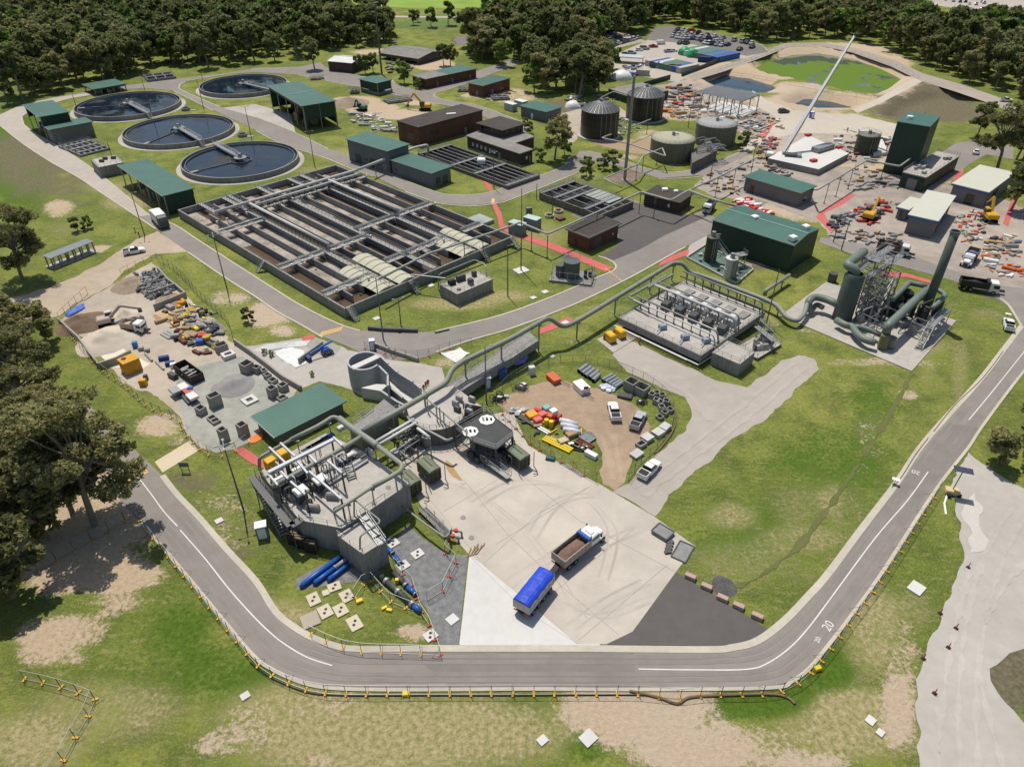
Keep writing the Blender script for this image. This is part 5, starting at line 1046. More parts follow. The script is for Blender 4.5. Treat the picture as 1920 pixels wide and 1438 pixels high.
mb=M(); a=G(1418,612,2.4); b=G(1452,640,2.4); mb.bar(a,b,1.2,.15); rail_path(mb,[a+Vector((.5,.5,.1)),b+Vector((.5,.5,.1))]); rail_path(mb,[a-Vector((.5,.5,-.1)),b-Vector((.5,.5,-.1))]); mb.build('access_bridge',galv,t)
stairs(t,G(1425,598,2.6),(1,-.35,0),1.1,2.5,3.2)
# yellow generators
for x,y,lb in((1144,640,'left of the two yellow pumps on a slab beside the pipe platform'),(1162,632,'right of the two yellow pumps on a slab beside the pipe platform')):
    p=G(x,y); t=thing('diesel_pump',lb,'pump',p,group='yellow diesel pumps'); mb=M(); mb.box((p.x,p.y,1.15),(1.5,2.3,1.7),rz=.5,b=.25); mb.build('canopy',mat('bright yellow',(.75,.42,.02),.45,amt=.08,coord='o'),t); M().box((p.x,p.y,.18),(1.5,2.4,.3),rz=.5).build('skid',black,t); M().box((p.x+.5,p.y-.8,1.1),(.9,.08,.9),rz=.5).build('grille',black,t); mb=M(); mb.tube([(p.x-1.2,p.y+.6,.1),(p.x-1.2,p.y+.6,1.2),(p.x-.6,p.y+1.2,1.2)],.2,8,bend=.4); mb.build('hose',steel_dark,t)
M().prism([p for p in gpts([(1119,637),(1150,662),(1196,633),(1165,615)])],0,.12).build('pump_slab',concrete,label='pale concrete slab under the two yellow pumps',cat='slab')
# ---------- chemical bund and tanks by the hall
pts=gpts([(1287,485),(1380,534),(1412,507),(1322,462)]); t=thing('chemical_bund','green floored bund with pipework beside the big green hall','bund',sum(pts,Vector())/4)
M().prism(pts,0,.12).build('floor',mat('green bund floor',(.10,.17,.135),.8,amt=.25,scale=.5),t); mb=M()
for i in range(4): a,b=pts[i],pts[(i+1)%4]; d=(b-a).normalized(); wallbar(mb,a+d*.15,b-d*.15,.3,0.0,.55)
mb.build('bund_wall',concrete,t)
for i in range(14):
    p=pts[0].lerp(pts[1],rn.uniform(.1,.9))+(pts[3]-pts[0])*rn.uniform(.15,.85); mb=M(); mb.tube([p+Vector((0,0,.6)),p+Vector((rn.uniform(1,3),rn.uniform(-1,1),.6)),p+Vector((2,1,.1))],.08,6); mb.box((p.x,p.y,.4),(.7,.5,.6)); mb.build('dosing_pump',rn.choice([galv,steel_dark,pw]),t)
t1=tank('chemical_tank','dark olive upright tank on the green bund by the hall stair',1328.5,494,11,449,mat('dark olive tank',(.045,.052,.035),.5,amt=.15),mat('dark olive lid',(.10,.11,.08),.5),0,False,.3,0)
t1=tank('chemical_tank','pale galvanised upright tank on the green bund',1365,526,11,489,pw,mat('pale lid',(.55,.55,.52),.5),0,False,.15,1)
t=thing('access_stair','galvanised stair and landing up the side of the big green hall','stair',G(1375,485)); stairs(t,G(1345,455,5.0),(1,-.9,0),1.2,4.8,6); a=G(1385,478,3.2); mb=M(); mb.box((a.x,a.y,3.2),(4,2,.15),rz=.4); rail_path(mb,[(a.x-2,a.y-1.4,3.3),(a.x+2,a.y-.6,3.3),(a.x+1.4,a.y+1.2,3.3)]); 
for dx,dy in((-1.6,-1),(1.7,-.3),(1.3,1),(-1.9,.6)): mb.bar((a.x+dx,a.y+dy,0),(a.x+dx,a.y+dy,3.2),.12)
mb.build('landing',galv,t)
# ---------- odour scrubber
pts=gpts([(1463,593),(1709,697),(1793,602),(1548,530)]); c=sum(pts,Vector())/4; t=thing('odour_scrubber','tall sage green scrubber plant with looping ducts and lattice frames','plant',c)
M().prism(pts,0,.18).build('slab',concrete,t)
a=G(1577,601); b=a+Vector((.3,.6,0)); M().lathe(b,[(2.0,.1),(2.0,10.3),(1.5,11.0)],28).build('vessel',mat('vessel green',(.085,.108,.096),.5,amt=.12,scale=.5),t,smooth=True)
def dt(r,pts_,m=duct_green,n=14,nm='duct'): return M().tube([v if isinstance(v,Vector) else G(*v) for v in pts_],r,n,bend=r*3).build(nm,m,t,smooth=True)
dt(.95,[b+Vector((0,0,9)),b+Vector((0,0,11.6)),(1587,497,12.2),(1620,472,12.2)])
dt(.72,[(1568,600,1.8),(1585,610,1.8),(1598,612,1.8),(1606,625,1.8),(1620,637,1.8),(1642,643,1.8)]); dt(.6,[(1600,613,2),(1615,614,2),(1635,620,2),(1652,628,2)])
dt(.8,[(1517,583,1.2),(1515,566,3.2),(1526,556,3.4),(1550,561,3.4),(1572,572,3.4)]); dt(.55,[(1520,585,1.2),(1531,570,1.8),(1543,577,1.8)])
sb=G(1729,596); M().cone((sb.x,sb.y),.92,.85,.1,19.5,24).build('stack',mat('stack green',(.085,.11,.092),.45,amt=.1,scale=.5),t,smooth=True); M().lathe(sb,[(.8,19.4),(1.0,19.5),(1.0,20.0),(.88,20.0),(.85,19)],24).build('stack_rim',duct_green,t)
dt(.85,[(1661,628,2.6),(1664,612,5.2),(1700,578,5.4),(1742,540,5.6)]); dt(.55,[(1737,537,6.2),(1718,533,6.2),(1705,530,6.2),(1690,545,6),(1674,561,5.8)]); dt(.5,[(1745,538,6),(1765,547,6),(1773,553,6),(1762,566,5.5),(1748,578,5.2)])
a=G(1652,655); M().box((a.x,a.y,1.9),(1.7,1.2,3.0),rz=-.35,b=.15).build('fan_housing',mat('olive cabinet',(.17,.17,.085),.5,amt=.1),t); M().cone((a.x+1.7,a.y+.6),1.1,1.1,.5,2.4,18).build('fan_motor',mat('pinkish grey',(.22,.19,.18),.6),t)
for x,y,r,h in((1672,592,1.25,4.6),(1690,582,1.25,4.6),(1700,596,1.1,4.0),(1682,606,1.1,4.0),(1752,592,.9,3.8),(1722,604,.8,3)):
    g=G(x,y); M().lathe(g,[(r,.15),(r,h),(r*.5,h+.5),(.02,h+.6)],20).build('carbon_vessel',mat('vessel dark',(.035,.045,.04),.5,amt=.1),t)
rn=random.Random(8)
def lattice(x0,y0,x1,y1,dep,h,n,name='lattice_frame'):
    a=G(x0,y0); b=G(x1,y1); d=(b-a).normalized(); e=Vector((-d.y,d.x,0)); mb=M(); L=(b-a).length; cs=[a,b,b+e*dep,a+e*dep]
    for p in cs: mb.bar(p,p+Vector((0,0,h)),.2)
    for k in range(n):
        z0,z1=h*k/n,h*(k+1)/n
        for i in range(4):
            p,q=cs[i],cs[(i+1)%4]; mb.bar(p+Vector((0,0,z1)),q+Vector((0,0,z1)),.16); mb.bar(p+Vector((0,0,z0)),q+Vector((0,0,z1)),.09); mb.bar(q+Vector((0,0,z0)),p+Vector((0,0,z1)),.09)
    mb.build(name,galv,t); return cs
cs=lattice(1603,590,1640,604,3.0,9.6,5); lattice(1640,596,1668,572,3,8.2,4); lattice(1615,575,1650,560,3,10.6,5)
mb=M()
for z in(9.6,): mb.bar(G(1608,505,10.6),G(1672,463,10.6),1.5,.15); rail_path(mb,[G(1608,505,10.7),G(1672,463,10.7)]); rail_path(mb,[G(1600,500,10.7),G(1664,458,10.7)]); mb.bar(G(1610,478,11),G(1652,490,11),2.4,.15); rail_path(mb,[G(1610,474,11.1),G(1655,487,11.1),G(1640,505,11.1)])
mb.bar(G(1625,520,9),G(1690,478,9),1.3,.15); rail_path(mb,[G(1628,524,9.1),G(1693,480,9.1)]); mb.build('walkway',galv,t)
for i in range(26):
    p=G(rn.uniform(1595,1720),rn.uniform(575,628)); L=rn.uniform(2,5); z=rn.uniform(.8,5.5); ang=rn.choice([.55,-1.0]); q_=p+Vector((math.cos(ang)*L,math.sin(ang)*L,0)); mb=M(); mb.tube([p+Vector((0,0,.1)),p+Vector((0,0,z)),q_+Vector((0,0,z)),q_+Vector((0,0,.3))],rn.choice([.07,.1,.16]),6,bend=.3); mb.build('pipework',rn.choice([galv,steel_dark,duct_green]),t)
for i in range(12):
    p=G(rn.uniform(1600,1715),rn.uniform(585,630)); M().box((p.x,p.y,.8),(rn.uniform(.8,2),rn.uniform(.6,1.2),1.4),rz=.4,b=.1).build('pump_unit',rn.choice([steel_dark,greydoor,concrete]),t)
cs=lattice(1700,628,1735,642,2.4,3.2,2); 
mb=M(); a=G(1745,612,3.2); b=G(1777,580,3.2); mb.bar(a,b,1.3,.12); n_=Vector(((b-a).y,-(b-a).x,0)).normalized()*.65; rail_path(mb,[a+n_,b+n_]); rail_path(mb,[a-n_,b-n_]); mb.build('walkway',galv,t)
stairs(t,G(1745,612,3.2),G(1712,672,0)-G(1745,625,0),1.3,3.1,5.4); mb=M()
for k in(0,.5,1): 
    p=a.lerp(b,k)
    for s in(-1,1): q_=p+n_*s; mb.bar((q_.x,q_.y,.1),q_,.12)
mb.build('walkway_legs',galv,t)
g=G(1559,528); M().cone((g.x,g.y),1.0,1.0,.2,2.2,16).build('round_sump',steel_dark,t)
pipe('duct_stub','short pale duct stub standing in the grass by the green hall',[(.45,[(1434,553,.8),(1436,545,2),(1480,516,2.0)])],duct,sup=[(1468,526,2.0)])
# ---------- inlet works
zI=5.0
wp=[(487,886),(505,868),(610,812),(690,850),(768,906),(722,936),(724,1012),(681,1039),(632,1002),(632,990),(562,975)]
pts=[G(x,y,zI) for x,y in wp]; c=sum(pts,Vector())/len(pts); t=thing('inlet_works','concrete inlet works deck crowded with screens beams and pipes','platform',(c.x,c.y,0)); WI=t
deckp=[G(x,y,zI) for x,y in[(487,886),(505,868),(610,812),(690,850),(768,906),(676,968),(641,990),(562,975)]]
M().prism(deckp,0,zI-.15).build('wall',concrete_wall,t); M().prism([c.lerp(p,.997) for p in deckp],zI-.15,zI).build('deck',concrete,t)
box2=[G(x,y,zI-.4) for x,y in((632,1003),(681,1039),(724,1012),(676,977))]; M().prism(box2,0,zI-.55).build('lower_wall',concrete_wall,t); M().prism(box2,zI-.55,zI-.4).build('lower_deck',concrete,t)
mb=M(); rail_path(mb,[p+Vector((0,0,.05-.05)) for p in[G(x,y,zI) for x,y in[(766,906),(676,966)]]],1.05,1.8,.035); rail_path(mb,[G(x,y,zI) for x,y in[(641,989),(562,974),(488,888)]],1.05,1.8,.035); rail_path(mb,[G(x,y,zI-.4) for x,y in[(633,1004),(681,1038),(723,1012)]],1.05,1.8,.035); mb.build('handrail',galv,t)
# walkway hung on the left side
a,b,c2=G(478,891,zI),G(552,982,zI),G(567,972,zI); mb=M(); off=Vector((-.4,-.3,0)); mb.bar(a+off,b+off,1.2,.12); mb.bar(b+off,c2,1.2,.12); d=(b-a).normalized(); n_=Vector((-d.y,d.x,0))
rail_path(mb,[a+off-n_*.6*(-1 if n_.x>0 else 1),b+off-n_*.6*(-1 if n_.x>0 else 1)],1.05,1.6,.035); 
for k in range(8): p=a.lerp(b,k/7)+off; mb.bar((p.x,p.y,0),(p.x,p.y,zI),.12)
mb.build('side_walkway',mat('dark walkway',(.13,.13,.13),.7,amt=.2,scale=3),t)
stairs(t,G(478,899,zI-.2),G(537,1000,0)-G(484,925,0),1.3,4.7,8.5); 
# screens
dI=(G(1000,700)-G(900,750)).normalized()
rB=math.atan2((deckp[2]-deckp[1]).y,(deckp[2]-deckp[1]).x)
for x,y in((525,900),(561,880),(563,918),(600,897)):
    g=G(x,y,zI+2); s=M(); s.box((g.x,g.y,zI+1.9),(1.9,1.7,.5),rz=rB,b=.12); s.build('screen_cover',white,t)
    s=M(); s.box((g.x-.1,g.y-.1,zI+.8),(1.5,1.4,1.6),rz=rB); s.build('screen_body',steel_dark,t)
    s=M(); 
    for dx,dy in((-.9,.5),(.9,-.5),(1.3,.9),(-.4,1.2)): s.bar((g.x+dx,g.y+dy,zI),(g.x+dx,g.y+dy,zI+2.6),.14)
    s.tube([(g.x-1.5,g.y+.4,zI+.3),(g.x-1.5,g.y+.4,zI+1.5),(g.x-.4,g.y+1.6,zI+1.5)],.18,8,bend=.4); s.tube([(g.x+.3,g.y-1.5,zI+.2),(g.x+.9,g.y-1.6,zI+1.2),(g.x+1.6,g.y-.9,zI+1.2),(g.x+1.6,g.y-.9,zI+.1)],.13,8,bend=.4); s.build('frame_and_hoses',steel_dark,t)
    s=M(); s.box((g.x+2.0,g.y-2.0,zI+.55),(1.8,.7,1.1),rz=rB-.9,b=.2); s.build('discharge_chute',mat('chute',(.24,.23,.22),.6),t)
# overhead beams
beam=mat('pale beam',(.52,.53,.55),.5,amt=.05)
for x0,y0,x1,y1 in((503,886,625,824),):
    M().bar(G(x0,y0,zI+3.8),G(x1,y1,zI+3.8),.55,.35).build('main_beam',beam,t)
for x0,y0,x1,y1 in((505,839,535,868),(526,831,553,856),(557,864,577,888),(575,848,593,868),(545,903,572,927),(580,884,640,936),(614,864,641,887),(504,890,521,910),(527,884,540,898),(625,820,642,836)):
    M().bar(G(x0,y0,zI+3.5),G(x1,y1,zI+3.5),.28,.35).build('cross_beam',beam,t)
for x,y in((505,886),(540,868),(575,850),(622,826),(535,868),(640,936),(641,886),(521,910),(572,927),(540,898),(577,888),(593,868)):
    g=G(x,y,zI+3.5); M().bar((g.x,g.y,zI),(g.x,g.y,zI+3.4),.22).build('beam_column',steel_dark,t)
for x,y,hh,m in((508,868,1.3,yellow),(531,852,1.5,yellow)):
    g=G(x,y,zI+.7); M().box((g.x,g.y,zI+.7),(1.6,1.6,1.5),rz=rB,b=.12).build('hoist_unit',m,t)
M().tube([G(605,908,zI+.5),G(688,855,zI+.5)],.34,12).build('screenings_pipe',pw,t,smooth=True); M().tube([G(617,908,zI+.3),G(690,862,zI+.3)],.2,10).build('screenings_pipe',pw,t,smooth=True)
for i,(x,y) in enumerate([(586,838),(596,833),(606,827),(615,820),(640,802),(575,845),(660,870),(640,865),(655,855)]):
    g=G(x,y,zI+.4); M().box((g.x,g.y,zI+.4),(rn.uniform(1.2,2.4),.8,.8),rz=rB,b=.1).build('control_box',[cream,galv,steel_dark,mat('blue box',(.05,.09,.35),.5)][i%4],t)
stairs(t,G(652,872,zI+1.6),(.5,-.9,0),1.2,1.5,1.6)
for x,y,x2,y2 in((655,878,655,900),(642,880,645,905),(628,960,650,985)): pass
# pipes around the lower box
mb=M(); mb.tube([G(626,962,zI+.1),G(626,952,zI+2.6),G(664,936,zI+2.6),G(712,975,zI+2.6),G(711,980,zI+2.6),G(675,1005,zI+2.6),G(675,1030,zI)],.12,8,bend=.5); mb.tube([G(664,938,zI+2.6),G(664,966,zI+.1)],.12,8); mb.tube([G(745,945,.3),G(745,940,1.5),G(790,977,2.2),G(835,1008,2.4),G(842,1000,2.0),G(842,1010,.2)],.16,8,bend=.5); mb.tube([G(742,900,zI+2),G(748,940,1.8)],.12,8); mb.build('water_pipe',duct,t)
stairs(t,G(677,962,zI+.5),G(715,1010,0)-G(677,962,0),1.2,1,6)
# concrete wall north of deck and channel towards the spiral tank
ch=[G(x,y,3.6) for x,y in((655,800),(676,815),(745,768),(720,748),(695,770))]; t2=thing('inlet_channel','concrete channel deck under the large duct beside the inlet works','channel',ch[0]*1.0); M().prism(ch,0,3.6).build('wall',concrete_wall,t2); mb=M(); rail_path(mb,[p for p in ch[:3]]); rail_path(mb,[G(660,795,3.6),G(700,768,3.6)]); mb.build('handrail',galv,t2)
# grit tank: rounded deck
g=G(818,772,3.4); t3=thing('grit_tank','round-ended concrete grit tank with pale deck behind the dark grating platform','tank',(g.x,g.y,0)); arc=[(g.x+4.9*math.cos(a),g.y+4.9*math.sin(a)) for a in[math.pi+.55+i*math.pi/14*1.0 for i in range(15)]]
back=[G(905,762,3.4),G(850,722,3.4),G(790,738,3.4),G(760,758,3.4)]; poly=[Vector((x,y,0)) for x,y in arc]+[Vector((p.x,p.y,0)) for p in back]; M().prism(poly,0,3.3).build('wall',concrete_dark,t3); M().prism([Vector((g.x,g.y,0)).lerp(p,.985) for p in poly],3.3,3.4).build('deck',concrete,t3); mb=M(); rail_path(mb,[Vector((x,y,3.4)) for x,y in arc],1.05,1.2,.035); mb.build('handrail',galv,t3)
mb=M()
for x,y,hh in((820,790,3.2),(826,792,3.2),(833,795,2.6),(803,775,2.6)): p=G(x,y,3.4); mb.bar(p,p+Vector((0,0,hh)),.2)
mb.tube([G(748,760,4.6),G(770,790,4.2),G(838,826,4.2),G(848,822,4.0)],.22,8,bend=1); mb.tube([G(800,748,5.2),G(872,808,5.2),G(880,815,3)],.14,8); mb.build('pipework',galv,t3)
for i in range(7):
    p=G(rn.uniform(850,885),rn.uniform(750,778),3.4); M().box((p.x,p.y,3.9),(1.2,.6,1),rz=-.6,b=.1).build('pump_unit',rn.choice([galv,steel_dark]),t3)
# dark grating platform with two octagonal hatches
zg=4.0; pts=[G(x,y,zg) for x,y in((853,803),(886,828),(930,843),(962,818),(960,806),(912,770))]; c=sum(pts,Vector())/6; t4=thing('grating_platform','dark grating platform carrying two white octagonal hatches','platform',(c.x,c.y,0)); M().prism(pts,zg-.15,zg).build('grating',mat('dark grating',(.055,.058,.06),.7,amt=.3,scale=5),t4)
for x,y in((882,810),(913,788)):
    p=G(x,y,zg); M().cone((p.x,p.y),1.35,1.35,zg,zg+.14,8).build('hatch',white,t4); mb=M(); mb.tube([(p.x-.7,p.y,zg+.1),(p.x-.7,p.y,zg+.7),(p.x-.5,p.y-.2,zg+.7),(p.x-.5,p.y-.2,zg+.1)],.07,6); mb.cone((p.x,p.y),.2,.2,zg+.14,zg+.5,8); mb.cone((p.x+.7,p.y),.18,.18,zg+.14,zg+.5,8); mb.build('hatch_fitting',steel_dark,t4)
mb=M(); rail_path(mb,pts,1.05,1.5,.035,True); mb.build('handrail',galv,t4); mb=M()
for p in pts: mb.bar((p.x,p.y,0),(p.x,p.y,zg-.15),.22)
for i in range(6): p,q_=pts[i],pts[(i+1)%6]; mb.bar((p.x,p.y,2),(q_.x,q_.y,2),.12); mb.bar((p.x,p.y,0),(q_.x,q_.y,zg-.2),.1)
mb.build('legs',steel_dark,t4)
for i in range(16):
    p=G(rn.uniform(880,945),rn.uniform(825,868)); mb=M(); mb.box((p.x,p.y,rn.uniform(.6,1.3)),(rn.uniform(.6,1.8),.7,1.2),rz=-.65,b=.1); mb.tube([p+Vector((.5,0,.1)),p+Vector((.5,0,1.8)),p+Vector((2.2,-1.5,1.8)),p+Vector((2.2,-1.5,.1))],.1,6,bend=.3); mb.build('pump_unit',rn.choice([steel_dark,black,galv]),t4)
mb=M(); a,b=G(905,858,1.2),G(955,895,.6); mb.bar(a,b,1.1,.12); n_=Vector(((b-a).y,-(b-a).x,0)).normalized()*.5; rail_path(mb,[a+n_,b+n_]); rail_path(mb,[a-n_,b-n_]); mb.build('ramp',galv,t4)
# olive green vaulted bins
olive=mat('olive bin',(.14,.165,.105),.55,amt=.1,scale=1); olive_d=mat('olive bin side',(.05,.058,.04),.6,amt=.15)
def bin_(label,pa,pb,wd,h):
    a,b=G(*pa,h),G(*pb,h); d=(b-a).normalized(); c=(a+b)/2; L=(b-a).length; rz=math.atan2(d.y,d.x); t=thing('sludge_bin',label,'bin',(c.x,c.y,0),group='olive green bins on the apron')
    M().box((c.x,c.y,h/2+.15),(L,wd,h-.5),rz=rz).build('body',olive_d,t); n=Vector((-d.y,d.x,0)); mb=M(); k=6; vs=[];ring=[(-.52,-.15),(-.5,.05),(-.3,.22),(0,.28),(.3,.22),(.5,.05),(.52,-.15)]
    for e in(-1,1): vs+=[Vector((c.x,c.y,0))+d*e*L/2*1.01+n*wd*s+Vector((0,0,h-.1+z)) for s,z in ring]
    mb._add(vs,[(i,i+1,i+8,i+7) for i in range(6)]+[tuple(range(7)),tuple(range(7,14))[::-1]]); mb.build('lid',olive,t); mb=M(); mb.bar(Vector((c.x,c.y,h+.2))-d*L*.4,Vector((c.x,c.y,h+.2))+d*L*.3,.12,.06); mb.build('lid_seam',black,t)
    mb=M()
    for s in(-wd*.75,wd*.75): p=b+n*s+d*.3; mb.bar((p.x,p.y,0),(p.x,p.y,h+.4),.12)
    for s in(-.6,0,.6): p=b+n*s*wd/1.6+d*.06; mb.bar((p.x,p.y,.3),(p.x,p.y,h-.2),.1)
    mb.build('guide_post',steel_dark,t); mb=M(); p=b+d*.9+n*wd*.3; mb.tube([(p.x,p.y,.3),(p.x+.8,p.y-.3,.1),(p.x+1,p.y-1,.1),(p.x+.2,p.y-1.2,.4)],.06,6,bend=.4); mb.build('hose',black,t)
bin_('olive green vaulted bin hard against the inlet works wall',(757,884),(779,905),2.1,2.7); bin_('olive green vaulted bin in the middle of the apron edge',(791,858),(816,881),2.1,2.7); bin_('olive green vaulted bin under the dark grating platform',(957,835),(985,857),2.1,2.6)
t5=thing('pipe_rack','crowded pipe rack feeding the olive bins','pipe rack',G(760,850)); 
for (x0,y0,x1,y1,z,r,m) in((703,829,776,786,4.2,.26,steel_white),(708,835,781,792,4.2,.26,steel_white),(783,803,805,820,4.0,.26,steel_white),(735,850,785,815,3,.12,galv),(740,855,790,822,2.4,.12,galv),(745,842,775,866,2.6,.12,galv)):
    M().tube([G(x0,y0,z),G(x1,y1,z)],r,10).build('pipe_run',m,t5,smooth=True)
for i in range(22):
    x,y=rn.uniform(735,800),0; y=rn.uniform(818,850)+ (x-735)*-.1; p=G(x,y,.1); mb=M(); z=rn.uniform(1.2,3.6); mb.bar(p,p+Vector((0,0,z)),.13); mb.tube([p+Vector((0,0,z*.7)),p+Vector((rn.uniform(-1.5,1.5),rn.uniform(-1,1),z*.7)),p+Vector((1,.4,.4))],.14,7,bend=.3); mb.build('pipework',rn.choice([galv,steel_dark,galv]),t5)
for x,y in((766,842),(800,835),(742,862)): p=G(x,y); M().cone((p.x,p.y),.7,.7,.1,2.0,14).build('pot',galv,t5)
for x,y in((724,842),(782,800),(785,795),(806,822)): p=G(x,y,4); M().bar((p.x,p.y,0),(p.x,p.y,4),.2).build('rack_post',galv,t5)
# ---------- spiral concrete structure (new)
nc=mat('fresh grey concrete',(.40,.41,.41),.85,amt=.12,scale=.8,streak=.12)
zs=HG((688,738),697); c=(G(651,676,zs)+G(714,676,zs))/2; r=(G(714,676,zs)-G(651,676,zs)).length/2; t6=thing('vortex_chamber','new round concrete chamber with a curved outlet channel','chamber',(c.x,c.y,0))
th=[math.radians(a) for a in range(-20,-350,-10)]
def arcwall(mb,c,r0,r1,z0,z1,a0,a1,n=40):
    vs=[];fs=[]
    for i in range(n+1):
        a=a0+(a1-a0)*i/n
        for rr,z in((r1,z0),(r1,z1),(r0,z1),(r0,z0)): vs.append((c[0]+rr*math.cos(a),c[1]+rr*math.sin(a),z))
        if i:
            o=4*i-4; fs+=[(o+k,o+(k+1)%4,o+4+(k+1)%4,o+4+k) for k in range(4)]
    fs+=[(0,1,2,3),tuple(4*n+k for k in(3,2,1,0))]; mb._add(vs,fs)
mb=M(); arcwall(mb,c,r-.35,r,0,zs,math.radians(25),math.radians(-25+360),60); mb.build('round_wall',nc,t6)
M().cone((c.x,c.y),r-.4,r-.4,0,.5,40).build('floor',concrete_dark,t6)
a,b=G(659,690,zs),G(709,667,zs); d=(b-a).normalized(); M().bar(a+Vector((0,0,-.2)),b+Vector((0,0,-.2)),1.3,.36).build('bridge_slab',concrete_new,t6)
mb=M(); 
ow=[G(x,y,zs-.05) for x,y in((711,665),(728,682),(746,698),(775,716),(788,727))]
iw=[G(x,y,zs-.05) for x,y in((711,686),(727,702),(727,722))]
for L_ in(ow,iw):
    for a,b in zip(L_,L_[1:]): dd=(b-a).normalized()*.12; wallbar(mb,a-dd,b+dd,.35,.0,zs-.05-.004*(L_ is iw))
mb.build('channel_wall',nc,t6)
z2=3.0
low=[G(x,y,z2) for x,y in((676,727),(700,720),(728,722),(727,705),(742,722),(770,745),(785,740),(782,755),(750,760),(735,748),(716,731))]
M().prism([G(x,y,2.4) for x,y in((677,727),(705,720),(728,721),(714,733))],0,2.4).build('ledge',concrete_new,t6)
mb=M()
for L_ in([(714,732),(744,752),(760,760)],[(729,723),(755,745)]):
    g=[G(x,y,2.8) for x,y in L_]
    for a,b in zip(g,g[1:]): wallbar(mb,a,b,.4,0,2.8)
mb.build('outlet_wall',nc,t6); M().prism([G(x,y,1.6) for x,y in((730,704),(745,714),(785,748),(775,760),(755,745),(728,721))],0,1.6).build('channel_floor',concrete_new,t6)
# elevated channel under the duct (right of the elbow)
zc=3.0; pts=[G(x,y,zc) for x,y in((842,730),(848,742),(1010,648),(1010,640),(996,628),(835,715))]; pts=[G(838,722,zc),G(852,742,zc),G(1010,638,zc),G(990,620,zc)]; t7=thing('elevated_channel','long raised concrete channel beneath the large duct','channel',pts[0]*1.0)
M().prism(pts,zc-1.7,zc).build('channel_body',concrete_wall,t7); mb=M(); rail_path(mb,[pts[1]+Vector((0,0,0)),pts[2]],1.05,2,.03); rail_path(mb,[pts[0],pts[3]],1.05,2,.03); mb.build('handrail',galv,t7)
for k in range(6):
    p=pts[0].lerp(pts[3],k/5*.96+.02).lerp(pts[1].lerp(pts[2],k/5*.96+.02),.5); M().box((p.x,p.y,(zc-1.7)/2),(.5,1.6,zc-1.7),rz=math.atan2((pts[3]-pts[0]).y,(pts[3]-pts[0]).x)).build('pier',concrete_wall,t7)
# railed steps box left of the duct
g=G(700,782,2); t8=thing('stair_tower','small dark railed stair landing beside the large duct','stair',(g.x,g.y,0)); M().box((g.x,g.y,1),(4.2,1.8,2),rz=rB,b=.1).build('landing',steel_dark,t8); mb=M(); rail_path(mb,[(g.x-2,g.y-1.5,2),(g.x+2,g.y+.3,2),(g.x+1.4,g.y+1.6,2)]); mb.build('handrail',galv,t8)

# denser fittings on the inlet works deck and apron edge
rn=random.Random(55)
for i in range(34):
    x=rn.uniform(0,1); y=rn.uniform(0,1); px_=500+x*115+y*30; py_=905-x*52+y*45; g=G(px_,py_,zI); L=rn.uniform(.8,2.6); z=rn.uniform(.6,3.4); a=rB+rn.choice((0,1.57)); q_=g+Vector((math.cos(a)*L,math.sin(a)*L,0)); mb=M(); r=rn.choice((.06,.08,.14)); mb.tube([g,g+Vector((0,0,z)),q_+Vector((0,0,z)),q_+Vector((0,0,.1))],r,6,bend=.3); mb.build('pipework',rn.choice((galv,steel_dark,steel_white,steel_dark)),WI)
for i in range(12):
    g=G(rn.uniform(640,700),rn.uniform(835,880),zI); M().box((g.x,g.y,zI+.5),(rn.uniform(.5,1.4),.5,1),rz=rB,b=.08).build('control_box',rn.choice((galv,steel_dark,cream)),WI)
t=thing('cable_trench','dark railed grating ramp on the apron edge beside the gravel bed','ramp',G(815,980)); a,b=G(792,955,.35),G(840,1003,.35); M().bar(a,b,1.3,.3).build('grating',steel_dark,t); d=(b-a).normalized(); n_=Vector((-d.y,d.x,0))*.7; mb=M(); rail_path(mb,[a+n_,b+n_]); rail_path(mb,[a-n_,b-n_]); mb.build('handrail',galv,t)
for x,y,lb in((850,1012,'hydrant pipework standing at the corner of apron and gravel'),(856,1002,'second hydrant assembly at the apron corner')):
    g=G(x,y); t=thing('hydrant',lb,'hydrant',g); mb=M(); mb.tube([(g.x-.8,g.y,0),(g.x-.8,g.y,1),(g.x+.8,g.y-.4,1),(g.x+.8,g.y-.4,0)],.16,8,bend=.3); mb.build('pipe',galv,t); M().cone((g.x,g.y-.2),.3,.3,.85,1.3,10).build('valve',red,t)
t=thing('timber_bundle','bundle of thin timber stakes lying on the apron by the ramp corner','timber',G(888,1038))
for i in range(9): g=G(876+i*2.4,1044-i*.8,.1); M().bar(g,g+Vector((rn.uniform(.2,1.2),rn.uniform(1.4,2.2),.1)),.09).build('stake',timber,t)
for i in range(15):
    g=G(rn.uniform(735,800),rn.uniform(825,870)); mb=M(); z=rn.uniform(1,4); mb.tube([g,g+Vector((0,0,z)),g+Vector((rn.uniform(-3,3),rn.uniform(-2,2),z))],.08,6); mb.build('pipework',rn.choice((galv,steel_dark)),t5)
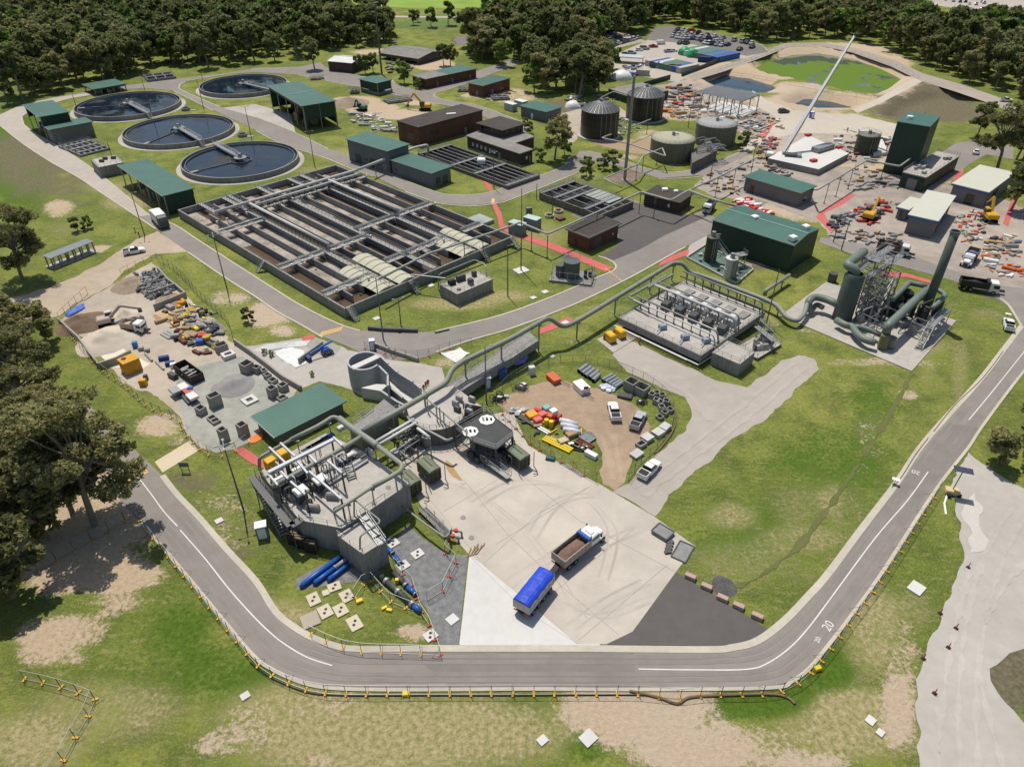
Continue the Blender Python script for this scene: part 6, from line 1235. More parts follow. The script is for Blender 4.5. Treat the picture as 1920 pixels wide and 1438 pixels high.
# ---------- vehicles (x forward)
def loft(mb,secs):   # (x, halfwidth_bottom, halfwidth_top, z0, z1)
    vs=[];fs=[]
    for x,a,b,z0,z1 in secs: c=min(.12,(z1-z0)*.3); vs+=[(x,-a,z0),(x,a,z0),(x,(a+b)/2+(.02),z1-c),(x,b-c,z1),(x,-b+c,z1),(x,-(a+b)/2-.02,z1-c)]
    for k in range(len(secs)-1):
        o=6*k; fs+=[(o+i,o+(i+1)%6,o+6+(i+1)%6,o+6+i) for i in range(6)]
    fs=[f[::-1] for f in fs]; fs+=[tuple(range(6)),tuple(range(6*(len(secs)-1),6*len(secs)))[::-1]]
    return mb._add(vs,[f[::-1] for f in fs])
def wheel(t,x,y,r=.36,w=.26,rimm=None):
    n=16; mb=M(); vs=[(x+r*math.cos(2*math.pi*i/n),y+s*w/2,r+r*math.sin(2*math.pi*i/n)) for s in(-1,1) for i in range(n)]
    mb._add(vs,[(i,(i+1)%n,n+(i+1)%n,n+i) for i in range(n)]+[tuple(range(n))[::-1],tuple(range(n,2*n))]); o=mb.build('wheel',rubber,t)
    s=1 if y>0 else -1; mb=M(); q=r*.55; vs=[(x+q*math.cos(2*math.pi*i/10),y+s*(w/2+.015),r+q*math.sin(2*math.pi*i/10)) for i in range(10)]; mb._add(vs,[tuple(range(10))] if s<0 else [tuple(range(10))[::-1]]); WORLD[o.name]=WORLD[t.name]; mb.build('rim',rimm or galv,o)
def paint(n,c): return mat('car paint '+n,c,.3,amt=.03,spec=.5,coord='o')
PC={'white':(.72,.72,.71),'silver':(.42,.43,.44),'dark grey':(.06,.065,.07),'black':(.015,.015,.017),'blue':(.03,.07,.22),'red':(.35,.02,.02)}
def car(kind,col,label='',cat='car'):
    t=thing('parked_car' if kind!='ute' else 'pickup_ute',label,cat); p=paint(col,PC[col]); body=M()
    if kind=='ute':
        loft(body,[(-2.6,.86,.86,.45,1.0),(-2.5,.92,.90,.35,1.1),(.9,.92,.90,.3,1.12),(2.0,.90,.84,.32,1.06),(2.45,.84,.74,.35,.85),(2.55,.7,.6,.4,.7)])
        gx=[(-.95,.84,.80,1.05,1.10),(-.8,.82,.70,1.05,1.66),(.35,.82,.70,1.05,1.70),(1.05,.84,.78,1.05,1.12)]; rf=(-.75,.32)
    elif kind=='suv':
        loft(body,[(-2.3,.84,.82,.45,1.0),(-2.2,.92,.88,.35,1.12),(.8,.92,.88,.3,1.12),(1.9,.9,.84,.32,1.02),(2.3,.8,.7,.4,.75)])
        gx=[(-2.15,.84,.78,1.05,1.12),(-1.9,.82,.70,1.05,1.70),(.2,.82,.70,1.05,1.72),(.95,.84,.78,1.05,1.12)]; rf=(-1.85,.18)
    elif kind=='van':
        loft(body,[(-2.5,.9,.84,.4,1.3),(-2.45,.95,.88,.35,2.2),(1.1,.95,.88,.3,2.2),(1.9,.95,.85,.3,1.35),(2.4,.88,.8,.35,1.0)])
        gx=[(1.0,.9,.88,1.4,2.1),(1.2,.93,.86,1.4,2.12),(1.85,.93,.86,1.25,1.42)]; rf=(-2.4,1.0)
    else:
        loft(body,[(-2.25,.78,.74,.4,.8),(-2.15,.88,.84,.32,.98),(-1.2,.9,.86,.28,1.0),(.9,.9,.86,.28,.98),(1.9,.88,.8,.3,.86),(2.2,.76,.66,.38,.62)])
        gx=[(-1.75,.80,.76,.93,.99),(-1.2,.78,.64,.93,1.42),(.15,.78,.64,.93,1.45),(.95,.80,.76,.93,.98)]; rf=(-1.12,.1)
    body.build('body',p,t); g=M(); loft(g,gx); g.build('window',glass,t)
    if kind!='van':
        z=gx[1][4]+.01; r_=M(); r_.box(((rf[0]+rf[1])/2,0,z+.01),(rf[1]-rf[0],gx[1][2]*2-.06,.05),b=.02); r_.build('roof',p,t)
    if kind=='ute':
        b=M(); b.box((-1.8,0,1.115),(1.35,1.5,.02)); b.build('tray_floor',black,t); b=M()
        for y in(-.84,.84): b.box((-1.8,y,1.19),(1.5,.09,.16))
        b.box((-2.55,0,1.19),(.09,1.6,.16)); b.build('tray_side',p,t)
    for s in(-.6,.6): M().box((2.32 if kind!='sedan' else 2.08,s,.72),(.14,.3,.14)).build('headlight',white,t)
    for x in(-1.45,1.45):
        for y in(-.84,.84): wheel(t,x,y)
    return t
PROTO={}
def put_car(kind,col,px,py,deg,label,group=None,at_=None):
    k=(kind,col); p=at_ or G(px,py)
    cat={'ute':'pickup','van':'van'}.get(kind,'car')
    if k not in PROTO:
        o=car(kind,col,label,cat); PROTO[k]=o; o.location=(p.x,p.y,.03); o.rotation_euler=(0,0,math.radians(deg))
        if group: o['group']=group
        return o
    o=dup(PROTO[k],(p.x,p.y,.03),math.radians(deg),label,group)
    if not group and 'group' in o: del o['group']
    return o
put_car('ute','white',1151,776,92,'white ute parked nose away in the middle of the brown dirt compound')
put_car('ute','silver',1196,793,64,'silver grey ute with white bonnet parked beside the concrete boxes'); put_car('ute','white',1217,885,50,'white tray ute on the gravel track just outside the compound gate')
put_car('ute','white',1889,613,65,'white ute parked on the grass by the right bend of the road'); put_car('ute','white',253,475,28,'white ute loaded with tools on the dirt road by the carport')
put_car('suv','dark grey',1469,212,10,'dark four wheel drive on the haul road beside the ponds'); put_car('ute','white',1886,191,-10,'white ute on the perimeter track under the far trees'); put_car('sedan','white',1829,288,60,'white car parked on the asphalt right of the green tower')
put_car('sedan','white',1590,455,60,'x') if 0 else None
rn=random.Random(21); O6=lambda x,y:(1120+x/6,40+y/6)
gA='cars packed in the far car park behind the containers'; gB='cars in the small fenced lot at the edge of the trees'; gC='cars in the distant car park at the upper right corner'
LA={'white':'white car packed in the far car park behind the containers','silver':'silver car packed in the far car park behind the containers','dark grey':'dark grey car packed in the far car park behind the containers','black':'black car packed in the far car park behind the containers','blue':'blue car packed in the far car park behind the containers','red':'red car in the back row of the far car park'}
rowA=[(910,105,'dark grey'),(965,110,'white'),(1010,120,'white'),(1065,128,'red'),(1140,150,'black'),(1235,170,'black'),(1320,185,'white'),(1410,200,'silver'),(1540,228,'silver'),(1635,245,'silver'),(1690,255,'dark grey'),(1735,262,'white'),(850,180,'white'),(915,160,'silver'),(985,162,'white'),(905,195,'white'),(945,200,'white'),(990,205,'white'),(1040,207,'silver'),(1090,207,'blue'),(1140,214,'silver'),(1187,232,'dark grey'),(1255,215,'black'),(1210,257,'white'),(1258,266,'white'),(1302,268,'dark grey'),(1345,278,'silver'),(1400,283,'white'),(1465,277,'dark grey'),(1335,240,'white'),(1390,240,'silver'),(880,140,'dark grey'),(1170,180,'white'),(1220,200,'silver'),(1600,330,'dark grey'),(1740,305,'dark grey'),(930,258,'dark grey'),(1000,262,'dark grey'),(1060,170,'white')]
for x,y,c in rowA: put_car(rn.choice(['sedan','suv','sedan']),c,*O6(x,y),rn.choice([50,54,58]),LA[c],gA).scale=(1.2,1.2,1.3)
for x,y,c in[(60,160,'black'),(100,150,'dark grey'),(140,145,'blue'),(185,140,'silver'),(30,185,'red'),(70,312,'white'),(105,302,'white'),(145,290,'silver'),(190,280,'dark grey'),(240,264,'white'),(290,250,'dark grey'),(340,236,'blue'),(372,228,'silver'),(412,216,'white'),(458,202,'silver')]:
    put_car(rn.choice(['sedan','suv']),c,*O6(x,y),50,'%s car along the edge of the small fenced lot by the trees'%c,gB).scale=(1.15,1.15,1.25)
for x,y,c,k,lb in[(145,227,'silver','sedan','silver car alone in the middle of the small fenced lot'),(240,198,'dark grey','suv','grey four wheel drive in the middle of the small fenced lot'),(320,172,'white','sedan','white car at the right side of the small fenced lot'),(715,262,'white','van','long white van beside the red ute near the container yard'),(630,298,'red','ute','bright red ute in front of the white van'),(530,322,'silver','suv','grey car between the red ute and the white sedan'),(468,337,'white','sedan','white car left of the grey car on the pale lot'),(320,388,'dark grey','suv','dark four wheel drive near the blue tarpaulin on the pale lot'),(382,372,'silver','sedan','silver car directly behind the dark four wheel drive'),(800,352,'silver','ute','silver ute left of the green covered stacks'),(855,345,'white','sedan','white car touching the green covered stacks')]:
    put_car(k,c,*O6(x,y),10 if y>250 else 15,lb)
for i,(x,y) in enumerate([(1330,5),(1390,15),(1440,20),(1510,35),(1560,40),(1520,75),(1620,30),(1690,50),(1740,60),(1600,75),(1790,65),(1650,60),(1480,20),(1820,70),(1700,70),(1600,20)]):
    c=['white','silver','dark grey','white','silver'][i%5]; put_car('sedan',c,1440+x/4,y/4,60,'%s car in the distant car park at the upper right corner'%c,gC)
# trucks
def truck(name,label,cat,bonnet,bodycol,cabcol,load=None,L=5.6,tarp=None,axles=3,zb=2.55):
    t=thing(name,label,cat); cc=mat('truck '+str(cabcol),cabcol,.35,amt=.06,coord='o') if cabcol else None; bc=mat('tipper '+str(bodycol),bodycol,.55,amt=.2,coord='o')
    M().box((0,0,.85),(L+3.6,.8,.3)).build('chassis',black,t)
    x0=-(L+3.4)/2
    mb=M(); zf=1.15
    for y in(-1.22,1.22): mb.box((x0+L/2,y,(zf+zb)/2),(L,.1,zb-zf))
    mb.box((x0+.05,0,(zf+zb)/2),(.1,2.4,zb-zf-.02)); mb.box((x0+L-.05,0,(zf+zb)/2+.1),(.1,2.4,zb-zf+.2)); mb.box((x0+L/2,0,zf),(L-.1,2.4,.12))
    for i in range(7):
        for y in(-1.29,1.29): mb.box((x0+.4+i*(L-.8)/6,y,(zf+zb)/2),(.12,.07,zb-zf-.1))
    mb.build('tipper_body',bc,t)
    if load:
        mb=M(); n=10; vs=[];fs=[]
        for i in range(n+1):
            for j in range(6):
                u=i/n;v=j/5; h=1.6+.75*math.sin(math.pi*u)*math.sin(math.pi*v)+noise.noise(Vector((u*5,v*5,len(label))))*.25; vs.append((x0+.12+u*(L-.24),-1.16+2.32*v,h))
        for i in range(n):
            for j in range(5): o=i*6+j; fs.append((o,o+6,o+7,o+1))
        mb._add(vs,fs); mb.build('load',load,t,smooth=True)
    if tarp:
        k=8; mb=M(); ring=[(1.27*math.cos(math.pi*i/k),zb-.02+.5*math.sin(math.pi*i/k)) for i in range(k+1)]; m_=12
        vs=[(x0+L*j/m_,y*(1+.01*math.sin(j*2)),z+.018*math.sin(j*1.7+i)) for j in range(m_+1) for i,(y,z) in enumerate(ring)]; fs=[(j*(k+1)+i,j*(k+1)+i+1,(j+1)*(k+1)+i+1,(j+1)*(k+1)+i) for j in range(m_) for i in range(k)]+[tuple(range(k+1)),tuple(range(m_*(k+1),(m_+1)*(k+1)))[::-1]]; mb._add(vs,fs); mb.build('tarpaulin',tarp,t)
    else: M().box((x0+L-.3,0,zb+.2),(.6,2.3,.3),b=.1).build('rolled_tarp',blue if bonnet else black,t)
    xc=x0+L+.15
    if cabcol:
        if bonnet:
            mb=M(); loft(mb,[(xc,1.1,1.0,.9,2.6),(xc+1.5,1.1,.98,.8,2.65),(xc+1.8,1.1,1.0,.8,2.0)]); loft(mb,[(xc+1.75,.8,.7,.7,1.85),(xc+3.0,.72,.62,.6,1.6),(xc+3.1,.6,.5,.6,1.4)]); mb.build('cab',cc,t)
            mb=M(); 
            for y in(-.98,.98): mb.box((xc+2.45,y,1.05),(1.1,.4,.5),b=.2)
            mb.build('mudguard',cc,t); g=M(); loft(g,[(xc+.2,1.125,1.03,1.75,2.35),(xc+1.56,1.125,1.03,1.75,2.35),(xc+1.82,1.0,.9,1.7,1.98)]); g.build('window',glass,t); M().box((xc+3.14,0,1.0),(.08,1.1,.8)).build('grille',galv,t); fx=xc+2.5
            M().box((xc+.7,0,2.72),(.7,1.2,.14),b=.05).build('roof_pod',white,t)
        else:
            mb=M(); loft(mb,[(xc,1.2,1.1,.7,2.85),(xc+1.6,1.2,1.1,.6,2.85),(xc+1.95,1.18,1.05,.5,2.2),(xc+2.0,1.15,1.05,.5,1.6)]); mb.build('cab',cc,t); g=M(); loft(g,[(xc+.7,1.225,1.13,1.6,2.45),(xc+1.7,1.225,1.13,1.55,2.45),(xc+2.0,1.1,1.0,1.5,2.1)]); g.build('window',glass,t); fx=xc+1.0
        mb=M(); 
        for y in(-1,1): mb.bar((xc-.1,y,1),(xc-.1,y,3.1),.14)
        mb.build('exhaust_stack',galv,t); mb=M()
        for y in(-1.35,1.35): mb.box((xc+1.75,y,2.1),(.12,.22,.55)); mb.bar((xc+1.6,y*.8,2.3),(xc+1.75,y,2.3),.05)
        mb.build('mirror',black,t)
        for y in(-1.05,1.05): wheel(t,fx,y,.5,.32,galv)
    else:
        mb=M(); mb.bar((xc-.2,-.5,.8),(xc+1.5,0,.8),.14); mb.bar((xc-.2,.5,.8),(xc+1.5,0,.8),.14); mb.build('drawbar',galv,t)
    for i in range(2 if axles<4 else 3):
        for y in(-1.0,1.0): wheel(t,x0+1.1+i*1.3,y,.5,.5,galv)
    if not cabcol:
        for y in(-1.0,1.0): wheel(t,x0+L-1,y,.5,.5,galv)
    M().box((x0-.06,0,.9),(.08,2.2,.2)).build('tail_light_bar',red,t)
    return t
def place(o,px,py,deg,s=1): p=G(px,py); o.location=(p.x,p.y,.03); o.rotation_euler=(0,0,math.radians(deg)); o.scale=(s,)*3; return o
soil=mat('soil load',(.20,.13,.095),.95,amt=.4,scale=2.5,coord='o',bump=.5); btarp=mat('blue tarpaulin',(.012,.055,.50),.45,amt=.15,scale=1.2,coord='o',bump=.6)
place(truck('tipper_truck','white bonneted tipper truck carrying brown soil on the apron','truck',True,(.36,.30,.27),(.74,.74,.73),soil,5.6),1086,1034,44)
place(truck('dog_trailer','silver tipping trailer under a bright blue tarpaulin on the apron','trailer',False,(.42,.40,.38),None,None,6.2,btarp,4,2.6),1014,1108,56)
place(truck('tipper_truck','dark tipper truck with soil standing behind the scrubber frames','truck',False,(.10,.085,.075),(.6,.6,.58),soil,5.4),1677,476,-32)
place(truck('tipper_truck','white bonneted tipper parked on the pale gravel works yard','truck',True,(.20,.17,.15),(.74,.74,.73),soil,4.6),1815,492,-130)
place(truck('tipper_truck','black-bodied tipper truck driving on the road at right','truck',False,(.03,.03,.03),(.68,.68,.66),mat('black load',(.03,.03,.03),.9),5.8),1837,546,-22)
place(truck('tipper_truck','white cab truck parked at the corner of the big green hall','truck',False,(.25,.25,.25),(.66,.66,.66),None,4),1327,397,-120,.9)
place(truck('tipper_truck','small white tipper loaded with pale sand in the left yard','truck',False,(.45,.36,.28),(.74,.74,.72),mat('sand load',(.50,.42,.34),.95,coord='o'),3.6),258,621,-12,.85)
place(truck('flatbed_truck','white truck loading boards beside the tall concrete chamber','truck',False,(.45,.42,.42),(.70,.70,.70),mat('board load',(.55,.5,.5),.7,coord='o'),4),357,742,-45,.8) if 0 else None
place(truck('delivery_truck','blue and white truck parked in front of the nearer container row','truck',False,(.08,.12,.2),(.55,.6,.62),None,4.5),1233,128,-25,1)
# refuse truck
t=thing('garbage_truck','tall white garbage truck with dark rear hopper on the left road','truck'); mb=M(); loft(mb,[(-2.8,1.25,1.15,.9,3.1),(-2.6,1.25,1.2,.9,3.5),(2.4,1.25,1.2,.9,3.5),(2.5,1.25,1.1,.9,3.3)]); mb.build('body',white,t); mb=M(); loft(mb,[(-4.3,1.2,1.0,.6,2.2),(-3.8,1.22,1.1,.5,3.0),(-2.85,1.24,1.15,.6,3.3)]); mb.build('rear_hopper',steel_dark,t); mb=M(); loft(mb,[(2.6,1.2,1.1,.6,2.9),(4.2,1.2,1.1,.5,2.9),(4.5,1.15,1.05,.5,1.7)]); mb.build('cab',white,t); g=M(); loft(g,[(3.4,1.225,1.13,1.6,2.5),(4.25,1.225,1.13,1.6,2.5),(4.5,1.1,1,1.5,2)]); g.build('window',glass,t); M().box((0,0,.75),(8,.9,.3)).build('chassis',black,t)
for x in(3.3,-1.2,-2.5):
    for y in(-1.05,1.05): wheel(t,x,y,.5,.4,galv)
place(t,302,421,128,1.05)
# excavators
def excavator(label,col,cabc,px,py,deg,swing,reach,s=1,bucket=True):
    t=thing('excavator',label,'excavator'); m=mat('machine %s'%(col,),col,.5,amt=.1,coord='o')
    for y in(-1.0,1.0):
        mb=M(); mb.tube([(-1.5,y,.4),(1.5,y,.4)],.4,8); mb.box((0,y,.4),(3.0,.5,.75),b=.15); mb.build('track',rubber,t)
    M().box((0,0,.7),(1.4,1.6,.4)).build('undercarriage',steel_dark,t)
    ca,sa=math.cos(swing),math.sin(swing); R=lambda x,y,z:(x*ca-y*sa,x*sa+y*ca,z)
    mb=M(); mb.box(R(-.6,0,1.5),(2.6,2.3,1.0),rz=swing,b=.2); mb.build('house',m,t); mb=M(); mb.box(R(.6,.7,2.0),(1.4,.9,1.6),rz=swing,b=.18); mb.build('cab',mat('machine %s'%(cabc,),cabc,.5,coord='o'),t)
    mb=M(); mb.box(R(.62,.7,2.15),(1.44,.94,.8),rz=swing); mb.build('cab_window',glass,t)
    a,b,c,d=reach
    mb=M(); mb.bar(R(.4,-.3,1.5),R(a,-.3,b),.42,.55); mb.bar(R(a*.5+.2,-.3,b*.5+1.1),R(a*.4,-.3,1.6),.16); mb.build('boom',m,t); mb=M(); mb.bar(R(a,-.3,b),R(c,-.3,d),.34,.42); mb.build('stick',m,t)
    mb=M(); mb.box(R(c,-.3,d-.35),(.8,.9,.8),rz=swing,b=.25); mb.build('bucket',steel_dark,t); return place(t,px,py,deg,s)
Y_=(.58,.33,.03)
excavator('red and white excavator digging between the sand heaps in the left yard',(.40,.34,.30),(.62,.60,.56),204,609,10,.35,(3.2,3.8,6.6,2.2),1.0)
excavator('yellow excavator with raised arm beside the long brown brick hall',Y_,(.10,.09,.05),797,207,170,.0,(3.4,4.8,5.6,1.4),1.3)
excavator('small teal excavator working by the spoil heap near the truck shed',(.04,.14,.13),(.05,.12,.12),679,208,150,0,(2.6,3.4,3.6,1.4),1.1)
excavator('yellow excavator parked among red barriers left of the unfinished building',Y_,(.12,.09,.03),1628,412,30,.4,(3,4.4,4.6,2.6),1.25)
excavator('yellow excavator with arm upright against the unfinished building at far right',Y_,(.5,.30,.03),1853,414,80,0,(2.2,4.6,3.4,3.2),1.25)
# boom lift
t=thing('boom_lift','blue articulated boom lift beside the white geotextile sheets','boom lift'); 
M().box((0,0,.8),(2.6,1.6,.6),b=.15).build('chassis',mat('lift green',(.16,.2,.14),.5,coord='o'),t); M().box((-.3,0,1.5),(1.8,1.4,.8),b=.2).build('turret',blue,t)
mb=M(); mb.bar((-1.4,.3,2.4),(1.8,.3,2.9),.42); mb.bar((1.8,.3,2.9),(-4.2,.3,1.7),.34); mb.bar((-.5,.3,1.6),(-1.4,.3,2.4),.3); mb.build('boom',mat('lift blue',(.025,.12,.42),.45,amt=.08,coord='o'),t); mb=M(); mb.box((-4.9,.3,.7),(.9,1.8,1.1)); mb.build('basket',mat('lift basket',(.03,.06,.16),.5,coord='o'),t)
for x in(-.9,.9):
    for y in(-.9,.9): wheel(t,x,y,.42,.3)
place(t,614,664,40,.8)
# mobile crane
t=thing('mobile_crane','mobile crane with a very long white telescopic boom raised over the works','crane',G(1470,303)); o=G(1470,303); tip=Vector(G(1553,262)); tz=HG((1553,262),67); tip.z=tz; a=Vector((o.x-.5,o.y+1,2.6)); boomm=mat('crane white',(.48,.49,.50),.4,amt=.04)
for i,(k0,k1,w) in enumerate([(0,.27,1.15),(.26,.45,1.0),(.44,.63,.86),(.62,.81,.72),(.80,1,.6)]): M().bar(a.lerp(tip,k0),a.lerp(tip,k1),w,w).build('boom_section',boomm,t)
M().box((tip.x+.4,tip.y,tip.z+.2),(1.6,.8,1.0),b=.2).build('boom_head',steel_dark,t)
M().box((o.x,o.y,1.1),(12,2.8,.9),rz=-.3,b=.15).build('carrier',mat('crane maroon',(.07,.02,.03),.5),t); M().box((o.x-4.6,o.y+1.4,1.9),(2.2,2.6,1.6),rz=-.3,b=.25).build('cab',white,t); M().box((o.x+1.6,o.y-.8,2.2),(4,2.6,1.5),rz=-.3,b=.25).build('superstructure',steel_dark,t); M().box((o.x+4,o.y-1.5,2.2),(1.4,2.8,1.4),rz=-.3,b=.1).build('counterweight',galv,t)
mb=M(); mb.bar((o.x,o.y,2.4),a.lerp(tip,.18),.4); mb.build('lift_ram',galv,t)
for dx,dy in((-5,-2.5),(5,-5),(-4,4.5),(6,2)): M().bar((o.x+dx*.3,o.y+dy*.3,1),(o.x+dx,o.y+dy,.8),.3).build('outrigger_beam',galv,t); M().cone((o.x+dx,o.y+dy),.5,.5,0,.2,10).build('outrigger_pad',steel_dark,t)
for i in range(5):
    for s in(-1,1):
        x=-4+i*2; wheel_=M(); p=Vector((o.x+x*math.cos(-.3)-s*1.2*math.sin(-.3),o.y+x*math.sin(-.3)+s*1.2*math.cos(-.3),.6)); wheel_.cone((p.x,p.y),.5,.5,.1,1.0,10); wheel_.build('wheel',rubber,t)
# ---------- people
def person_proto(vest,label):
    t=thing('person',label,'person'); me=bpy.data.meshes.new('b')
    V=[(0,0,.95),(0,0,1.15),(0,.0,1.42),(0,.01,1.52),(.02,0,1.66),(0,.19,1.42),(.05,.26,1.15),(.22,.22,.98),(0,-.19,1.42),(-.02,-.26,1.15),(.12,-.24,.92),(0,.1,.9),(.05,.11,.5),(0,.12,.06),(.14,.13,.03),(0,-.1,.9),(-.05,-.11,.5),(-.1,-.12,.06),(.04,-.13,.03)]
    E=[(0,1),(1,2),(2,3),(3,4),(2,5),(5,6),(6,7),(2,8),(8,9),(9,10),(0,11),(11,12),(12,13),(13,14),(0,15),(15,16),(16,17),(17,18)]
    Rr=[.15,.14,.15,.06,.11,.07,.05,.04,.07,.05,.04,.1,.07,.05,.045,.1,.07,.05,.045]
    me.from_pydata(V,E,[]); o=bpy.data.objects.new('b',me); C.objects.link(o); o.modifiers.new('s','SKIN'); sv=me.skin_vertices[0].data
    for i,r in enumerate(Rr): sv[i].radius=(r,r)
    sv[0].use_root=True; o.modifiers.new('u','SUBSURF').levels=1
    bpy.context.view_layer.update(); m2=bpy.data.meshes.new_from_object(o.evaluated_get(bpy.context.evaluated_depsgraph_get())); bpy.data.objects.remove(o)
    m2.materials.append(mat('work trousers',(.03,.035,.06),.9,coord='o')); b=bpy.data.objects.new('body',m2); C.objects.link(b); b.parent=t
    M().lathe((0,0),[(.02,.9),(.19,.92),(.20,1.2),(.22,1.42),(.1,1.5),(.02,1.5)],12).build('vest',vest,t); M().lathe((.02,0),[(.15,1.66),(.13,1.76),(.05,1.81),(.01,1.815)],12).build('helmet',white,t); M().lathe((.02,0),[(.02,1.53),(.09,1.56),(.1,1.68),(.02,1.72)],10).build('face',mat('skin',(.45,.26,.18),.7,coord='o'),t)
    return t
hv=mat('orange vest',(.75,.16,.03),.7,coord='o'); hy=mat('yellow vest',(.6,.6,.05),.7,coord='o')
pp=person_proto(hv,'worker in orange vest nearest the large duct on the new channel'); py_=person_proto(hy,'worker in yellow vest standing on the verge behind the garbage truck')
place(py_,254,436,40); g=G(790,742,1.6); pp.location=(g.x,g.y,1.6)
for i,(x,y) in enumerate([(783,745),(787,737),(795,735),(799,729),(781,740),(803,725)]):
    g=G(x,y,1.6); dup(pp,(g.x,g.y,1.6),i*1.1,'worker in orange vest among the crew gathered in the new channel',group='crew of workers in the new channel')
for x,y,lb in((1198,645,'worker in orange vest beside the yellow diesel pumps'),(130,489,'worker standing under the long carport'),(262,445,'worker bending near the verge by the lamp pole'),(1588,248,'worker standing on the works road below the crane boom'),(1822,402,'worker in orange between the two unfinished buildings'),(1390,212,'worker beside the steel frame slab'),(1827,412,'second worker behind the right unfinished building')):
    g=G(x,y); dup(pp,(g.x,g.y,.02),x,lb)
# ---------- poles, fences and loose things
def lamp(label,x,y,xt,yt,r=.11,heads=4,m=None,cat='lamp post',thick=0):
    g=G(x,y); h=HG((x,y),yt); t=thing('lamp_post',label,cat,g); mb=M(); mb.cone((g.x,g.y),r*1.4,r*.7,0,h,10); mb.build('pole',m or mat('pole grey',(.13,.13,.13),.6),t); M().cone((g.x,g.y),r*2.5,r*2.5,0,.15,10).build('base',concrete,t)
    if heads:
        mb=M(); 
        for i in range(heads): a=.4+i*2*math.pi/heads; mb.bar((g.x,g.y,h),(g.x+1.0*math.cos(a),g.y+1.0*math.sin(a),h+.05),.07)
        mb.build('bracket',galv,t)
        for i in range(heads): a=.4+i*2*math.pi/heads; M().box((g.x+1.1*math.cos(a),g.y+1.1*math.sin(a),h+.05),(.5,.3,.14),rz=a).build('lamp_head',galv,t)
    return t
for x,y,xt,yt,h_,lb in[(427,547,400,441,4,'four headed lamp post beside the left road near the basin stair'),(271,441,252,362,2,'leaning lamp post on the verge by the garbage truck'),(457,957,427,834,4,'tall lamp post left of the inlet works stairs'),(719,638,711,520,4,'lamp post at the left end of the long slim pipe by the barriers'),(752,611,748,560,2,'lamp post with concrete foot behind the grey barriers'),(977,507,977,353,0,'tall slim pole on a white slab near the red path'),(952,556,952,461,1,'slim pole between pump chamber and red path'),(284,213,267,147,2,'pole rising in front of the upper left round tank'),(382,204,362,147,2,'pole beyond the middle round tank'),(146,209,136,177,1,'short pole left of the upper left round tank'),(214,307,204,267,1,'pole on the lawn above the valve chamber'),(472,262,457,200,2,'pole between nearest round tank and site road'),(590,313,580,247,2,'pole at the roadside above the basin corner'),(926,354,926,286,4,'lamp post in front of the dark settling channels'),(1577,470,1590,412,2,'lamp post on grass right of the big green hall'),(1290,240,1292,200,1,'pole standing beside the olive tanks'),(380,150,372,135,1,'pole beside the farthest round tank'),(1562,455,1566,400,0,'thin pole beside the unfinished works'),(1436,610,1449,505,0,'thin dark pole near the duct stub'),(1006,374,1006,345,0,'thin pole by the small open tanks'),(1035,410,1035,357,1,'thin pole above the round pits on the lawn'),(912,757,905,650,1,'steel lamp mast beside the blue portable toilet'),(1720,258,1722,210,0,'thin pole by the haul road corner'),(1412,300,1415,270,1,'lamp pole beside the round dark bush'),(1330,345,1332,300,0,'thin pole beside the pipe bridge')]:
    lamp(lb,x,y,xt,yt,.11,h_)
g=G(977,507); M().box((g.x,g.y,.06),(3.2,2.8,.12),rz=.6).build('pole_slab',concrete_new,label='white concrete slab around the slim pole near the red path',cat='slab')
t=lamp('very tall floodlight mast by the wide grey barn',716,140,705,6,.35,8); 
g=G(1171,339); h=HG((1171,339),143); t=thing('vent_mast','thick tall grey steel mast rising between road and lawn','mast',g); M().cone((g.x,g.y),.5,.38,0,h,16).build('pole',galv,t); M().cone((g.x,g.y),.9,.9,0,.3,12).build('base',concrete,t); M().prism(gpts([(1130,336),(1178,346),(1208,328),(1165,318)]),0,.05).build('gravel_surround',mat('red gravel',(.20,.15,.13),.95,amt=.4,scale=4),t)
# fences
def veil():
    m=bpy.data.materials.new('wire mesh'); m.use_nodes=True; nt=m.node_tree; b=nt.nodes['Principled BSDF']; b.inputs['Base Color'].default_value=(.30,.31,.31,1); b.inputs['Roughness'].default_value=.6; tr=nt.nodes.new('ShaderNodeBsdfTransparent'); mx=nt.nodes.new('ShaderNodeMixShader'); tc=nt.nodes.new('ShaderNodeTexCoord'); ck=nt.nodes.new('ShaderNodeTexWhiteNoise')
    mx.inputs[0].default_value=.13; nt.links.new(tr.outputs[0],mx.inputs[1]); nt.links.new(b.outputs[0],mx.inputs[2]); nt.links.new(mx.outputs[0],nt.nodes['Material Output'].inputs['Surface']); return m
wire=veil(); greenwire=mat('green fence',(.03,.09,.05),.6)
foot_y=mat('yellow foot',(.62,.36,.03),.6,amt=.12); foot_r=mat('red foot',(.45,.07,.04),.6,amt=.12)
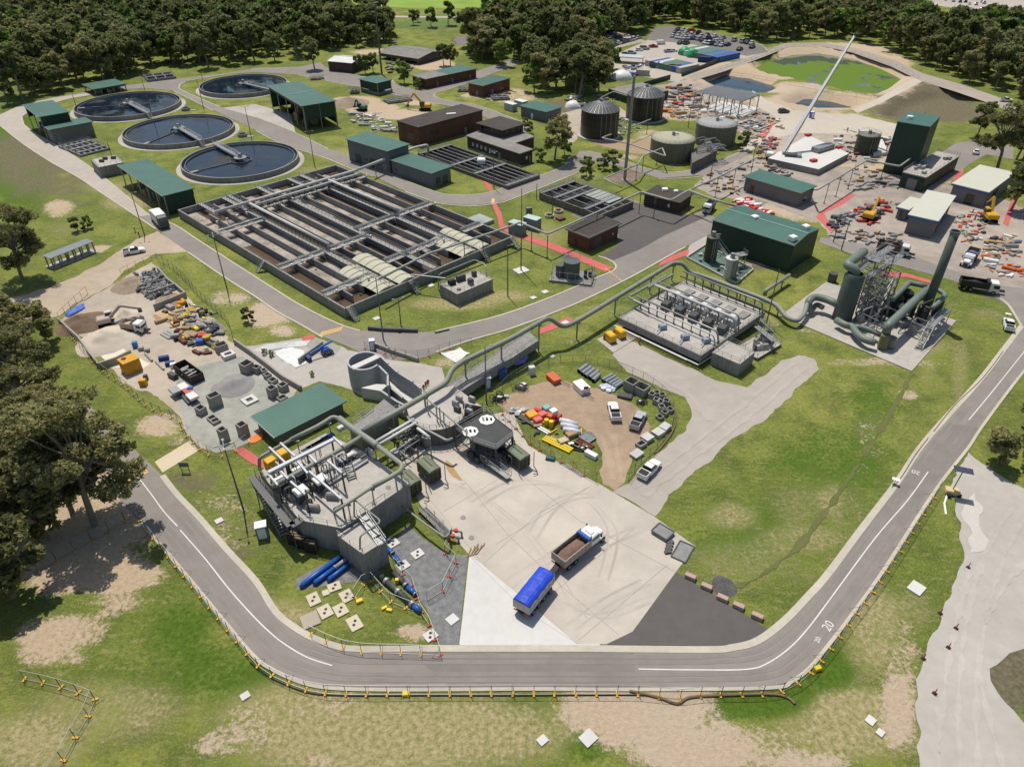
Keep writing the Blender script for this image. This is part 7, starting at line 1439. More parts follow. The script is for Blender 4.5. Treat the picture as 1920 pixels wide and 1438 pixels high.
def fence(label,px,foot=foot_y,h=2.0,step=2.4,frame=None,braces=True,smooth=True,name='temporary_fence',mesh=True,lean=0):
    q=spline(px,8) if smooth else px; pts=gpts(q); L=[0]
    for a,b in zip(pts,pts[1:]): L.append(L[-1]+(b-a).length)
    n=max(1,int(round(L[-1]/step))); n=min(n,98); out=[]
    for i in range(n+1):
        s=L[-1]*i/n; k=0
        while k<len(L)-2 and L[k+1]<s: k+=1
        out.append(pts[k].lerp(pts[k+1],(s-L[k])/max(1e-6,L[k+1]-L[k])))
    t=thing(name,label,'fence',out[0]); fr=frame or galv
    for i,(a,b) in enumerate(zip(out,out[1:])):
        j=Vector((0,0,rn.uniform(-.03,.03))); z0,z1=.12,h
        mb=M(); 
        for z in(z0,z1): mb.bar(a+Vector((0,0,z)),b+Vector((0,0,z))+j,.045)
        for p in(a,b): mb.bar(p+Vector((0,0,.05)),p+Vector((0,0,h)),.05)
        mb.build('panel_frame',fr,t)
        if mesh: mb=M(); mb._add([a+Vector((0,0,z0)),b+Vector((0,0,z0)),b+Vector((0,0,z1)),a+Vector((0,0,z1))],[(0,1,2,3)]); mb.build('panel_mesh',wire,t)
        if foot: d=(b-a).normalized(); mb=M(); mb.box((a.x,a.y,.09),(.25,.7,.18),rz=math.atan2(d.y,d.x)+rn.uniform(-.3,.3)); mb.build('foot_block',foot,t)
        if braces and i%2==0 and foot: d=(b-a).normalized(); nrm=Vector((-d.y,d.x,0)); mb=M(); mb.bar(a+Vector((0,0,1.5)),a-nrm*-.0+nrm*1.1+Vector((0,0,.1)),.04); mb.build('brace',fr,t)
    return t
rn=random.Random(31)
fence('long temporary mesh fence on yellow feet along the outer kerb, left half',[(262,978),(350,1086),(425,1178),(479,1244),(512,1268),(575,1294),(640,1302),(800,1302),(960,1302)])
fence('temporary mesh fence on yellow feet along the outer kerb, right half',[(962,1302),(1180,1302),(1230,1306),(1262,1311),(1300,1306),(1340,1304),(1440,1302),(1487,1288),(1522,1260),(1562,1212),(1602,1156),(1652,1088),(1732,964),(1760,918)])
fence('temporary mesh fence around the inner corner of grass below the blue pipes',[(583,1190),(618,1207),(652,1219),(690,1224),(760,1226),(826,1229)])
fence('temporary fence on red feet across the dark gravel bed',[(788,961),(806,979),(825,995),(845,1013),(834,1037),(856,1055),(843,1082),(831,1108),(801,1126)],foot_r,smooth=False)
fence('temporary fence from the gravel bed down to the inner kerb',[(826,1229),(809,1178),(790,1150),(775,1100),(738,1060)],foot_r,smooth=False)
fence('temporary fence leading up from the slabs to the inlet works corner',[(665,1122),(690,1082),(730,1128),(790,1152)],foot_y,smooth=False)
fence('short zigzag temporary fence in the lower left grass',[(47,1274),(60,1276),(90,1283),(122,1291),(155,1302),(187,1315),(160,1352),(137,1392),(116,1433),(90,1470)],smooth=False)
fence('temporary fence crossing the shadow of the near left trees',[(265,960),(200,1000),(100,1055),(0,1115)],smooth=False)
fence('temporary fence on yellow feet along the left edge of the storage yard',[(116,612),(187,692),(235,726),(268,757),(300,776),(335,790),(345,812),(362,832),(395,855),(430,852),(466,832)])
fence('permanent mesh fence between storage yard and grass bank',[(296,490),(322,504),(350,530),(375,558),(407,586),(430,612),(440,648)],None,2.2,2.6,mat('green post',(.10,.14,.11),.6),False)
fence('green wire fence curving behind the brown dirt compound',[(930,742),(960,714),(1010,688),(1060,680),(1120,684),(1180,702),(1235,733),(1262,768),(1257,808),(1228,846),(1200,872),(1178,903)],None,1.9,2.4,mat('green post',(.10,.14,.11),.6),False)
fence('green wire fence between the apron and the brown dirt compound',[(942,778),(1000,838),(1060,872),(1118,904)],foot_r,1.9,2.4,mat('green post',(.10,.14,.11),.6),True,False)
fence('temporary fence along the outside of the road bend near the round chamber',[(684,655),(720,664),(760,672),(795,672),(825,662),(850,654),(885,648)],foot_r)
fence('fence panels beside the dirt road at the top of the storage yard',[(113,602),(135,580),(165,552)],None,smooth=False,mesh=False,frame=mat('orange post',(.4,.12,.05),.7))
fence('short run of orange-topped posts at the yard gate',[(228,516),(250,504),(285,488)],None,smooth=False,mesh=False,frame=mat('orange post',(.4,.12,.05),.7),h=1.6)
fence('handrail fence along the far perimeter track above the green pond',[(1350,130),(1420,109),(1475,90),(1545,89),(1610,102),(1680,127),(1722,148)],None,1.2,6,steel_dark,False,mesh=False)
fence('handrail fence along the bank between green and blue ponds',[(1345,137),(1420,148),(1500,163),(1580,178),(1632,187)],None,1.2,6,steel_dark,False,False,mesh=False)
fence('dark fence around the small far car lot',[(1085,98),(1130,100),(1212,80)],None,1.8,5,steel_dark,False,False)
t=thing('retaining_wall','dark boundary wall below the container yard','wall',G(1330,125)); mb=M(); a=gpts([(1278,144),(1375,107)]); wallbar(mb,a[0],a[1],.4,0,1.8); mb.build('wall',greenwall,t)
t=thing('retaining_wall','dark boundary wall behind the far black tank','wall',G(1220,160)); mb=M(); a=gpts([(1207,163),(1256,149)]); wallbar(mb,a[0],a[1],.4,0,2.0); mb.build('wall',greenwall,t)
# generic items from three top corners
def box3(name,label,cat,L_,N_,R_,base,m,opn=False,rim=.15,h=None,group=None,lid=None,inner=None,deep=.8):
    if h is None: h=max(.15,HG(base,N_[1]))
    q=[Vector((p.x,p.y,0)) for p in rect3(L_,N_,R_,h)]; c=(q[0]+q[2])/2; t=thing(name,label,cat,(c.x,c.y,0),group=group)
    if opn:
        i=inset(q,rim); mb=M(); 
        for k in range(4):
            a,b=q[k],q[(k+1)%4]; ia,ib=i[k],i[(k+1)%4]; mb.prism([a,b,ib,ia],0,h)
        mb.build('body',m,t); M().prism(inset(q,rim*.6),0,max(.05,h*(1-deep))).build('inside_floor',inner or concrete_dark,t)
    else: M().prism(q,0,h).build('body',m,t)
    if lid: M().prism(inset(q,-.05),h,h+.08).build('lid',lid,t)
    return t,q,h
pc=mat('precast concrete',(.30,.285,.26),.9,amt=.15,scale=1.5)
Z=lambda x,y:(320+x/6.4,640+y/6.4)
gp1='open precast concrete chambers in the left storage yard'
for i,(a,b,c_,d,lb) in enumerate([((510,30),(545,75),(680,30),(570,160),'open precast chamber at the top of the yard beside the yellow drum'),((590,145),(640,195),(780,145),(665,240),'thick-rimmed white concrete chamber with small square hole'),((810,265),(885,305),(990,245),(900,415),'tall open precast chamber leading the row along the low wall'),((970,300),(1030,330),(1080,290),(1035,400),'second chamber of the row along the low wall beside a pallet'),((1070,330),(1100,365),(1160,345),(1110,420),'small third chamber of the row along the low wall'),((1110,390),(1150,420),(1205,385),(1155,470),'small fourth chamber of the row along the low wall'),((1160,455),(1215,490),(1285,450),(1225,530),'fifth chamber of the row along the low wall'),((1270,515),(1330,550),(1410,510),(1340,625),'last tall chamber of the row near the green roof'),((1140,550),(1200,590),(1275,545),(1215,700),'tall narrow chamber standing apart in front of the row'),((1270,670),(1320,710),(1405,660),(1330,740),'low chamber touching the edge of the green roof'),((405,650),(470,690),(605,640),(500,820),'largest open precast chamber standing alone left of the grey gravel heap'),((285,790),(345,830),(420,780),(365,905),'small chamber behind the largest chamber'),((425,910),(510,985),(600,940),(515,1015),'low two-celled chamber near the lamp post'),((540,1050),(600,1090),(680,1045),(625,1230),'tall narrow chamber touching the lamp post shadow'),((770,990),(830,1035),(920,985),(850,1160),'tall chamber with reddish side near the green roof corner')]):
    t,q,h=box3('precast_chamber',lb,'concrete chamber',Z(*a),Z(*b),Z(*c_),Z(*d),concrete_new if i==1 else pc,True,.5 if i==1 else .16,group=gp1)
    if i==12: mb=M(); wallbar(mb,(q[0]+q[1])/2,(q[2]+q[3])/2,.2,0,h-.01); mb.build('divider',pc,t)
box3('concrete_ring','flat white square concrete ring lying in the yard','concrete ring',Z(845,690),Z(910,765),Z(1050,690),Z(912,785),concrete_new,True,.65)
def heap(label,px,py,rx,ry,h,m,name='gravel_heap',seed=0,cat='heap'):
    g=G(px,py); s=F/(g.y*cp+H*sp); n=22; mb=M(); vs=[];fs=[]; R=12
    for i in range(R+1):
        r=i/R
        for j in range(n):
            a=2*math.pi*j/n; k=1+.22*noise.noise(Vector((math.cos(a)*1.3,math.sin(a)*1.3,seed))); x=g.x+rx/s*r*k*math.cos(a); y=g.y+ry/s/(.0+g.z*0+ (abs(cp)*0+ (H/(g.y*cp+H*sp))))*r*k*math.sin(a)
            z=h*max(0,(1-r)**1.0)*(1+.3*noise.noise(Vector((x*.5,y*.5,seed))))+.35*h*noise.noise(Vector((x*.8,y*.8,seed+4)))*r*(1-r)*2; vs.append((x,y,max(0,z) if i<R else -.02))
    for i in range(R):
        for j in range(n): fs.append((i*n+j,(i+1)*n+j,(i+1)*n+(j+1)%n,i*n+(j+1)%n))
    mb._add(vs,fs); return mb.build(name,m,smooth=True,label=label,cat=cat)
heap('smooth grey gravel heap in the middle of the left yard',440,723,40,24,1.6,mat('grey fines',(.25,.245,.24),.95,amt=.1,scale=.8,bump=.2),seed=1)
heap('pale sand heap beside the red and white excavator',200,640,54,30,2.6,mat('pale sand',(.50,.44,.36),.95,amt=.08,scale=.8,bump=.15),'sand_heap',2)
heap('pale sand heap under the arm of the red and white excavator',238,598,34,18,2.0,mat('pale sand',(.50,.44,.36)),'sand_heap',3)
heap('dark brown soil heap at the left edge of the yard',152,608,42,24,2.2,mat('brown soil',(.17,.115,.08),.95,amt=.3,scale=1.2,bump=.4),'soil_heap',4)
heap('brown soil heap below the broken concrete',245,535,36,18,1.8,mat('brown earth',(.29,.225,.165),.95,amt=.25,scale=1,bump=.4),'soil_heap',5)
heap('small tan heap behind the concrete bay wall',318,565,28,14,1.4,mat('brown earth',(.29,.225,.165)),'soil_heap',6)
heap('long brown spoil heap behind the truck shed',655,194,38,10,2.4,mat('brown earth',(.29,.225,.165)),'spoil_heap',7)
heap('dark gravel patch heap beside the asphalt triangle',1357,1100,24,22,.6,mat('dark gravel',(.10,.10,.10),.95,amt=.6,scale=5,bump=.8),'gravel_heap',8)
heap('low grey-brown heap under the oak by the loop road',1078,300,18,6,1.2,greyroof,'soil_heap',9)
# broken concrete rubble: countless
mb=M(); rn=random.Random(6)
for i in range(260):
    x,y=rn.gauss(290,22),rn.gauss(537,13)
    if not inpoly(x,y,[(245,520),(290,506),(345,550),(320,560),(262,562)]): continue
    g=G(x,y); s=rn.uniform(.35,1.3); mb.box((g.x,g.y,rn.uniform(.2,.9)),(s,s*rn.uniform(.5,1),rn.uniform(.2,.5)),rz=rn.uniform(0,3)); k=len(mb.v)-8; ax=Matrix.Rotation(rn.uniform(-.7,.7),3,'X')@Matrix.Rotation(rn.uniform(-.7,.7),3,'Y'); c=sum(mb.v[k:],Vector())/8
    for j in range(k,k+8): mb.v[j]=c+ax@(mb.v[j]-c)
mb.build('rubble',mat('rubble',(.22,.22,.215),.9,amt=.35,scale=1.2),kind='stuff',label='broken grey concrete rubble heaped at the top of the yard')
# low walls and barriers
def lowwall(label,px,h=1.0,wd=.35,m=pc,name='concrete_wall',cat='wall'):
    g=gpts(px); t=thing(name,label,cat,g[0]); 
    for a,b in zip(g,g[1:]): mb=M(); d=(b-a).normalized()*.15; wallbar(mb,a-d,b+d*.2,wd,0,h+rn.uniform(-.02,.02)); mb.build('wall_unit',m,t)
    return t
lowwall('low precast wall along the row of chambers',[(441,645),(470,665),(500,688),(530,712),(566,733)],1.2); lowwall('low wall holding back the pale sand heap',[(112,605),(150,640),(187,690)],1.2); lowwall('concrete bay wall in front of the pale sand heap',[(190,692),(220,682),(248,668)],1.5); lowwall('concrete bay wall behind the brown heap',[(283,558),(330,542)],1.5); lowwall('concrete bay wall left of the timber stacks',[(292,582),(322,570),(350,558)],1.5); lowwall('low wall climbing beside the broken concrete',[(297,508),(318,532),(330,540),(349,556)],1.2)
lowwall('leaning concrete wall piece beside the boom lift',[(562,682),(585,665),(606,650)],1.3); lowwall('line of long concrete barriers at the outside of the road bend',[(704,650),(735,662),(760,670),(784,678)],.9,.5)
for a,b,lb in(((692,618),(722,621),'left dark grey barrier on the grass inside the road bend'),((724,621),(783,623),'right long dark grey barrier on the grass inside the road bend')): lowwall(lb,[a,b],.8,.6,mat('dark barrier',(.09,.095,.105),.7),'road_barrier','barrier')
lowwall('short dark barrier on the inner kerb of the road bend',[(817,625),(842,619)],.35,.4,steel_dark,'road_barrier','barrier')
for i,(x,y) in enumerate([(1294,1084),(1324,1103),(1354,1124),(1384,1139),(1419,1158)]):
    g=G(x,y); t=thing('concrete_block','%s pinkish concrete block along the dark asphalt edge'%ORD[i],'block',g,-.55,'pinkish concrete blocks along the dark asphalt'); WORLD[t.name]=Vector((0,0,0)); M().box((0,0,.35),(1.45,.7,.7),b=.05).build('body',mat('pink concrete',(.42,.30,.26),.9,amt=.2,scale=3,coord='o'),t); t.rotation_euler=(0,0,-.55)
# pit covers with two dark holes
slabm=mat('cream slab',(.52,.47,.36),.85,amt=.08,scale=1)
def slab(label,x,y,w,d,rz,holes=2,m=slabm,group=None):
    g=G(x,y); t=thing('pit_cover',label,'cover slab',g,0,group); M().box((g.x,g.y,.09),(w,d,.18),rz=rz).build('slab',m,t)
    for i in range(holes):
        o=(i-(holes-1)/2)*.62; px_,py_=g.x+math.cos(rz+.9)*o,g.y+math.sin(rz+.9)*o; M().cone((px_,py_),.2,.2,.18,.2,14).build('lifting_hole',black,t)
for i,(x,y,w,d,rz) in enumerate([(627,1101,1.7,1.4,.45),(588,1124,1.5,2.0,.55),(650,1118,1.6,1.9,.6),(610,1147,1.6,2.0,.6),(639,1144,1.6,1.9,.6),(665,1169,1.6,2.2,.6)]): slab('cream pit cover with two holes on the corner lawn, %s'%['farthest, beside the gravel edge','leftmost, near the kerb','below the railed wall corner','lower left of the middle pair','right one of the middle pair','nearest to the inner fence'][i],x,y,w,d,rz,group='cream pit covers on the corner lawn')
slab('plain cream slab lying by the kerb of the corner lawn',582,1163,2.2,2.2,.5,0,mat('dusty slab',(.38,.33,.27),.9,amt=.1)); slab('small cream extension slab beside the farthest pit cover',611,1112,.9,.9,.45,0)
for x,y,lb in((737,1019,'white pit cover on dark gravel nearest the deck wall'),(783,1039,'white pit cover in the middle of the dark gravel'),(756,1061,'white pit cover beside the blue valves'),(807,1192,'white pit cover at the inner kerb corner')): slab(lb,x,y,1.6,1.4,.7,2,concrete_new)
slab('plain white square cover on the lower dark gravel',848,1162,1.4,1.3,.75,0,concrete_new)
for x,y,w,lb in((1017,1388,1.4,'small white pit cover in the bottom grass'),(1103,1384,2.2,'large white pit cover in the bottom dirt'),(1718,1103,2.6,'pale broken slab in the grass beside the gravel track'),(1650,1374,1.1,'small white slab at lower right grass'),(1632,1351,1.4,'narrow pale slab at lower right grass'),(460,1305,1.3,'small pale stone slab in the left bottom grass'),(411,977,1.4,'small drain cover with white surround beside the ring road'),(1022,548,1.9,'white slab with bollard on the lawn by the road'),(1000,559,1.7,'plain pale slab on the lawn by the road'),(1036,669,1.2,'small pale slab in the grass under the duct'),(1060,606,2,'pale slab beside the red path dip'),(706,598,1.8,'grey square slab at the basin front lawn'),(808,536,1.8,'grey slab beside the pump chamber'),(937,612,0,'')):
    if w: slab(lb,x,y,w*.78,w*.68,.7,0,concrete_new)
# blue pipes
bp_m=mat('blue pipe',(.02,.10,.40),.35,amt=.06); gpm=mat('grey pipe collar',(.33,.33,.34),.5)
for (x0,y0,x1,y1,r,lb) in((565,1097,641,1041,.36,'longest blue pipe coming out of the inlet works wall'),(590,1092,628,1064,.33,'middle blue pipe with grey upper half'),(616,1086,656,1056,.3,'shortest blue pipe beside the gravel edge')):
    a,b=G(x0,y0,.5),G(x1,y1,.5); t=thing('water_main',lb,'pipe',a,0,'blue water mains leaving the inlet works'); M().tube([a+Vector((0,0,-.35)),a.lerp(b,.04),b],r,16).build('pipe_run',bp_m,t,smooth=True); e=b+(b-a).normalized()*1.6; M().tube([b,e+(b-a).normalized()*1.2],r*.95,14).build('grey_section',gpm if r<.36 else bp_m,t,smooth=True); M().tube([b-(b-a)*.02,b+(b-a)*.02],r*1.25,14).build('flange',galv,t)
a,b=G(712,1078,.5),G(776,1135,.5); t=thing('water_main','thick dark pipe with blue end running down past the gravel bed','pipe',a); M().tube([a,b],.4,14).build('pipe_run',steel_dark,t,smooth=True); M().tube([b,G(788,1146,.3)],.38,14).build('blue_end',bp_m,t,smooth=True)
for k in(.2,.55,.95): p=a.lerp(b,k); d=(b-a).normalized(); M().tube([p-d*.2,p+d*.2],.5,14).build('coupling',galv,t)
for x0,y0,x1,y1,lb in((735,1070,762,1098,'slim dark pipe with blue valve beside the fence'),(723,1008,730,1014,'small blue pipe stub at the deck wall corner'),(727,1028,737,1038,'upper of the two blue valves on the gravel'),(741,1042,750,1056,'lower of the two blue valves on the gravel'),(764,1100,780,1114,'blue flanged valve outside the gravel bed')):
    a,b=G(x0,y0,.4),G(x1,y1,.4); t=thing('pipe_valve',lb,'valve',a); M().tube([a,b],.34,12).build('body',steel_dark if 'slim' in lb else bp_m,t,smooth=True); M().tube([b-(b-a)*.1,b],.42,12).build('flange',galv,t)
# ---------- compound contents
K=lambda x,y:(880+x/4.683,640+y/4.683)
gg='open precast boxes in the brown dirt compound'
for a,b,c_,d,lb in(((1360,340),(1440,385),(1495,340),(1440,465),'left of two large open concrete boxes at the compound corner'),((1445,390),(1535,435),(1595,390),(1540,500),'right of two large open concrete boxes at the compound corner'),((1458,890),(1505,925),(1562,890),(1508,955),'open concrete box at the front of the grey slab stacks')): box3('precast_chamber',lb,'concrete chamber',K(*a),K(*b),K(*c_),K(*d),pc,True,.16,group=gg)
for i,(x,y) in enumerate([(1600,490),(1642,475),(1690,500),(1640,545),(1725,552),(1672,562),(1685,605),(1760,618),(1712,645),(1670,680)]):
    g=G(*K(x,y)); t=thing('pit_ring','small open square concrete pit ring scattered by the compound fence','concrete ring',g,0,'small square pit rings by the compound fence'); rz=rn.uniform(0,1.5); mb=M(); hh=rn.uniform(.5,1.1)
    for k in range(4): a=rz+k*math.pi/2; mb.box((g.x+.5*math.cos(a),g.y+.5*math.sin(a),hh/2),(.12,1.1 if k%2 else .9,hh-.003*k),rz=a)
    mb.build('ring',pc,t); M().box((g.x,g.y,.03),(.8,.8,.05),rz=rz).build('floor',steel_dark,t)
for a,b,c_,d,lb in(((1505,830),(1565,875),(1620,835),(1570,905),'grey slab stack nearest the open concrete box'),((1600,790),(1660,830),(1718,790),(1665,860),'grey slab stack in the middle of the fence side'),((1665,745),(1725,780),(1775,740),(1728,810),'grey slab stack at the top by the pit rings'),((1410,985),(1465,1025),(1530,975),(1470,1045),'white palletised blocks at the compound gate')): box3('slab_stack',lb,'slab stack',K(*a),K(*b),K(*c_),K(*d),mat('slab grey',(.40,.39,.37),.85,amt=.08),lid=mat('slab pale',(.46,.45,.43),.8))
gpipe=mat('large grey pipe',(.25,.27,.29),.45,amt=.06)
for grp,lst in(('large grey concrete pipes stacked in the compound',[((960,262),(1032,208)),((988,284),(1066,228)),((1018,305),(1096,245)),((1055,322),(1130,262)),((1085,345),(1142,290))]),('slimmer grey pipes stacked in the compound',[((1165,340),(1255,290)),((1192,356),(1282,306)),((1222,374),(1306,326)),((1250,390),(1330,342)),((1275,405),(1345,358))])):
    for i,(a,b) in enumerate(lst):
        A_,B__=G(*K(*a),.45),G(*K(*b),.45); t=thing('concrete_pipe',('%s of the '%ORD[i].split(' from')[0])+grp.replace('pipes','pipes lying side by side'),'pipe',A_,0,grp); r=.42 if 'large' in grp else .33; M().tube([A_,B__],r,16,cap=False).build('pipe_wall',gpipe,t,smooth=True); M().tube([A_,B__],r*.8,12,cap=False).build('bore',steel_dark,t)
# caravan and generator trailers
t,q,h=box3('site_caravan','white site caravan trailer in the brown dirt compound','caravan',K(905,358),K(985,430),K(1065,405),K(988,478),white,lid=white)
g=q[1]; mb=M(); mb.bar((g.x+.6,g.y+.2,.5),(g.x+2.2,g.y-1.6,.5),.1); mb.build('drawbar',steel_dark,t); M().box(((q[1]+q[2]).x/2,(q[1]+q[2]).y/2-.03,1.5),(.9,.08,.5),rz=.2).build('window',glass,t)
t,q,h=box3('generator_trailer','orange generator trailer at the back of the compound','generator',K(675,290),K(745,352),K(805,330),K(750,388),mat('generator orange',(.55,.12,.05),.5,amt=.1),lid=mat('generator orange',(.55,.12,.05)))
g=q[2]; mb=M(); mb.bar((g.x,g.y,.5),(g.x+1.6,g.y-1.2,.4),.1); mb.build('drawbar',steel_dark,t)
pk=mat('faded pink plastic',(.62,.13,.13),.6,amt=.08,coord='o'); oy=mat('orange yellow plastic',(.72,.33,.02),.6,amt=.08,coord='o'); teal=mat('teal plastic',(.20,.42,.42),.6,coord='o'); yd=mat('drum yellow',(.68,.50,.02),.5,amt=.08,coord='o')
def crate(label,cx,cy,w,d,h,rz,m,name='crate',cat='crate',group=None,lidm=None,drum=False,KK=K,z0=0):
    g=G(*KK(cx,cy)); t=thing(name,label,cat,(g.x,g.y,z0),0,group)
    if drum: M().lathe(g,[(w/2*.96,z0),(w/2,z0+.1),(w/2,z0+h-.05),(w/2*.9,z0+h),(.01,z0+h-.02)],16).build('body',m,t)
    else: M().box((g.x,g.y,z0+h/2),(w,d,h),rz=rz,b=min(.06,h*.2)).build('body',m,t); M().box((g.x,g.y,z0+h+.02),(w*.86,d*.86,.05),rz=rz).build('lid',lidm or m,t)
    return t
for a in[('square orange-yellow plastic tub at the left of the coloured bins',548,672,1.9,1.7,1.0,.55,oy),('small red crate behind the orange-yellow tub',600,628,1.5,.9,.8,-.4,red),('faded pink tub in the middle of the coloured bins',642,668,1.5,1.3,1.0,.55,pk),('faded pink tub at the front of the coloured bins',600,712,1.5,1.3,.9,.55,pk),('rusty orange crate between pink tub and teal tank',695,672,1.5,1.1,.8,-.5,orange),('pale teal square tank at the back of the bins',677,612,1.3,1.2,1.0,.6,teal),('white square tank with dark cap beside the teal tank',738,640,1.3,1.2,1.0,.6,white),('bright red plastic barrier leaning at the right of the bins',772,700,.5,2.4,.9,-.6,red),('second red plastic barrier beside the yellow drums',748,722,.5,2.0,.9,-.6,red)]: crate(*a,name='plastic_tub' if 'tub' in a[0] else 'crate')
crate('left of two bright yellow drums beside the red barriers',676,735,.85,.85,1.3,0,yd,name='drum',cat='drum',drum=True); crate('right of two bright yellow drums beside the red barriers',716,750,.85,.85,1.3,0,yd,name='drum',cat='drum',drum=True)
for i,(x,y) in enumerate([(870,712),(880,745),(900,780)]):
    a,b=G(*K(x-75,y-20+i*6),.5),G(*K(x+75,y+22),.5); mb=M(); mb.tube([a,a.lerp(b,.5)+Vector((0,0,.15)),b],.5,10); mb.build('wrapped_roll',mat('white wrap',(.62,.63,.68),.35,amt=.15,scale=2,bump=.5),smooth=True,label='%s white plastic-wrapped roll beside the coloured bins'%['upper','middle','lower'][i],cat='roll',group='white wrapped rolls beside the coloured bins')
crate('cardboard coloured crate beside the brown beams',893,832,1.9,1.3,.8,.5,timber); crate('pale timber crate on the compound grass',822,890,1.8,1.3,.7,.5,timber,lidm=mat('box lid',(.5,.42,.30),.8)); crate('lidded dark green tool box on the apron',712,1035,1.5,.9,.45,-.3,mat('tool box green',(.02,.10,.08),.5),name='tool_box',cat='box')
def bars(label,name,pts,n,wd,h,m,sp,KK=K,cat='beams'):
    a,b=G(*KK(*pts[0])),G(*KK(*pts[1])); d=(b-a).normalized(); nn=Vector((-d.y,d.x,0)); t=thing(name,label,cat,a)
    for i in range(n): M().bar(a+nn*i*sp+Vector((0,0,h/2)),b+nn*i*sp+Vector((0,0,h/2)),wd,h).build('beam',m,t)
    return t
bars('three rusty brown steel beams lying in the compound','steel_beams',((925,885),(1060,960)),3,.3,.35,rust,.55); bars('yellow steel formwork frames along the compound fence','formwork',((640,870),(880,985)),3,.35,.4,yd,.5); bars('dark conduit lengths along the compound fence','conduit_bundle',((430,675),(600,770)),3,.3,.4,steel_dark,.35); bars('white capped conduit lengths beside the coloured bins','conduit_bundle',((560,745),(690,820)),2,.3,.3,white,.5); bars('black ladder rack behind the yellow formwork','ladder_rack',((890,920),(1010,975)),2,.12,.5,steel_dark,.9); bars('white long box at the end of the ladder rack','long_box',((1020,985),(1115,1035)),1,.9,.8,white,1,cat='box'); bars('galvanised bars bundled on the apron edge','rail_bundle',((840,1090),(985,1190)),2,.2,.15,galv,.35)
t,q,h=box3('mesh_panel','grey framed mesh panel lying in the compound','panel',K(962,835),K(1050,890),K(1115,845),K(1052,898),mat('panel grey',(.16,.20,.20),.6),h=.3); mb=M(); [wallbar(mb,q[i],q[(i+1)%4],.12,.3,.4+.002*i) for i in range(4)]; mb.build('frame',galv,t)  # a framed mesh panel lying flat on the ground, not a gate
# white bag cluster
for nm,lb,x,y,n,sp1,m in(('bag_pile','heap of blue and white bags beside the grey pipes',1215,415,26,60,mat('white bag',(.5,.55,.68),.6,amt=.3,scale=2,coord='o')),('scrap_pile','tangle of black hoses and pumps at the left of the compound',270,510,26,70,black),('scrap_pile','black pumps and white canisters at the upper left of the compound',450,410,22,60,steel_dark),('bag_pile','crumpled grey plastic sheet at the left of the coloured bins',440,610,16,60,mat('grey plastic',(.42,.43,.43),.4,amt=.2,bump=.5)),('scrap_pile','black wrapped bundle near the large open boxes',1510,545,10,30,black)):
    t=thing(nm,lb,'pile',G(*K(x,y)))
    for i in range(n):
        g=G(*K(rn.gauss(x,sp1*.45),rn.gauss(y,sp1*.28))); r=rn.uniform(.25,.5)
        if nm=='scrap_pile' and i%3: M().tube([(g.x+r*1.5*math.cos(a*.8),g.y+r*1.5*math.sin(a*.8),.1+.12*a*r) for a in range(9)],.07,5).build('hose',m,t)
        else: M().blob((g.x,g.y,r*.7),r,1,.25,(1.3,1,.8)).build('bag' if nm=='bag_pile' else 'pump',m if i%4 else white,t)
crate('dark skip lid leaning beside the bag heap',1365,490,2.6,1.4,.5,-.35,steel_dark,name='steel_tray',cat='tray'); crate('small grey pump cabinet at the top of the compound',548,290,1.2,1.0,1.8,.3,cream,name='cabinet',cat='cabinet')
# ---------- yard contents left
Y5=lambda x,y:(120+x/5.333,490+y/5.333)
ymt=mat('weathered yellow steel',(.62,.36,.02),.6,amt=.18,scale=1.5,col2=(.50,.22,.02))
t,q,h=box3('yellow_bin','large yellow steel bin at the lower left of the yard','bin',Y5(540,980),Y5(590,1035),Y5(745,965),Y5(630,1150),ymt,lid=ymt); p=q[0].lerp(q[2],.3); M().box((p.x,p.y,h+.12),(.8,.7,.1)).build('hatch',black,t)
t,q,h=box3('skip_bin','long black skip bin full of scrap in the yard','skip',Y5(1100,1025),Y5(1265,1165),Y5(1385,1105),Y5(1290,1240),mat('skip black',(.05,.035,.03),.7,amt=.2),True,.12,inner=mat('skip inside',(.10,.07,.06),.8)); 
for i in range(7): p=q[0].lerp(q[2],rn.uniform(.25,.75))+(q[1]-q[3])*rn.uniform(-.15,.15); M().bar((p.x-rn.uniform(.3,1),p.y-rn.uniform(-.8,.8),h*.55),(p.x+.8,p.y+.6,h*.7),.35,.12).build('scrap_sheet',galv,t)
for a in[('small navy steel trough in front of the pallets',1003,985,1.9,.9,.8,.35,mat('navy',(.02,.05,.20),.5)),('second navy trough beside the black skip',1065,1040,1.7,.9,.8,.35,mat('navy',(.02,.05,.20),.5)),('white box beside the second navy trough',1100,1060,1.1,.9,.9,.35,white),('bright blue plastic tub beside the yellow drum',1365,825,1.5,1.3,1.0,.3,blue),('bright red plastic tub behind the blue tub',1390,760,1.7,1.3,.8,.3,red),('small yellow cabinet near the yard edge',800,1240,1.2,1.0,1.3,.1,ymt),('grey wheeled bin beside the yellow cabinet',825,1185,.7,.7,1.1,.2,steel_dark),('dark generator in front of the black skip',1095,1165,1.9,1.0,1.0,-.6,steel_dark),('concrete block beside the excavated sand',775,890,1.0,.8,.7,.3,pc),('second concrete block right of the first',835,905,1.0,.8,.7,.3,pc),('blue barrel on the grass patch',718,860,.9,.9,1.3,.3,mat('light blue',(.05,.22,.55),.5)),('pale timber pallet stack beside the brown bundle',1290,745,2.4,1.6,.7,-.5,timber),('maroon steel box among the timber',1130,625,1.2,1.0,.8,.3,rust),('grey steel crate at the top of the timber stacks',1065,475,2.0,1.1,.8,-.6,galv)]: crate(*a,KK=Y5,name='crate')
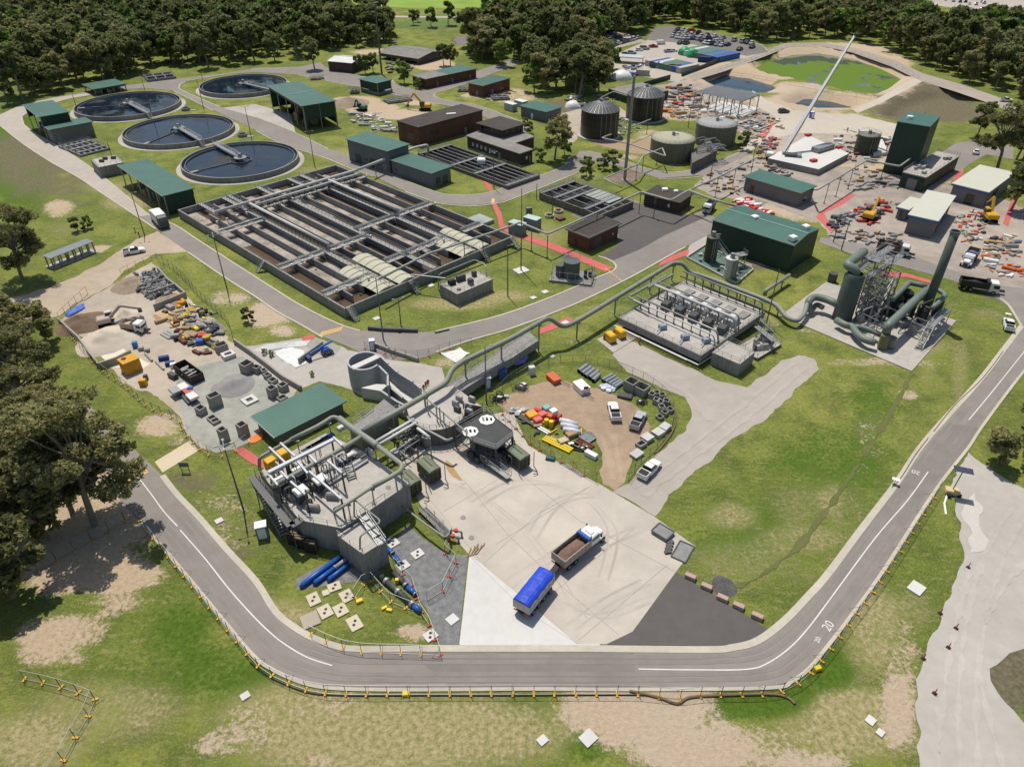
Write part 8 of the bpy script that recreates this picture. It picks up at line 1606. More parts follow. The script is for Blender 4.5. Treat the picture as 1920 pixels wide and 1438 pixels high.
crate('big rusty yellow drum at the end of the clutter',1436,810,1.5,1.5,1.5,0,mat('ochre drum',(.42,.27,.04),.7,amt=.15),name='drum',cat='drum',drum=True,KK=Y5)
for a in[('long pale timber boards left of the clutter','timber_stack',((890,545),(975,620)),4,.25,.15,timber,.32),('wide pale timber boards in the middle','timber_stack',((920,535),(1060,605)),4,.35,.2,mat('fresh timber',(.52,.38,.20),.8),.4),('yellow steel soldiers stacked in the yard','formwork',((1110,500),(1210,600)),5,.3,.3,yd,.42),('long brown plank over the yellow steel','timber_stack',((1120,460),(1250,540)),2,.35,.3,timber,.5),('silver sheet bundle at the right of the yard','sheet_stack',((1275,550),(1390,610)),3,.3,.2,galv,.35),('jumble of galvanised posts at the right edge of the yard','post_bundle',((1430,600),(1560,720)),6,.16,.16,galv,.3),('grey steel frames left of the maroon bundle','frame_stack',((975,730),(1060,780)),3,.6,.3,galv,.75),('yellow mesh props beside the orange machine','formwork',((1235,480),(1320,520)),4,.12,.3,yd,.3),('concrete beam lying beside the blocks','concrete_beam',((815,930),(885,1005)),1,.4,.45,pc,1),('pale beam lying in front of the yellow bin','concrete_beam',((920,1010),(1000,1090)),1,.35,.4,pc,1)]: bars(*a,KK=Y5)
for lb,x,y,m,n in(('black plastic heap at the right of the yard',1400,530,black,10),('dark and silver scrap in the middle of the clutter',1470,680,steel_dark,18),('silver foil scrap left of the clutter',1270,640,galv,12),('round brown cable bundle beside the frames',1165,745,rust,8),('orange machine at the top of the clutter',1180,440,oy,8)):
    t=thing('scrap_pile',lb,'pile',G(*Y5(x,y)))
    for i in range(n): g=G(*Y5(rn.gauss(x,32),rn.gauss(y,20))); r=rn.uniform(.25,.55); M().box((g.x,g.y,r),(r*2.4,r*1.5,r*1.6),rz=rn.uniform(0,3),b=r*.4).build('scrap',m if i%3 else rn.choice([galv,black,timber,m]),t)
t=thing('material_trailer','flat trailer loaded with white boards beside the largest chamber','trailer',G(358,745)); g=G(356,742)
for i,(dx,dy,m) in enumerate([(-1.6,1.5,steel_white),(0,0,mat('red deck',(.45,.12,.12),.6)),(1.3,-1.6,steel_white),(-2.4,0,galv)]): M().box((g.x+dx,g.y+dy,.9+.1*i),(2.2,1.6,.5),rz=-.8,b=.05).build('board_pack',m,t)
M().box((g.x-.6,g.y,.45),(6.5,1.8,.25),rz=-.85).build('deck',steel_dark,t); M().box((g.x+.2,g.y+.6,1.35),(1.0,.7,.3),rz=.2,b=.1).build('blue_bag',blue,t)
# cloths
def cloth(label,px,m,z=.12,amp=.25,name='geotextile_sheet',cat='sheet'):
    pts=rag(gpts(px),.3,.8); mb=M(); c=sum([Vector((p.x,p.y,0)) for p in pts],Vector())/len(pts); n=len(pts); vs=[];fs=[]; R=7
    for i in range(R+1):
        for p in pts:
            q=c.lerp(Vector((p.x,p.y,0)),i/R); vs.append((q.x,q.y,z+amp*abs(noise.noise(Vector((q.x*.7,q.y*.7,1))))+(.0 if i<R else -z*.6)))
    for i in range(R):
        for j in range(n): fs.append((i*n+j,(i+1)*n+j,(i+1)*n+(j+1)%n,i*n+(j+1)%n))
    mb._add(vs,fs); return mb.build(name,m,label=label,cat=cat)
wc=mat('white cloth',(.66,.66,.64),.8,amt=.12,scale=1.2)
cloth('white star-shaped geotextile sheet on the grass behind the duct',[(826,663),(850,657),(862,652),(868,658),(882,663),(872,670),(856,680),(848,676)],wc); cloth('large white geotextile sheets beside the boom lift',[(511,660),(540,652),(572,658),(574,682),(556,690),(530,676)],wc); cloth('ragged white and silver sheets along the grass edge',[(473,658),(500,648),(560,640),(585,638),(575,648),(520,656),(490,662)],mat('silver sheet',(.48,.49,.49),.6,amt=.25,scale=1.5)); cloth('spilt white powder sheet beside the yellow bin',[(190,668),(220,648),(240,662),(284,682),(262,694),(220,690),(205,690)],mat('cream spill',(.62,.58,.48),.9,amt=.05),.03,.08)
cloth('crumpled purple blue tarpaulin draped beside the raised channel',[(948,680),(962,668),(975,668),(992,676),(985,685),(965,690)],mat('purple tarp',(.16,.17,.52),.5,amt=.15,bump=.3),1.3,.5,'tarpaulin','tarp'); cloth('orange safety netting lying beside the screening building',[(468,822),(480,815),(492,812),(494,820),(480,830),(468,832)],mat('orange net',(.75,.18,.05),.7,amt=.3,scale=6),.1,.2,'safety_netting','netting')
cloth('blue tarpaulin under timber at the left gate of the yard',[(122,590),(142,576),(158,570),(160,578),(140,590),(126,596)],mat('blue sheet',(.05,.12,.45),.5,amt=.3),.3,.3,'tarpaulin','tarp')
# cabinets, toilets and signs
def loo(label,x,y,w,d,h,rz,m,top,name='portable_toilet',cat='toilet'):
    g=G(x,y); t=thing(name,label,cat,g); M().box((g.x,g.y,h/2),(w,d,h),rz=rz,b=.05).build('body',m,t); M().box((g.x,g.y,h+.06),(w*1.05,d*1.05,.12),rz=rz,b=.05).build('roof',top,t); ca,sa=math.cos(rz),math.sin(rz); M().box((g.x+sa*(d/2+.02),g.y-ca*(d/2+.02),h*.48),(w*.7,.05,h*.85),rz=rz).build('door',top,t); return t
lb_=mat('toilet blue',(.03,.13,.50),.5,amt=.05); loo('blue portable toilet with white roof beside the mast','x' and 915,726,1.15,1.15,2.3,.1,lb_,white); loo('dark blue electrical cabinet right of the blue toilet',942,710,1.5,1.2,2.0,.3,mat('cab grey blue',(.10,.14,.18),.5),mat('cab lid blue',(.04,.09,.28),.5),'electrical_cabinet','cabinet'); loo('blue and white cabinet in front of the inlet works stairs',494,1004,1.6,1.4,2.3,.3,mat('cab blue',(.12,.20,.32),.5),white,'chemical_cabinet','cabinet'); loo('small blue portable toilet near the concrete barriers',699,655,1.1,1.1,2.2,.2,lb_,white); loo('blue portable toilet under the crane boom',1521,222,1.4,1.4,2.4,.2,lb_,white)
for x,y,rz,w,h,lb in((998,431,-.75,3.2,3.0,'right of two pale blue-grey equipment cabins near the red path'),(970,441,-.75,3.0,3.0,'left of two pale blue-grey equipment cabins near the red path')):
    g=G(x,y); t=thing('equipment_cabin',lb,'cabin',g,0,'pale blue-grey equipment cabins'); M().box((g.x,g.y+1,h/2),(4.2,2.4,h),rz=-.62).build('body',mat('cabin blue grey',(.17,.21,.23),.6),t); M().box((g.x,g.y+1,h+.07),(4.4,2.6,.14),rz=-.62).build('roof',mat('cabin pale roof',(.42,.50,.50),.5),t)
g=G(992,402); M().box((g.x,g.y,1),(1.6,1,2),rz=.3).build('brick_box',greyroof,label='small brown-grey box behind the equipment cabins',cat='box')
for x,y,lb in((1030,407,'round pit with pumps on the lawn behind the brick pump house'),(1047,398,'smaller round pit behind the first round pit')):
    g=G(x,y); t=thing('round_pit',lb,'pit',g); M().lathe(g,[(1.3,0),(1.3,.7),(1.05,.7),(1.05,.2),(.01,.2)],20).build('ring',kerbm,t); M().box((g.x,g.y,.7),(1,.6,.6),b=.1).build('pump',rust,t)
g=G(1051,412); M().box((g.x,g.y,.3),(2.2,1.8,.6),rz=.6,b=.05).build('pit_cover',brick,label='square brown pit lid on the lawn beside the round pits',cat='lid')
t,q,h=box3('roof_hatch','pale green flat hatch structure at the right basin corner','hatch',(880,408),(905,420),(925,411),(905,424),mat('pale green hatch',(.30,.34,.32),.6),h=1.0)
t=thing('solar_trailer','solar lighting trailer with tilted panel beside the gravel track','trailer',G(1783,925)); g=G(1783,925); M().box((g.x,g.y,.6),(2.0,1.3,.7),rz=-.3,b=.1).build('battery_box',mat('ochre box',(.55,.44,.25),.6),t); M().bar((g.x,g.y,.9),(g.x+.35,g.y+.2,4.6),.1).build('mast',steel_dark,t); a=Vector((g.x+.35,g.y+.2,4.7)); M().box(a,(2.6,1.3,.08),rz=-.35).build('solar_panel',mat('solar panel',(.05,.06,.09),.25,amt=.2),t)
for s in(-1,1): M().cone((g.x+s*.8,g.y-.8),.3,.3,.1,.5,10).build('wheel',rubber,t)
t=thing('site_sign','small dark site sign on two legs beside the cream path','sign',G(349,885)); g=G(349,885); M().box((g.x,g.y,1.6),(1.5,.1,.9)).build('board',mat('sign board',(.16,.17,.18),.5),t); mb=M(); [mb.bar((g.x+s,g.y,0),(g.x+s,g.y,1.6),.08) for s in(-.6,.6)]; mb.bar((g.x-.6,g.y,.5),(g.x+.6,g.y,.5),.06); mb.build('legs',steel_dark,t)
for x,y,lb in((1676,908,'white speed plate board on the inner verge of the ring road'),(1887,597,'white board behind the parked ute at the right bend')): g=G(x,y); t=thing('sign_board',lb,'sign',g); M().box((g.x,g.y,1.1),(1.1,.7,.06),rz=-.5).build('board',white,t); M().bar((g.x,g.y,0),(g.x,g.y,1.1),.08).build('post',galv,t)
# grating frames on apron edge and drains
for a,b,c_,lb,nm in(((1222,994),(1250,1012),(1264,997),'dark framed grating tray standing on the apron edge','grating_tray'),((1258,1043),(1285,1055),(1302,1025),'flat steel grate set at the apron corner','drain_grate')):
    t,q,h=box3(nm,lb,'grate',a,b,c_,(b[0],b[1]+4),mat('grate fill',(.22,.22,.22),.7,amt=.3,scale=6),h=.5 if 'tray' in nm else .06); mb=M(); [wallbar(mb,q[i],q[(i+1)%4],.18,h,h+.1+.002*i) for i in range(4)]; mb.build('frame',steel_dark,t)
for i in range(4): g=G(1252+i*1.6,1036-i*6); M().box((g.x,g.y,.15),(1.0,.5,.3),rz=.2).build('small_grate',steel_dark,label='%s of four small dark grates in a line at the apron corner'%['nearest','second','third','farthest'][i],cat='grate',group='small grates at the apron corner')
for x,y,lb in((868,970,'round manhole lid on the apron near the bollards'),(884,1008,'round manhole lid on the apron nearer the ramp'),(867,905,'square drain grate at the end of the rust stain'),(728,914,'round manhole lid on the inlet works deck')):
    z=5.0 if 'deck' in lb else .015; g=G(x,y,z); mb=M(); mb.cone((g.x,g.y),.42,.42,z,z+.04,20); mb.build('manhole_cover',galv if 'square' in lb else concrete_wall,label=lb,cat='manhole')
st=G(858,884); M().sheet(rag(gpts([(836,862),(844,868),(852,884),(868,900),(862,902),(848,892),(838,876)]),.25,.5),.03).build('rust_stain',mat('rust stain',(.40,.26,.12),.9,amt=.1),kind='structure')
# joints of the apron slabs
mb=M()
for a,b in(((905,1058),(1010,962)),((1010,962),(1100,915)),((880,1042),(985,1145)),((985,1145),(1085,1208)),((800,930),(900,1050)),((905,1058),(1085,1208)),((870,900),(950,1000)),((950,1000),(1060,1105)),((1060,1105),(1160,1190)),((940,860),(1085,975)),((1085,975),(1267,1072)),((830,960),(1000,860)),((1000,1140),(1190,990)),((1085,1200),(1250,1060)),((930,1020),(1110,910))): p,q_=G(*a),G(*b); wallbar(mb,p,q_,.035,.0,.0225)
mb.build('slab_joints',mat('joint dark',(.27,.245,.21),.9),kind='structure')
# formwork shutters leaning, dark boxes
for i,(x,y) in enumerate([(551,1012),(567,1019),(583,1027)]): g=G(x,y+10); t=thing('shutter_stack','%s stack of upright timber shutters against the deck wall'%['left','middle','right'][i],'stack',g,0,'timber shutter stacks against the deck wall'); [M().box((g.x+.0,g.y+k*.22,1.0),(1.7,.14,2.0),rz=-.25).build('shutter',timber if k%2 else black,t) for k in range(5)]
crate_z=[('yellow tub left on the outer verge by the fence',1532,1255,.9,.6,.5,.3,yd),('yellow block in the grass outside the fence',762,1302,.9,.6,.35,.1,yd),('yellow block beside the inner fence corner',674,1128,.9,.6,.35,.5,yd),('yellow tub near the blue valve',745,1092,.5,.5,.7,.1,yd),('spare yellow block inside the corner lawn',721,1141,.8,.4,.3,.6,yd),('second spare yellow block inside the corner lawn',730,1145,.8,.4,.3,-.2,yd)]
for a in crate_z: crate(*a,KK=lambda x,y:(x,y),name='fence_block',cat='block')
# red bollard markers on the right track
for x,y in((1792,1178),(1778,1214),(1752,1300),(1731,1235),(1763,1150),(1815,1064)):
    g=G(x,y); t=thing('marker_bollard','slim red marker bollard on a flat base along the gravel track','bollard',g,0,'red marker bollards along the gravel track'); M().cone((g.x,g.y),.08,.05,.05,1.0,8).build('post',mat('bollard red',(.40,.03,.02),.6),t); M().box((g.x,g.y,.04),(.5,.5,.07),rz=.6).build('base',black,t)
# earthworks clutter on the east works area
ES=[mat('barrier orange',(.50,.05,.03),.5,amt=.1,coord='o'),white,galv,steel_dark,timber,pc,orange,rust]
def scatter(label,name,poly,n,smin,smax,mats,seed,cat='pile',hk=.5,zb=0):
    r_=random.Random(seed); xs=[p[0] for p in poly]; ys=[p[1] for p in poly]; cx=sum(xs)/len(xs); cy_=sum(ys)/len(ys); t=thing(name,label,cat,G(cx,cy_)); k=0
    while k<n:
        x,y=r_.uniform(min(xs),max(xs)),r_.uniform(min(ys),max(ys))
        if not inpoly(x,y,poly): continue
        g=G(x,y); s=r_.uniform(smin,smax)*.72; k+=.7; q=r_.random()
        if q<.55: M().box((g.x,g.y,zb+s*hk*.5),(s*r_.uniform(.8,2.2),s*.6,s*hk),rz=r_.uniform(-.9,.9),b=s*.08).build('item',r_.choice(mats),t)
        elif q<.9: M().bar((g.x,g.y,.1),(g.x+s*r_.uniform(-2.5,2.5),g.y+s*r_.uniform(-2,2),.25),.2,.2).build('item',r_.choice(mats),t)
        else: M().blob((g.x,g.y,zb+s*.25),s*.5,1,.3,(1.2,1,.6)).build('item',r_.choice(mats),t)
scatter('crowded stacks of red and white formwork beside the steel frame','formwork_yard',[(1245,190),(1300,182),(1370,215),(1380,235),(1300,225),(1248,215)],70,1.2,3.2,[ES[0],white,galv,white,timber,steel_dark,concrete_wall,steel_dark,pc,galv],1); scatter('machinery and timber stacks behind the far black tank','material_yard',[(1245,165),(1300,160),(1310,180),(1260,190)],40,1.2,3,[ES[0],steel_dark,timber,galv,oy,steel_dark,pc,galv],2); scatter('bagged materials and pipes on the grass near the black tanks','material_yard',[(1240,195),(1262,192),(1290,225),(1262,222)],22,1,2.4,[white,galv,timber,oy],3)
scatter('pipes and valves spread between the two black tanks','pipe_stack',[(1150,225),(1172,220),(1205,245),(1165,255)],40,.6,1.6,[galv,white,galv,steel_dark],4); scatter('building debris and reinforcement left of the pale slab','material_yard',[(1380,240),(1435,232),(1440,262),(1400,270)],30,.8,2,[galv,timber,white,pc],5); scatter('red barriers and skips at the end of the red path','barrier_stack',[(1405,262),(1450,260),(1462,285),(1420,285)],24,1.2,2.6,[ES[0],ES[0],galv,steel_dark,pc],6)
scatter('cluttered formwork between crane and pale slab','material_yard',[(1420,285),(1445,280),(1470,320),(1500,332),(1480,345),(1425,325)],46,.8,2.4,[steel_dark,pc,timber,galv,rust],7); scatter('rubble and machines around the olive silo','material_yard',[(1560,250),(1600,245),(1680,260),(1660,285),(1640,320),(1600,325),(1590,300),(1560,262)],60,.8,2.4,[pc,galv,steel_dark,white,timber,rust],8)
scatter('red water-filled barriers behind the big green hall','barrier_row',[(1375,378),(1400,372),(1450,400),(1448,410)],34,1.2,2.0,[ES[0],ES[0],white],9); scatter('red barriers around the left yellow excavator','barrier_row',[(1600,395),(1650,375),(1690,385),(1660,400),(1630,425),(1600,415)],44,1.2,2.2,[ES[0],ES[0],ES[0],steel_dark,galv],10); scatter('grey steel formwork beside the red footpath bend','formwork_yard',[(1555,412),(1590,395),(1605,400),(1580,432),(1560,430)],26,1.2,2.6,[steel_dark,galv,concrete_wall],11)
scatter('rubbish and orange netting between the unfinished buildings','material_yard',[(1790,412),(1830,395),(1860,420),(1835,455),(1800,460),(1790,435)],60,.6,1.8,[ES[0],white,timber,white,orange,pc,galv,steel_dark,pc,timber],12); scatter('stacked materials at the right edge of the works yard','material_yard',[(1850,450),(1900,440),(1918,470),(1870,500),(1845,485)],50,.8,2.4,[orange,timber,white,galv,pc,steel_dark],13); scatter('orange machines and blocks at the far right of the works yard','machine_group',[(1840,500),(1860,495),(1918,500),(1918,520),(1860,520)],14,1.0,2.4,[orange,white,pc],14)
scatter('pale pipe bundles stacked behind the brick hall','pipe_stack',[(636,209),(700,215),(745,240),(748,252),(700,245),(650,225)],60,1.2,2.6,[white,galv,steel_white,pc],15); scatter('dark equipment along the wall of the far shed','material_yard',[(1060,182),(1160,180),(1165,195),(1065,205)],44,.8,2,[steel_dark,rust,galv,white,pc],16); scatter('vehicles and steel beside the white dome tent','material_yard',[(1160,128),(1200,120),(1210,140),(1180,146)],30,1.4,3,[galv,white,blue,steel_dark,greydoor],17)
scatter('black pipework in front of the wide grey barn','pipe_stack',[(722,112),(780,118),(770,135),(728,138)],34,1,2.4,[steel_dark,galv,black],18); scatter('equipment strewn in front of the brick plant room','pipe_stack',[(905,176),(960,172),(965,185),(915,190)],20,.8,2,[galv,steel_dark,pc],19); scatter('barriers and drums at the foot of the screening building','material_yard',[(655,800),(690,790),(700,800),(665,815)],8,.6,1,[white,galv],20)
scatter('grey building materials strewn between the two unfinished buildings and excavator','material_yard',[(1540,440),(1600,430),(1690,440),(1700,465),(1600,455)],40,.8,2.2,[concrete_wall,steel_dark,galv,timber,pc],31); scatter('formwork and reinforcement on the earth right of the steel frame','material_yard',[(1380,215),(1440,215),(1480,240),(1420,255),(1385,235)],40,.8,2.2,[galv,steel_dark,pc,white,timber],32); scatter('pumps and hoses spread below the cream topped tank','material_yard',[(1300,340),(1400,300),(1420,320),(1390,370),(1320,360)],40,.8,2,[galv,steel_dark,pc,rust,timber,concrete_wall],33); scatter('plant and pallets beside the green tower annex','material_yard',[(1560,330),(1660,320),(1690,350),(1600,360)],40,.8,2.2,[galv,steel_dark,pc,timber,concrete_wall],34)
scatter('loose timber steel and formwork filling the upper yard','material_yard',[(290,588),(365,572),(410,620),(425,655),(380,668),(320,640)],70,.7,2.2,[timber,galv,steel_dark,yd,timber,rust,pc],41); scatter('small tools and drums around the compound bins','material_yard',[(950,765),(1010,770),(1100,820),(1115,850),(1080,850),(990,810)],30,.5,1.4,[timber,galv,black,oy,white,steel_dark],42)
# pale new slab by the crane
pts=gpts([(1440,300),(1516,322),(1588,294),(1515,258)]); t=thing('suspended_slab','large new white concrete slab beside the crane','slab',sum(pts,Vector())/4); pts=[G(x,y,2) for x,y in((1440,297),(1535,318),(1592,288),(1515,254))]; M().prism(pts,0,1.95).build('slab_body',concrete_wall,t); M().prism([p+Vector((0,0,0)) for p in pts],1.95,2.05).build('slab_top',concrete_new,t)
a=G(1542,282,2); M().box((a.x,a.y,2.9),(9,2.8,1.5),rz=.62).build('steel_module',galv,t)
for x,y in((1515,255),(1573,278),(1525,303)): a=G(x,y,2.1); M().box((a.x,a.y,2.5),(2.2,1.4,.7),rz=.4,b=.1).build('red_barrier',ES[0],t)
pts=[G(x,y,1.2) for x,y in((1610,240),(1650,250),(1665,285),(1640,290))]; M().prism(pts,0,1.2).build('white_slab',concrete_new,label='narrow white slab beside the olive silo',cat='slab')
a,b=G(1620,250,4),G(1668,262,5); t=thing('conveyor','inclined pale conveyor leading into the green tower','conveyor',a); M().bar(a,b,1.2,.7).build('trough',steel_white,t); [M().bar((p.x,p.y,0),(p.x,p.y,4),.2).build('leg',galv,t) for p in(a,b)]
g=G(1165,147); t=thing('dome_tent','white dome tent at the edge of the car lot','tent',g); M().lathe(g,[(5,0),(4.6,1.6),(3.2,2.8),(1.6,3.4),(.02,3.6)],24).build('canopy',white,t,smooth=True)
g=G(1073,201); t=thing('dome_tent','small white dome cover between workshop and black tank','tent',g); M().lathe(g,[(3,0),(2.6,1.4),(1.4,2.2),(.02,2.5)],16).build('canopy',white,t,smooth=True)
g=G(1180,118); t=thing('marquee','pale flat-roofed marquee left of the dome tent','tent',g); M().box((g.x,g.y,3),(14,7,.4),rz=-.3).build('roof',mat('pale blue roof',(.42,.47,.48),.5),t); [M().bar((g.x+dx,g.y+dy,0),(g.x+dx,g.y+dy,3),.2).build('post',galv,t) for dx,dy in((-6,-1),(6,-4),(-5,4),(7,1))]
g=G(1520,300); t=thing('portable_generator','round white conduit loop beside the mast lawn','x',g) if 0 else None
# sediment sock and silt edging
def sock(label,px,r=.12,m=None):
    g=[Vector(p)+Vector((0,0,r*.8)) for p in gpts(spline(px,6))]; M().tube(g,r,7).build('sediment_sock',m or mat('brown sock',(.20,.14,.08),.9),label=label,cat='hose',smooth=True)
sock('dark sediment hose lying along the outer kerb',[(470,1243),(510,1272),(575,1298),(640,1304),(800,1304),(960,1304),(1180,1303),(1220,1306)],.09,black); sock('brown sediment sock bulging off the kerb into the dirt',[(1180,1296),(1210,1302),(1240,1310),(1270,1320),(1290,1309),(1330,1305),(1440,1302),(1475,1308),(1490,1320)],.17); sock('brown silt sock along the right side of the compound fence',[(1263,760),(1268,790),(1258,815),(1235,845),(1225,850)],.15); sock('brown kerb sock along the upper right verge of the road',[(1880,660),(1840,712),(1790,760),(1750,810)],.1,mat('sock dark',(.17,.13,.10),.9)); sock('brown kerb sock along the middle right verge',[(1740,822),(1715,855),(1690,895),(1672,915)],.1,mat('sock dark',(.17,.13,.10),.9))
lowwall('white stone edging along the gravel track entrance',[(1778,920),(1770,945),(1773,965)],.2,.25,white,'stone_edging','edging')
# ---------- trees
leafm=[]
for nm,c1,c2,c3 in(('leaf dark',(.075,.10,.034),(.165,.195,.066),(.30,.32,.13)),('leaf olive',(.095,.11,.042),(.21,.22,.085),(.38,.36,.16)),('leaf green',(.085,.14,.032),(.18,.26,.06),(.31,.40,.11))):
    m=bpy.data.materials.new(nm); m.use_nodes=True; nt=m.node_tree; b=nt.nodes['Principled BSDF']; b.inputs['Roughness'].default_value=.6; b.inputs['Specular IOR Level'].default_value=.25
    g=_n(nt,'ShaderNodeNewGeometry'); n=_n(nt,'ShaderNodeTexNoise'); n.inputs['Scale'].default_value=.45; nt.links.new(g.outputs['Position'],n.inputs['Vector']); n2=_n(nt,'ShaderNodeTexWhiteNoise'); n2.noise_dimensions='1D'
    try: nt.links.new(g.outputs['Random Per Island'],n2.inputs['W'])
    except Exception: pass
    oi=_n(nt,'ShaderNodeObjectInfo'); a1=_n(nt,'ShaderNodeMath',operation='MULTIPLY'); a1.inputs[1].default_value=.35; nt.links.new(n2.outputs['Value'],a1.inputs[0]); a2=_n(nt,'ShaderNodeMath',operation='ADD'); nt.links.new(a1.outputs[0],a2.inputs[0]); nt.links.new(n.outputs['Fac'],a2.inputs[1])
    a3=_n(nt,'ShaderNodeMath',operation='MULTIPLY'); a3.inputs[1].default_value=.3; nt.links.new(oi.outputs['Random'],a3.inputs[0]); a4=_n(nt,'ShaderNodeMath',operation='ADD'); nt.links.new(a2.outputs[0],a4.inputs[0]); nt.links.new(a3.outputs[0],a4.inputs[1])
    r=_n(nt,'ShaderNodeValToRGB'); r.color_ramp.elements[0].position=.45; r.color_ramp.elements[0].color=(*c1,1); r.color_ramp.elements[1].position=1.05; r.color_ramp.elements[1].color=(*c3,1); e=r.color_ramp.elements.new(.75); e.color=(*c2,1)
    nt.links.new(a4.outputs[0],r.inputs[0]); nt.links.new(r.outputs[0],b.inputs['Base Color']); tl=_n(nt,'ShaderNodeBsdfTranslucent'); nt.links.new(r.outputs[0],tl.inputs['Color']); ms=_n(nt,'ShaderNodeMixShader'); ms.inputs[0].default_value=.45; nt.links.new(b.outputs[0],ms.inputs[1]); nt.links.new(tl.outputs[0],ms.inputs[2]); nt.links.new(ms.outputs[0],nt.nodes['Material Output'].inputs['Surface']); leafm.append(m)
bark=mat('eucalypt bark',(.22,.19,.16),.9,amt=.35,scale=1.5,coord='o')
def tree_proto(seed,h,rad,n,leaf,lm,cl=9,low=.3,name='eucalyptus_tree',q=(.24,.40)):
    r_=random.Random(seed); t=bpy.data.objects.new(name,None); WORLD[t.name]=Vector((0,0,0))
    tr=M(); lean=Vector((r_.uniform(-.08,.08)*h,r_.uniform(-.08,.08)*h,0)); top=Vector((0,0,h*.5))+lean; tr.tube([(0,0,-.2),(lean.x*.3,lean.y*.3,h*.25),top],h*.022,7,taper=h*.014)
    cs=[]
    for i in range(cl):
        a=2*math.pi*i/cl*1.9+r_.uniform(0,.7); z=h*(low+(.86-low)*(i+.6)/cl); k=rad*(1-.55*abs((z/h)-.5)*1.4)*r_.uniform(.35,.78); c=Vector((math.cos(a)*k,math.sin(a)*k,z))+lean; cr=rad*r_.uniform(*q); cs.append((c,cr)); tr.tube([top*r_.uniform(.55,1),top.lerp(c,.5)+Vector((0,0,-.03*h)),c],h*.008,5,taper=h*.003)
    cs.append((Vector((lean.x,lean.y,h*.80)),rad*q[1]*.95))
    lv=[];lf=[];tot=sum(c[1]**2 for c in cs)
    for c,cr in cs:
        sub=[]
        for j in range(7): u=Vector((r_.gauss(0,1),r_.gauss(0,1),r_.gauss(0,.8))).normalized()*cr*.62; sub.append((c+u,cr*r_.uniform(.35,.6)))
        for j in range(int(n*cr**2/tot)):
            sc_,sr=r_.choice(sub); d=Vector((r_.gauss(0,1),r_.gauss(0,1),r_.gauss(0,1))).normalized(); p=sc_+Vector((d.x,d.y,d.z*.75))*sr*r_.uniform(.55,1.08); s=leaf*r_.uniform(.6,1.3)
            x=Vector((r_.gauss(0,1),r_.gauss(0,1),r_.gauss(0,.7))).normalized(); y=x.cross(d+Vector((r_.gauss(0,.5),r_.gauss(0,.5),r_.gauss(0,.5)))).normalized(); o=len(lv); lv+=[p-x*s,p-y*s*.55,p+x*s,p+y*s*.55+d*s*.2]; lf.append((o,o+1,o+2,o+3))
    me=bpy.data.meshes.new('crown'); me.from_pydata(lv,[],lf); me.materials.append(leafm[lm]); me2=bpy.data.meshes.new('trunk'); me2.from_pydata(tr.v,[],tr.f); me2.materials.append(bark); return (me,me2,h)
TP={}
def tree(px,py,pi,scale,label,group=None,rz=None,name='eucalyptus_tree',cat='tree',xy=None):
    me,me2,h=TP[pi]; g=xy or G(px,py); t=bpy.data.objects.new(name,None); C.objects.link(t); t.location=(g[0],g[1],0); t.rotation_euler=(0,0,rn.uniform(0,6.3) if rz is None else rz); s=scale; t.scale=(s*rn.uniform(.92,1.1),s*rn.uniform(.92,1.1),s); tag(t,label,cat,group)
    for nm,m in(('crown',me),('trunk',me2)): o=bpy.data.objects.new(nm,m); C.objects.link(o); o.parent=t
    return t
TP['big0']=tree_proto(1,21,9.5,21000,.27,1,32,.3,q=(.15,.26)); TP['big1']=tree_proto(2,19,7.5,15000,.27,1,26,.32,q=(.16,.27))
TP['m0']=tree_proto(3,14,5.2,3400,.5,0,12); TP['m1']=tree_proto(4,15,5.6,3400,.52,1,12); TP['m2']=tree_proto(5,12,4.8,3200,.5,2,10,.25); TP['m3']=tree_proto(6,16,5.0,3200,.52,0,13,.3); TP['m4']=tree_proto(7,13,6,3500,.55,1,12,.25)
TP['shrub']=tree_proto(8,4,2.0,2600,.2,2,7,.12); TP['dk']=tree_proto(9,5,2.4,3400,.2,0,8,.12)
rn=random.Random(77)
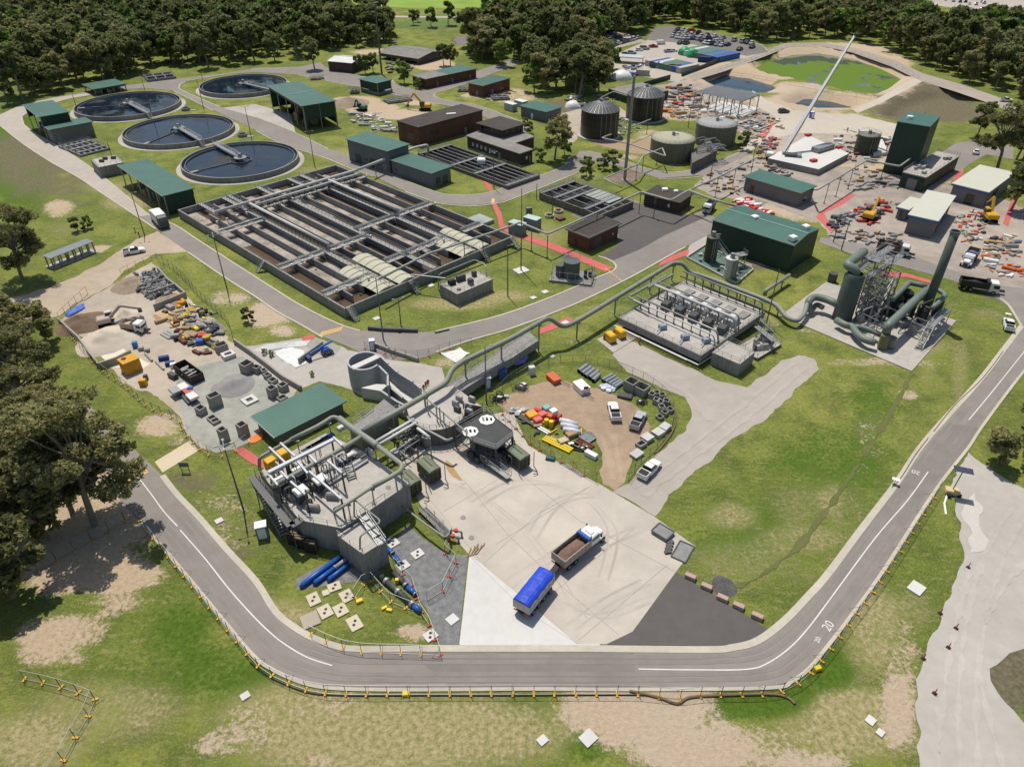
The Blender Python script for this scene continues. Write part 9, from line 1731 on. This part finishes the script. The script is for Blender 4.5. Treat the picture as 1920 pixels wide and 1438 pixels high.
# near left trees
for x,y,p,s,lb in[(178,985,'big0',1.15,'large spreading eucalyptus overhanging the ring road at left'),(135,960,'big1',.95,'eucalyptus immediately left of the large spreading one'),(60,905,'big1',.9,'eucalyptus with dense crown at the left edge above the parked road'),(42,524,'big0',.95,'large lone tree at the left edge beside the carport'),(-10,760,'big1',.8,'tree at the left edge beside the dirt road'),(50,770,'big0',.85,'tree left of the storage yard near its pale heap'),(15,660,'m1',1.1,'tree crown at the left edge under the dirt road'),(92,1010,'m4',.9,'smaller tree in the shade of the large spreading eucalyptus'),(-15,1020,'big1',.8,'tree at the left edge beside the temporary fence'),(28,1120,'m1',.9,'low tree at the left edge in the lower shade'),(-60,1120,'big0',1.0,'tree reaching in from the left border near the lower fence'),(-70,880,'big0',1.0,'tree reaching in from the left border by the parked road'),(-40,600,'big1',.9,'tree reaching in from the left border by the dirt road'),(105,860,'big1',.85,'tree crown filling the gap above the yellow crossing bars'),(-100,1230,'big1',1,'tree at the lower left border'),
 (25,705,'big1',.75,'tree at the left edge just below the dirt road bend'),(70,815,'big1',.8,'tree crown left of the ring road end, above the parked verge'),(125,880,'big0',.75,'tree directly behind the large spreading eucalyptus'),(15,835,'big1',.85,'second tree from the left border level with the cream path'),(50,960,'big1',.85,'tree left of the shade under the spreading eucalyptus'),(0,940,'big0',.8,'tree at the left border level with the inlet works stairs'),(88,640,'m4',.75,'small tree at the left yard fence corner'),(1945,830,'big0',.6,'tree leaning in from the right border above the gravel track'),(1905,300,'big0',.8,'tree crowding the tall right tree beside the unfinished roof'),(1895,395,'m1',1.1,'leafy tree at the right edge beside the red fence line'),
 (1960,770,'big0',.7,'dark tree at the right edge above the gravel track'),(1925,868,'m0',.8,'low dark tree at the right edge beside the white rails'),(1870,870,'m4',.55,'small dark tree at the right beside the solar trailer'),(1975,860,'big1',.7,'tree reaching in from the right border'),(1868,322,'big0',1.15,'tall tree right of the green tower'),(1918,300,'big1',1.15,'tall tree at the right edge behind the unfinished building'),(1935,400,'big0',.8,'tree at the right edge beside the unfinished building'),(1830,262,'m3',.9,'tree behind the tall right tree')]:
    tree(x,y,p,s,lb)
for x,y,p,s,lb in[(590,130,'m3',1.0,'umbrella-shaped tree beside the old cottage'),(685,139,'m2',.75,'round tree between cottage and floodlight mast'),(700,137,'m0',.7,'dark tree beside the floodlight mast'),(758,157,'m2',.85,'bright tree left of the long brick building'),(785,166,'shrub',1.2,'bush against the end wall of the long brick building'),(832,124,'m0',.8,'dark tree behind the long brick building'),(845,125,'m1',.75,'olive tree behind the long brick building'),(925,100,'m2',1.0,'bright round tree in front of the dark wood'),(890,228,'dk',1.1,'dark bush between brick hall and brown office'),(983,242,'dk',.9,'dark bush behind the brown office'),(992,252,'dk',1.0,'second dark bush behind the brown office'),(1040,300,'m1',1.05,'leafy tree at the right end of the brown office'),(1058,292,'m2',.5,'small tree at the road bend by the brown office'),(1010,303,'shrub',1.2,'bush at the foot of the brown office wing'),(1100,332,'shrub',1.45,'round bush on the lawn left of the steel mast'),(1101,318,'shrub',1.1,'smaller round bush behind the first lawn bush'),(1131,318,'dk',1.1,'left bush of the pair beside the steel mast'),(1150,316,'dk',1.3,'right bush of the pair beside the steel mast'),(1392,281,'dk',1.35,'round dark bush on the grass right of the grey topped tank'),(466,603,'dk',.75,'small dark conifer on the grass bank beside the road'),(147,434,'dk',.9,'dark bush left of the long carport lawn'),(165,428,'shrub',.9,'low green bush beside the dark bush'),(1000,800,'shrub',.1,'')][:-1]: tree(x,y,p,s,lb,name='eucalyptus_tree' if p[0]=='m' else 'bush',cat='tree' if p[0]=='m' else 'bush')
for x,y,s,lb in((497,665,.35,'small green shrub beside the white geotextile'),(508,668,.35,'second small shrub beside the white geotextile'),(587,705,.3,'weedy shrub on the pale gravel near the boom lift')): tree(x,y,'shrub',s,lb,name='bush',cat='bush')
# central grove right of the workshop
for i in range(34): tree(rn.uniform(985,1160),rn.uniform(128,186),rn.choice(['m0','m1','m2','m3','m4']),rn.uniform(.95,1.3),'tree in the central grove left of the dome tent','trees of the central grove')
# woods
REG=[('dense wood behind the round tanks at upper left',[(0,60),(0,200),(60,188),(150,162),(250,146),(300,120),(380,128),(470,118),(560,112),(600,80),(560,20),(300,-5),(0,20)],118),
('wood behind the cottage and wide grey barn',[(560,60),(600,92),(700,90),(735,84),(730,40),(640,18),(560,10)],30),
('trees between meadow and central grove',[(900,50),(870,105),(940,125),(1100,95),(1220,50),(1200,10),(1000,5)],46),
('wood along the right side of the ponds',[(1560,72),(1640,85),(1740,125),(1800,150),(1880,175),(1990,230),(1990,60),(1750,30),(1600,20)],78),
('wood behind the far car park',[(1180,40),(1260,44),(1340,55),(1430,78),(1480,74),(1560,74),(1640,10),(1180,-10)],62)]
def covered(x,y):
    for p in([(1715,75),(1725,-60),(2000,-60),(2000,70)],[(560,-60),(590,24),(650,40),(725,66),(900,56),(960,40),(1100,28),(1150,-60)]):
        if inpoly(x,y,p): return True
    return False
allpts=[]
for nm,poly,cnt in REG:
    W_=[Vector((G(x,y).x,G(x,y).y,0)) for x,y in poly]; xs=[p.x for p in W_]; ys=[p.y for p in W_]; k=0; tries=0; loc=[]
    dmin=7.2
    while tries<9000:
        tries+=1; x,y=rn.uniform(min(xs),max(xs)),rn.uniform(min(ys),max(ys))
        if not inpoly(x,y,W_): continue
        px,py=P((x,y,0))
        if covered(px,py): continue
        if any((x-a)**2+(y-b)**2<dmin**2 for a,b in loc): continue
        loc.append((x,y))
    loc.sort(key=lambda p:p[1]); allpts.append((nm,loc,cnt))
rest=[]
for nm,loc,cnt in allpts:
    d=[q for q in loc]; cnt=int(cnt*.72)
    for (x,y) in d[:cnt]: tree(0,0,rn.choice(['m0','m1','m2','m3','m4','m0','m3']),rn.choice((.8,.95,1.1,1.35,1.5)),'eucalyptus at the near edge of the '+nm,'eucalyptus trees of the '+nm,xy=(x,y))
    rest+=d[cnt:]
# scattered far trees on meadow and roadside
for x,y,s in((808,52,1.0),(840,48,.95),(783,42,.6),(775,48,.7),(620,20,.8),(640,15,.8),(680,30,1),(700,38,1.0),(665,60,1.1),(650,78,1.0),(720,75,1.1)): tree(x,y,rn.choice(['m0','m3','m2']),s,'dark tree standing at the edge of the far meadow','dark trees at the edge of the far meadow')
# the remaining far wood as one mass
wv=[];wf=[];wm=[]
small_=[tree_proto(40+i,14,5.4,420,1.25,0,8) for i in range(3)]
import array
for x,y in rest[:2600]:
    me=small_[rn.randrange(3)][0]; s=rn.choice((.8,1,1.2,1.45)); a=rn.uniform(0,6.3); ca,sa=math.cos(a)*s,math.sin(a)*s; o=len(wv)
    wv+=[(x+v.co.x*ca-v.co.y*sa,y+v.co.x*sa+v.co.y*ca,v.co.z*s) for v in me.vertices]; wf+=[tuple(o+i for i in p.vertices) for p in me.polygons]; wm+=[rn.choice((0,1,1,2))]*len(me.polygons)
print('REST',len(rest),len(wv))
me=bpy.data.meshes.new('far_wood'); me.from_pydata(wv,[],wf)
for i in(0,1,2): me.materials.append(leafm[i])
me.polygons.foreach_set('material_index',wm)
o=bpy.data.objects.new('far_wood',me); C.objects.link(o); tag(o,'dense far eucalyptus wood reading as one dark mass',None,None,'stuff')
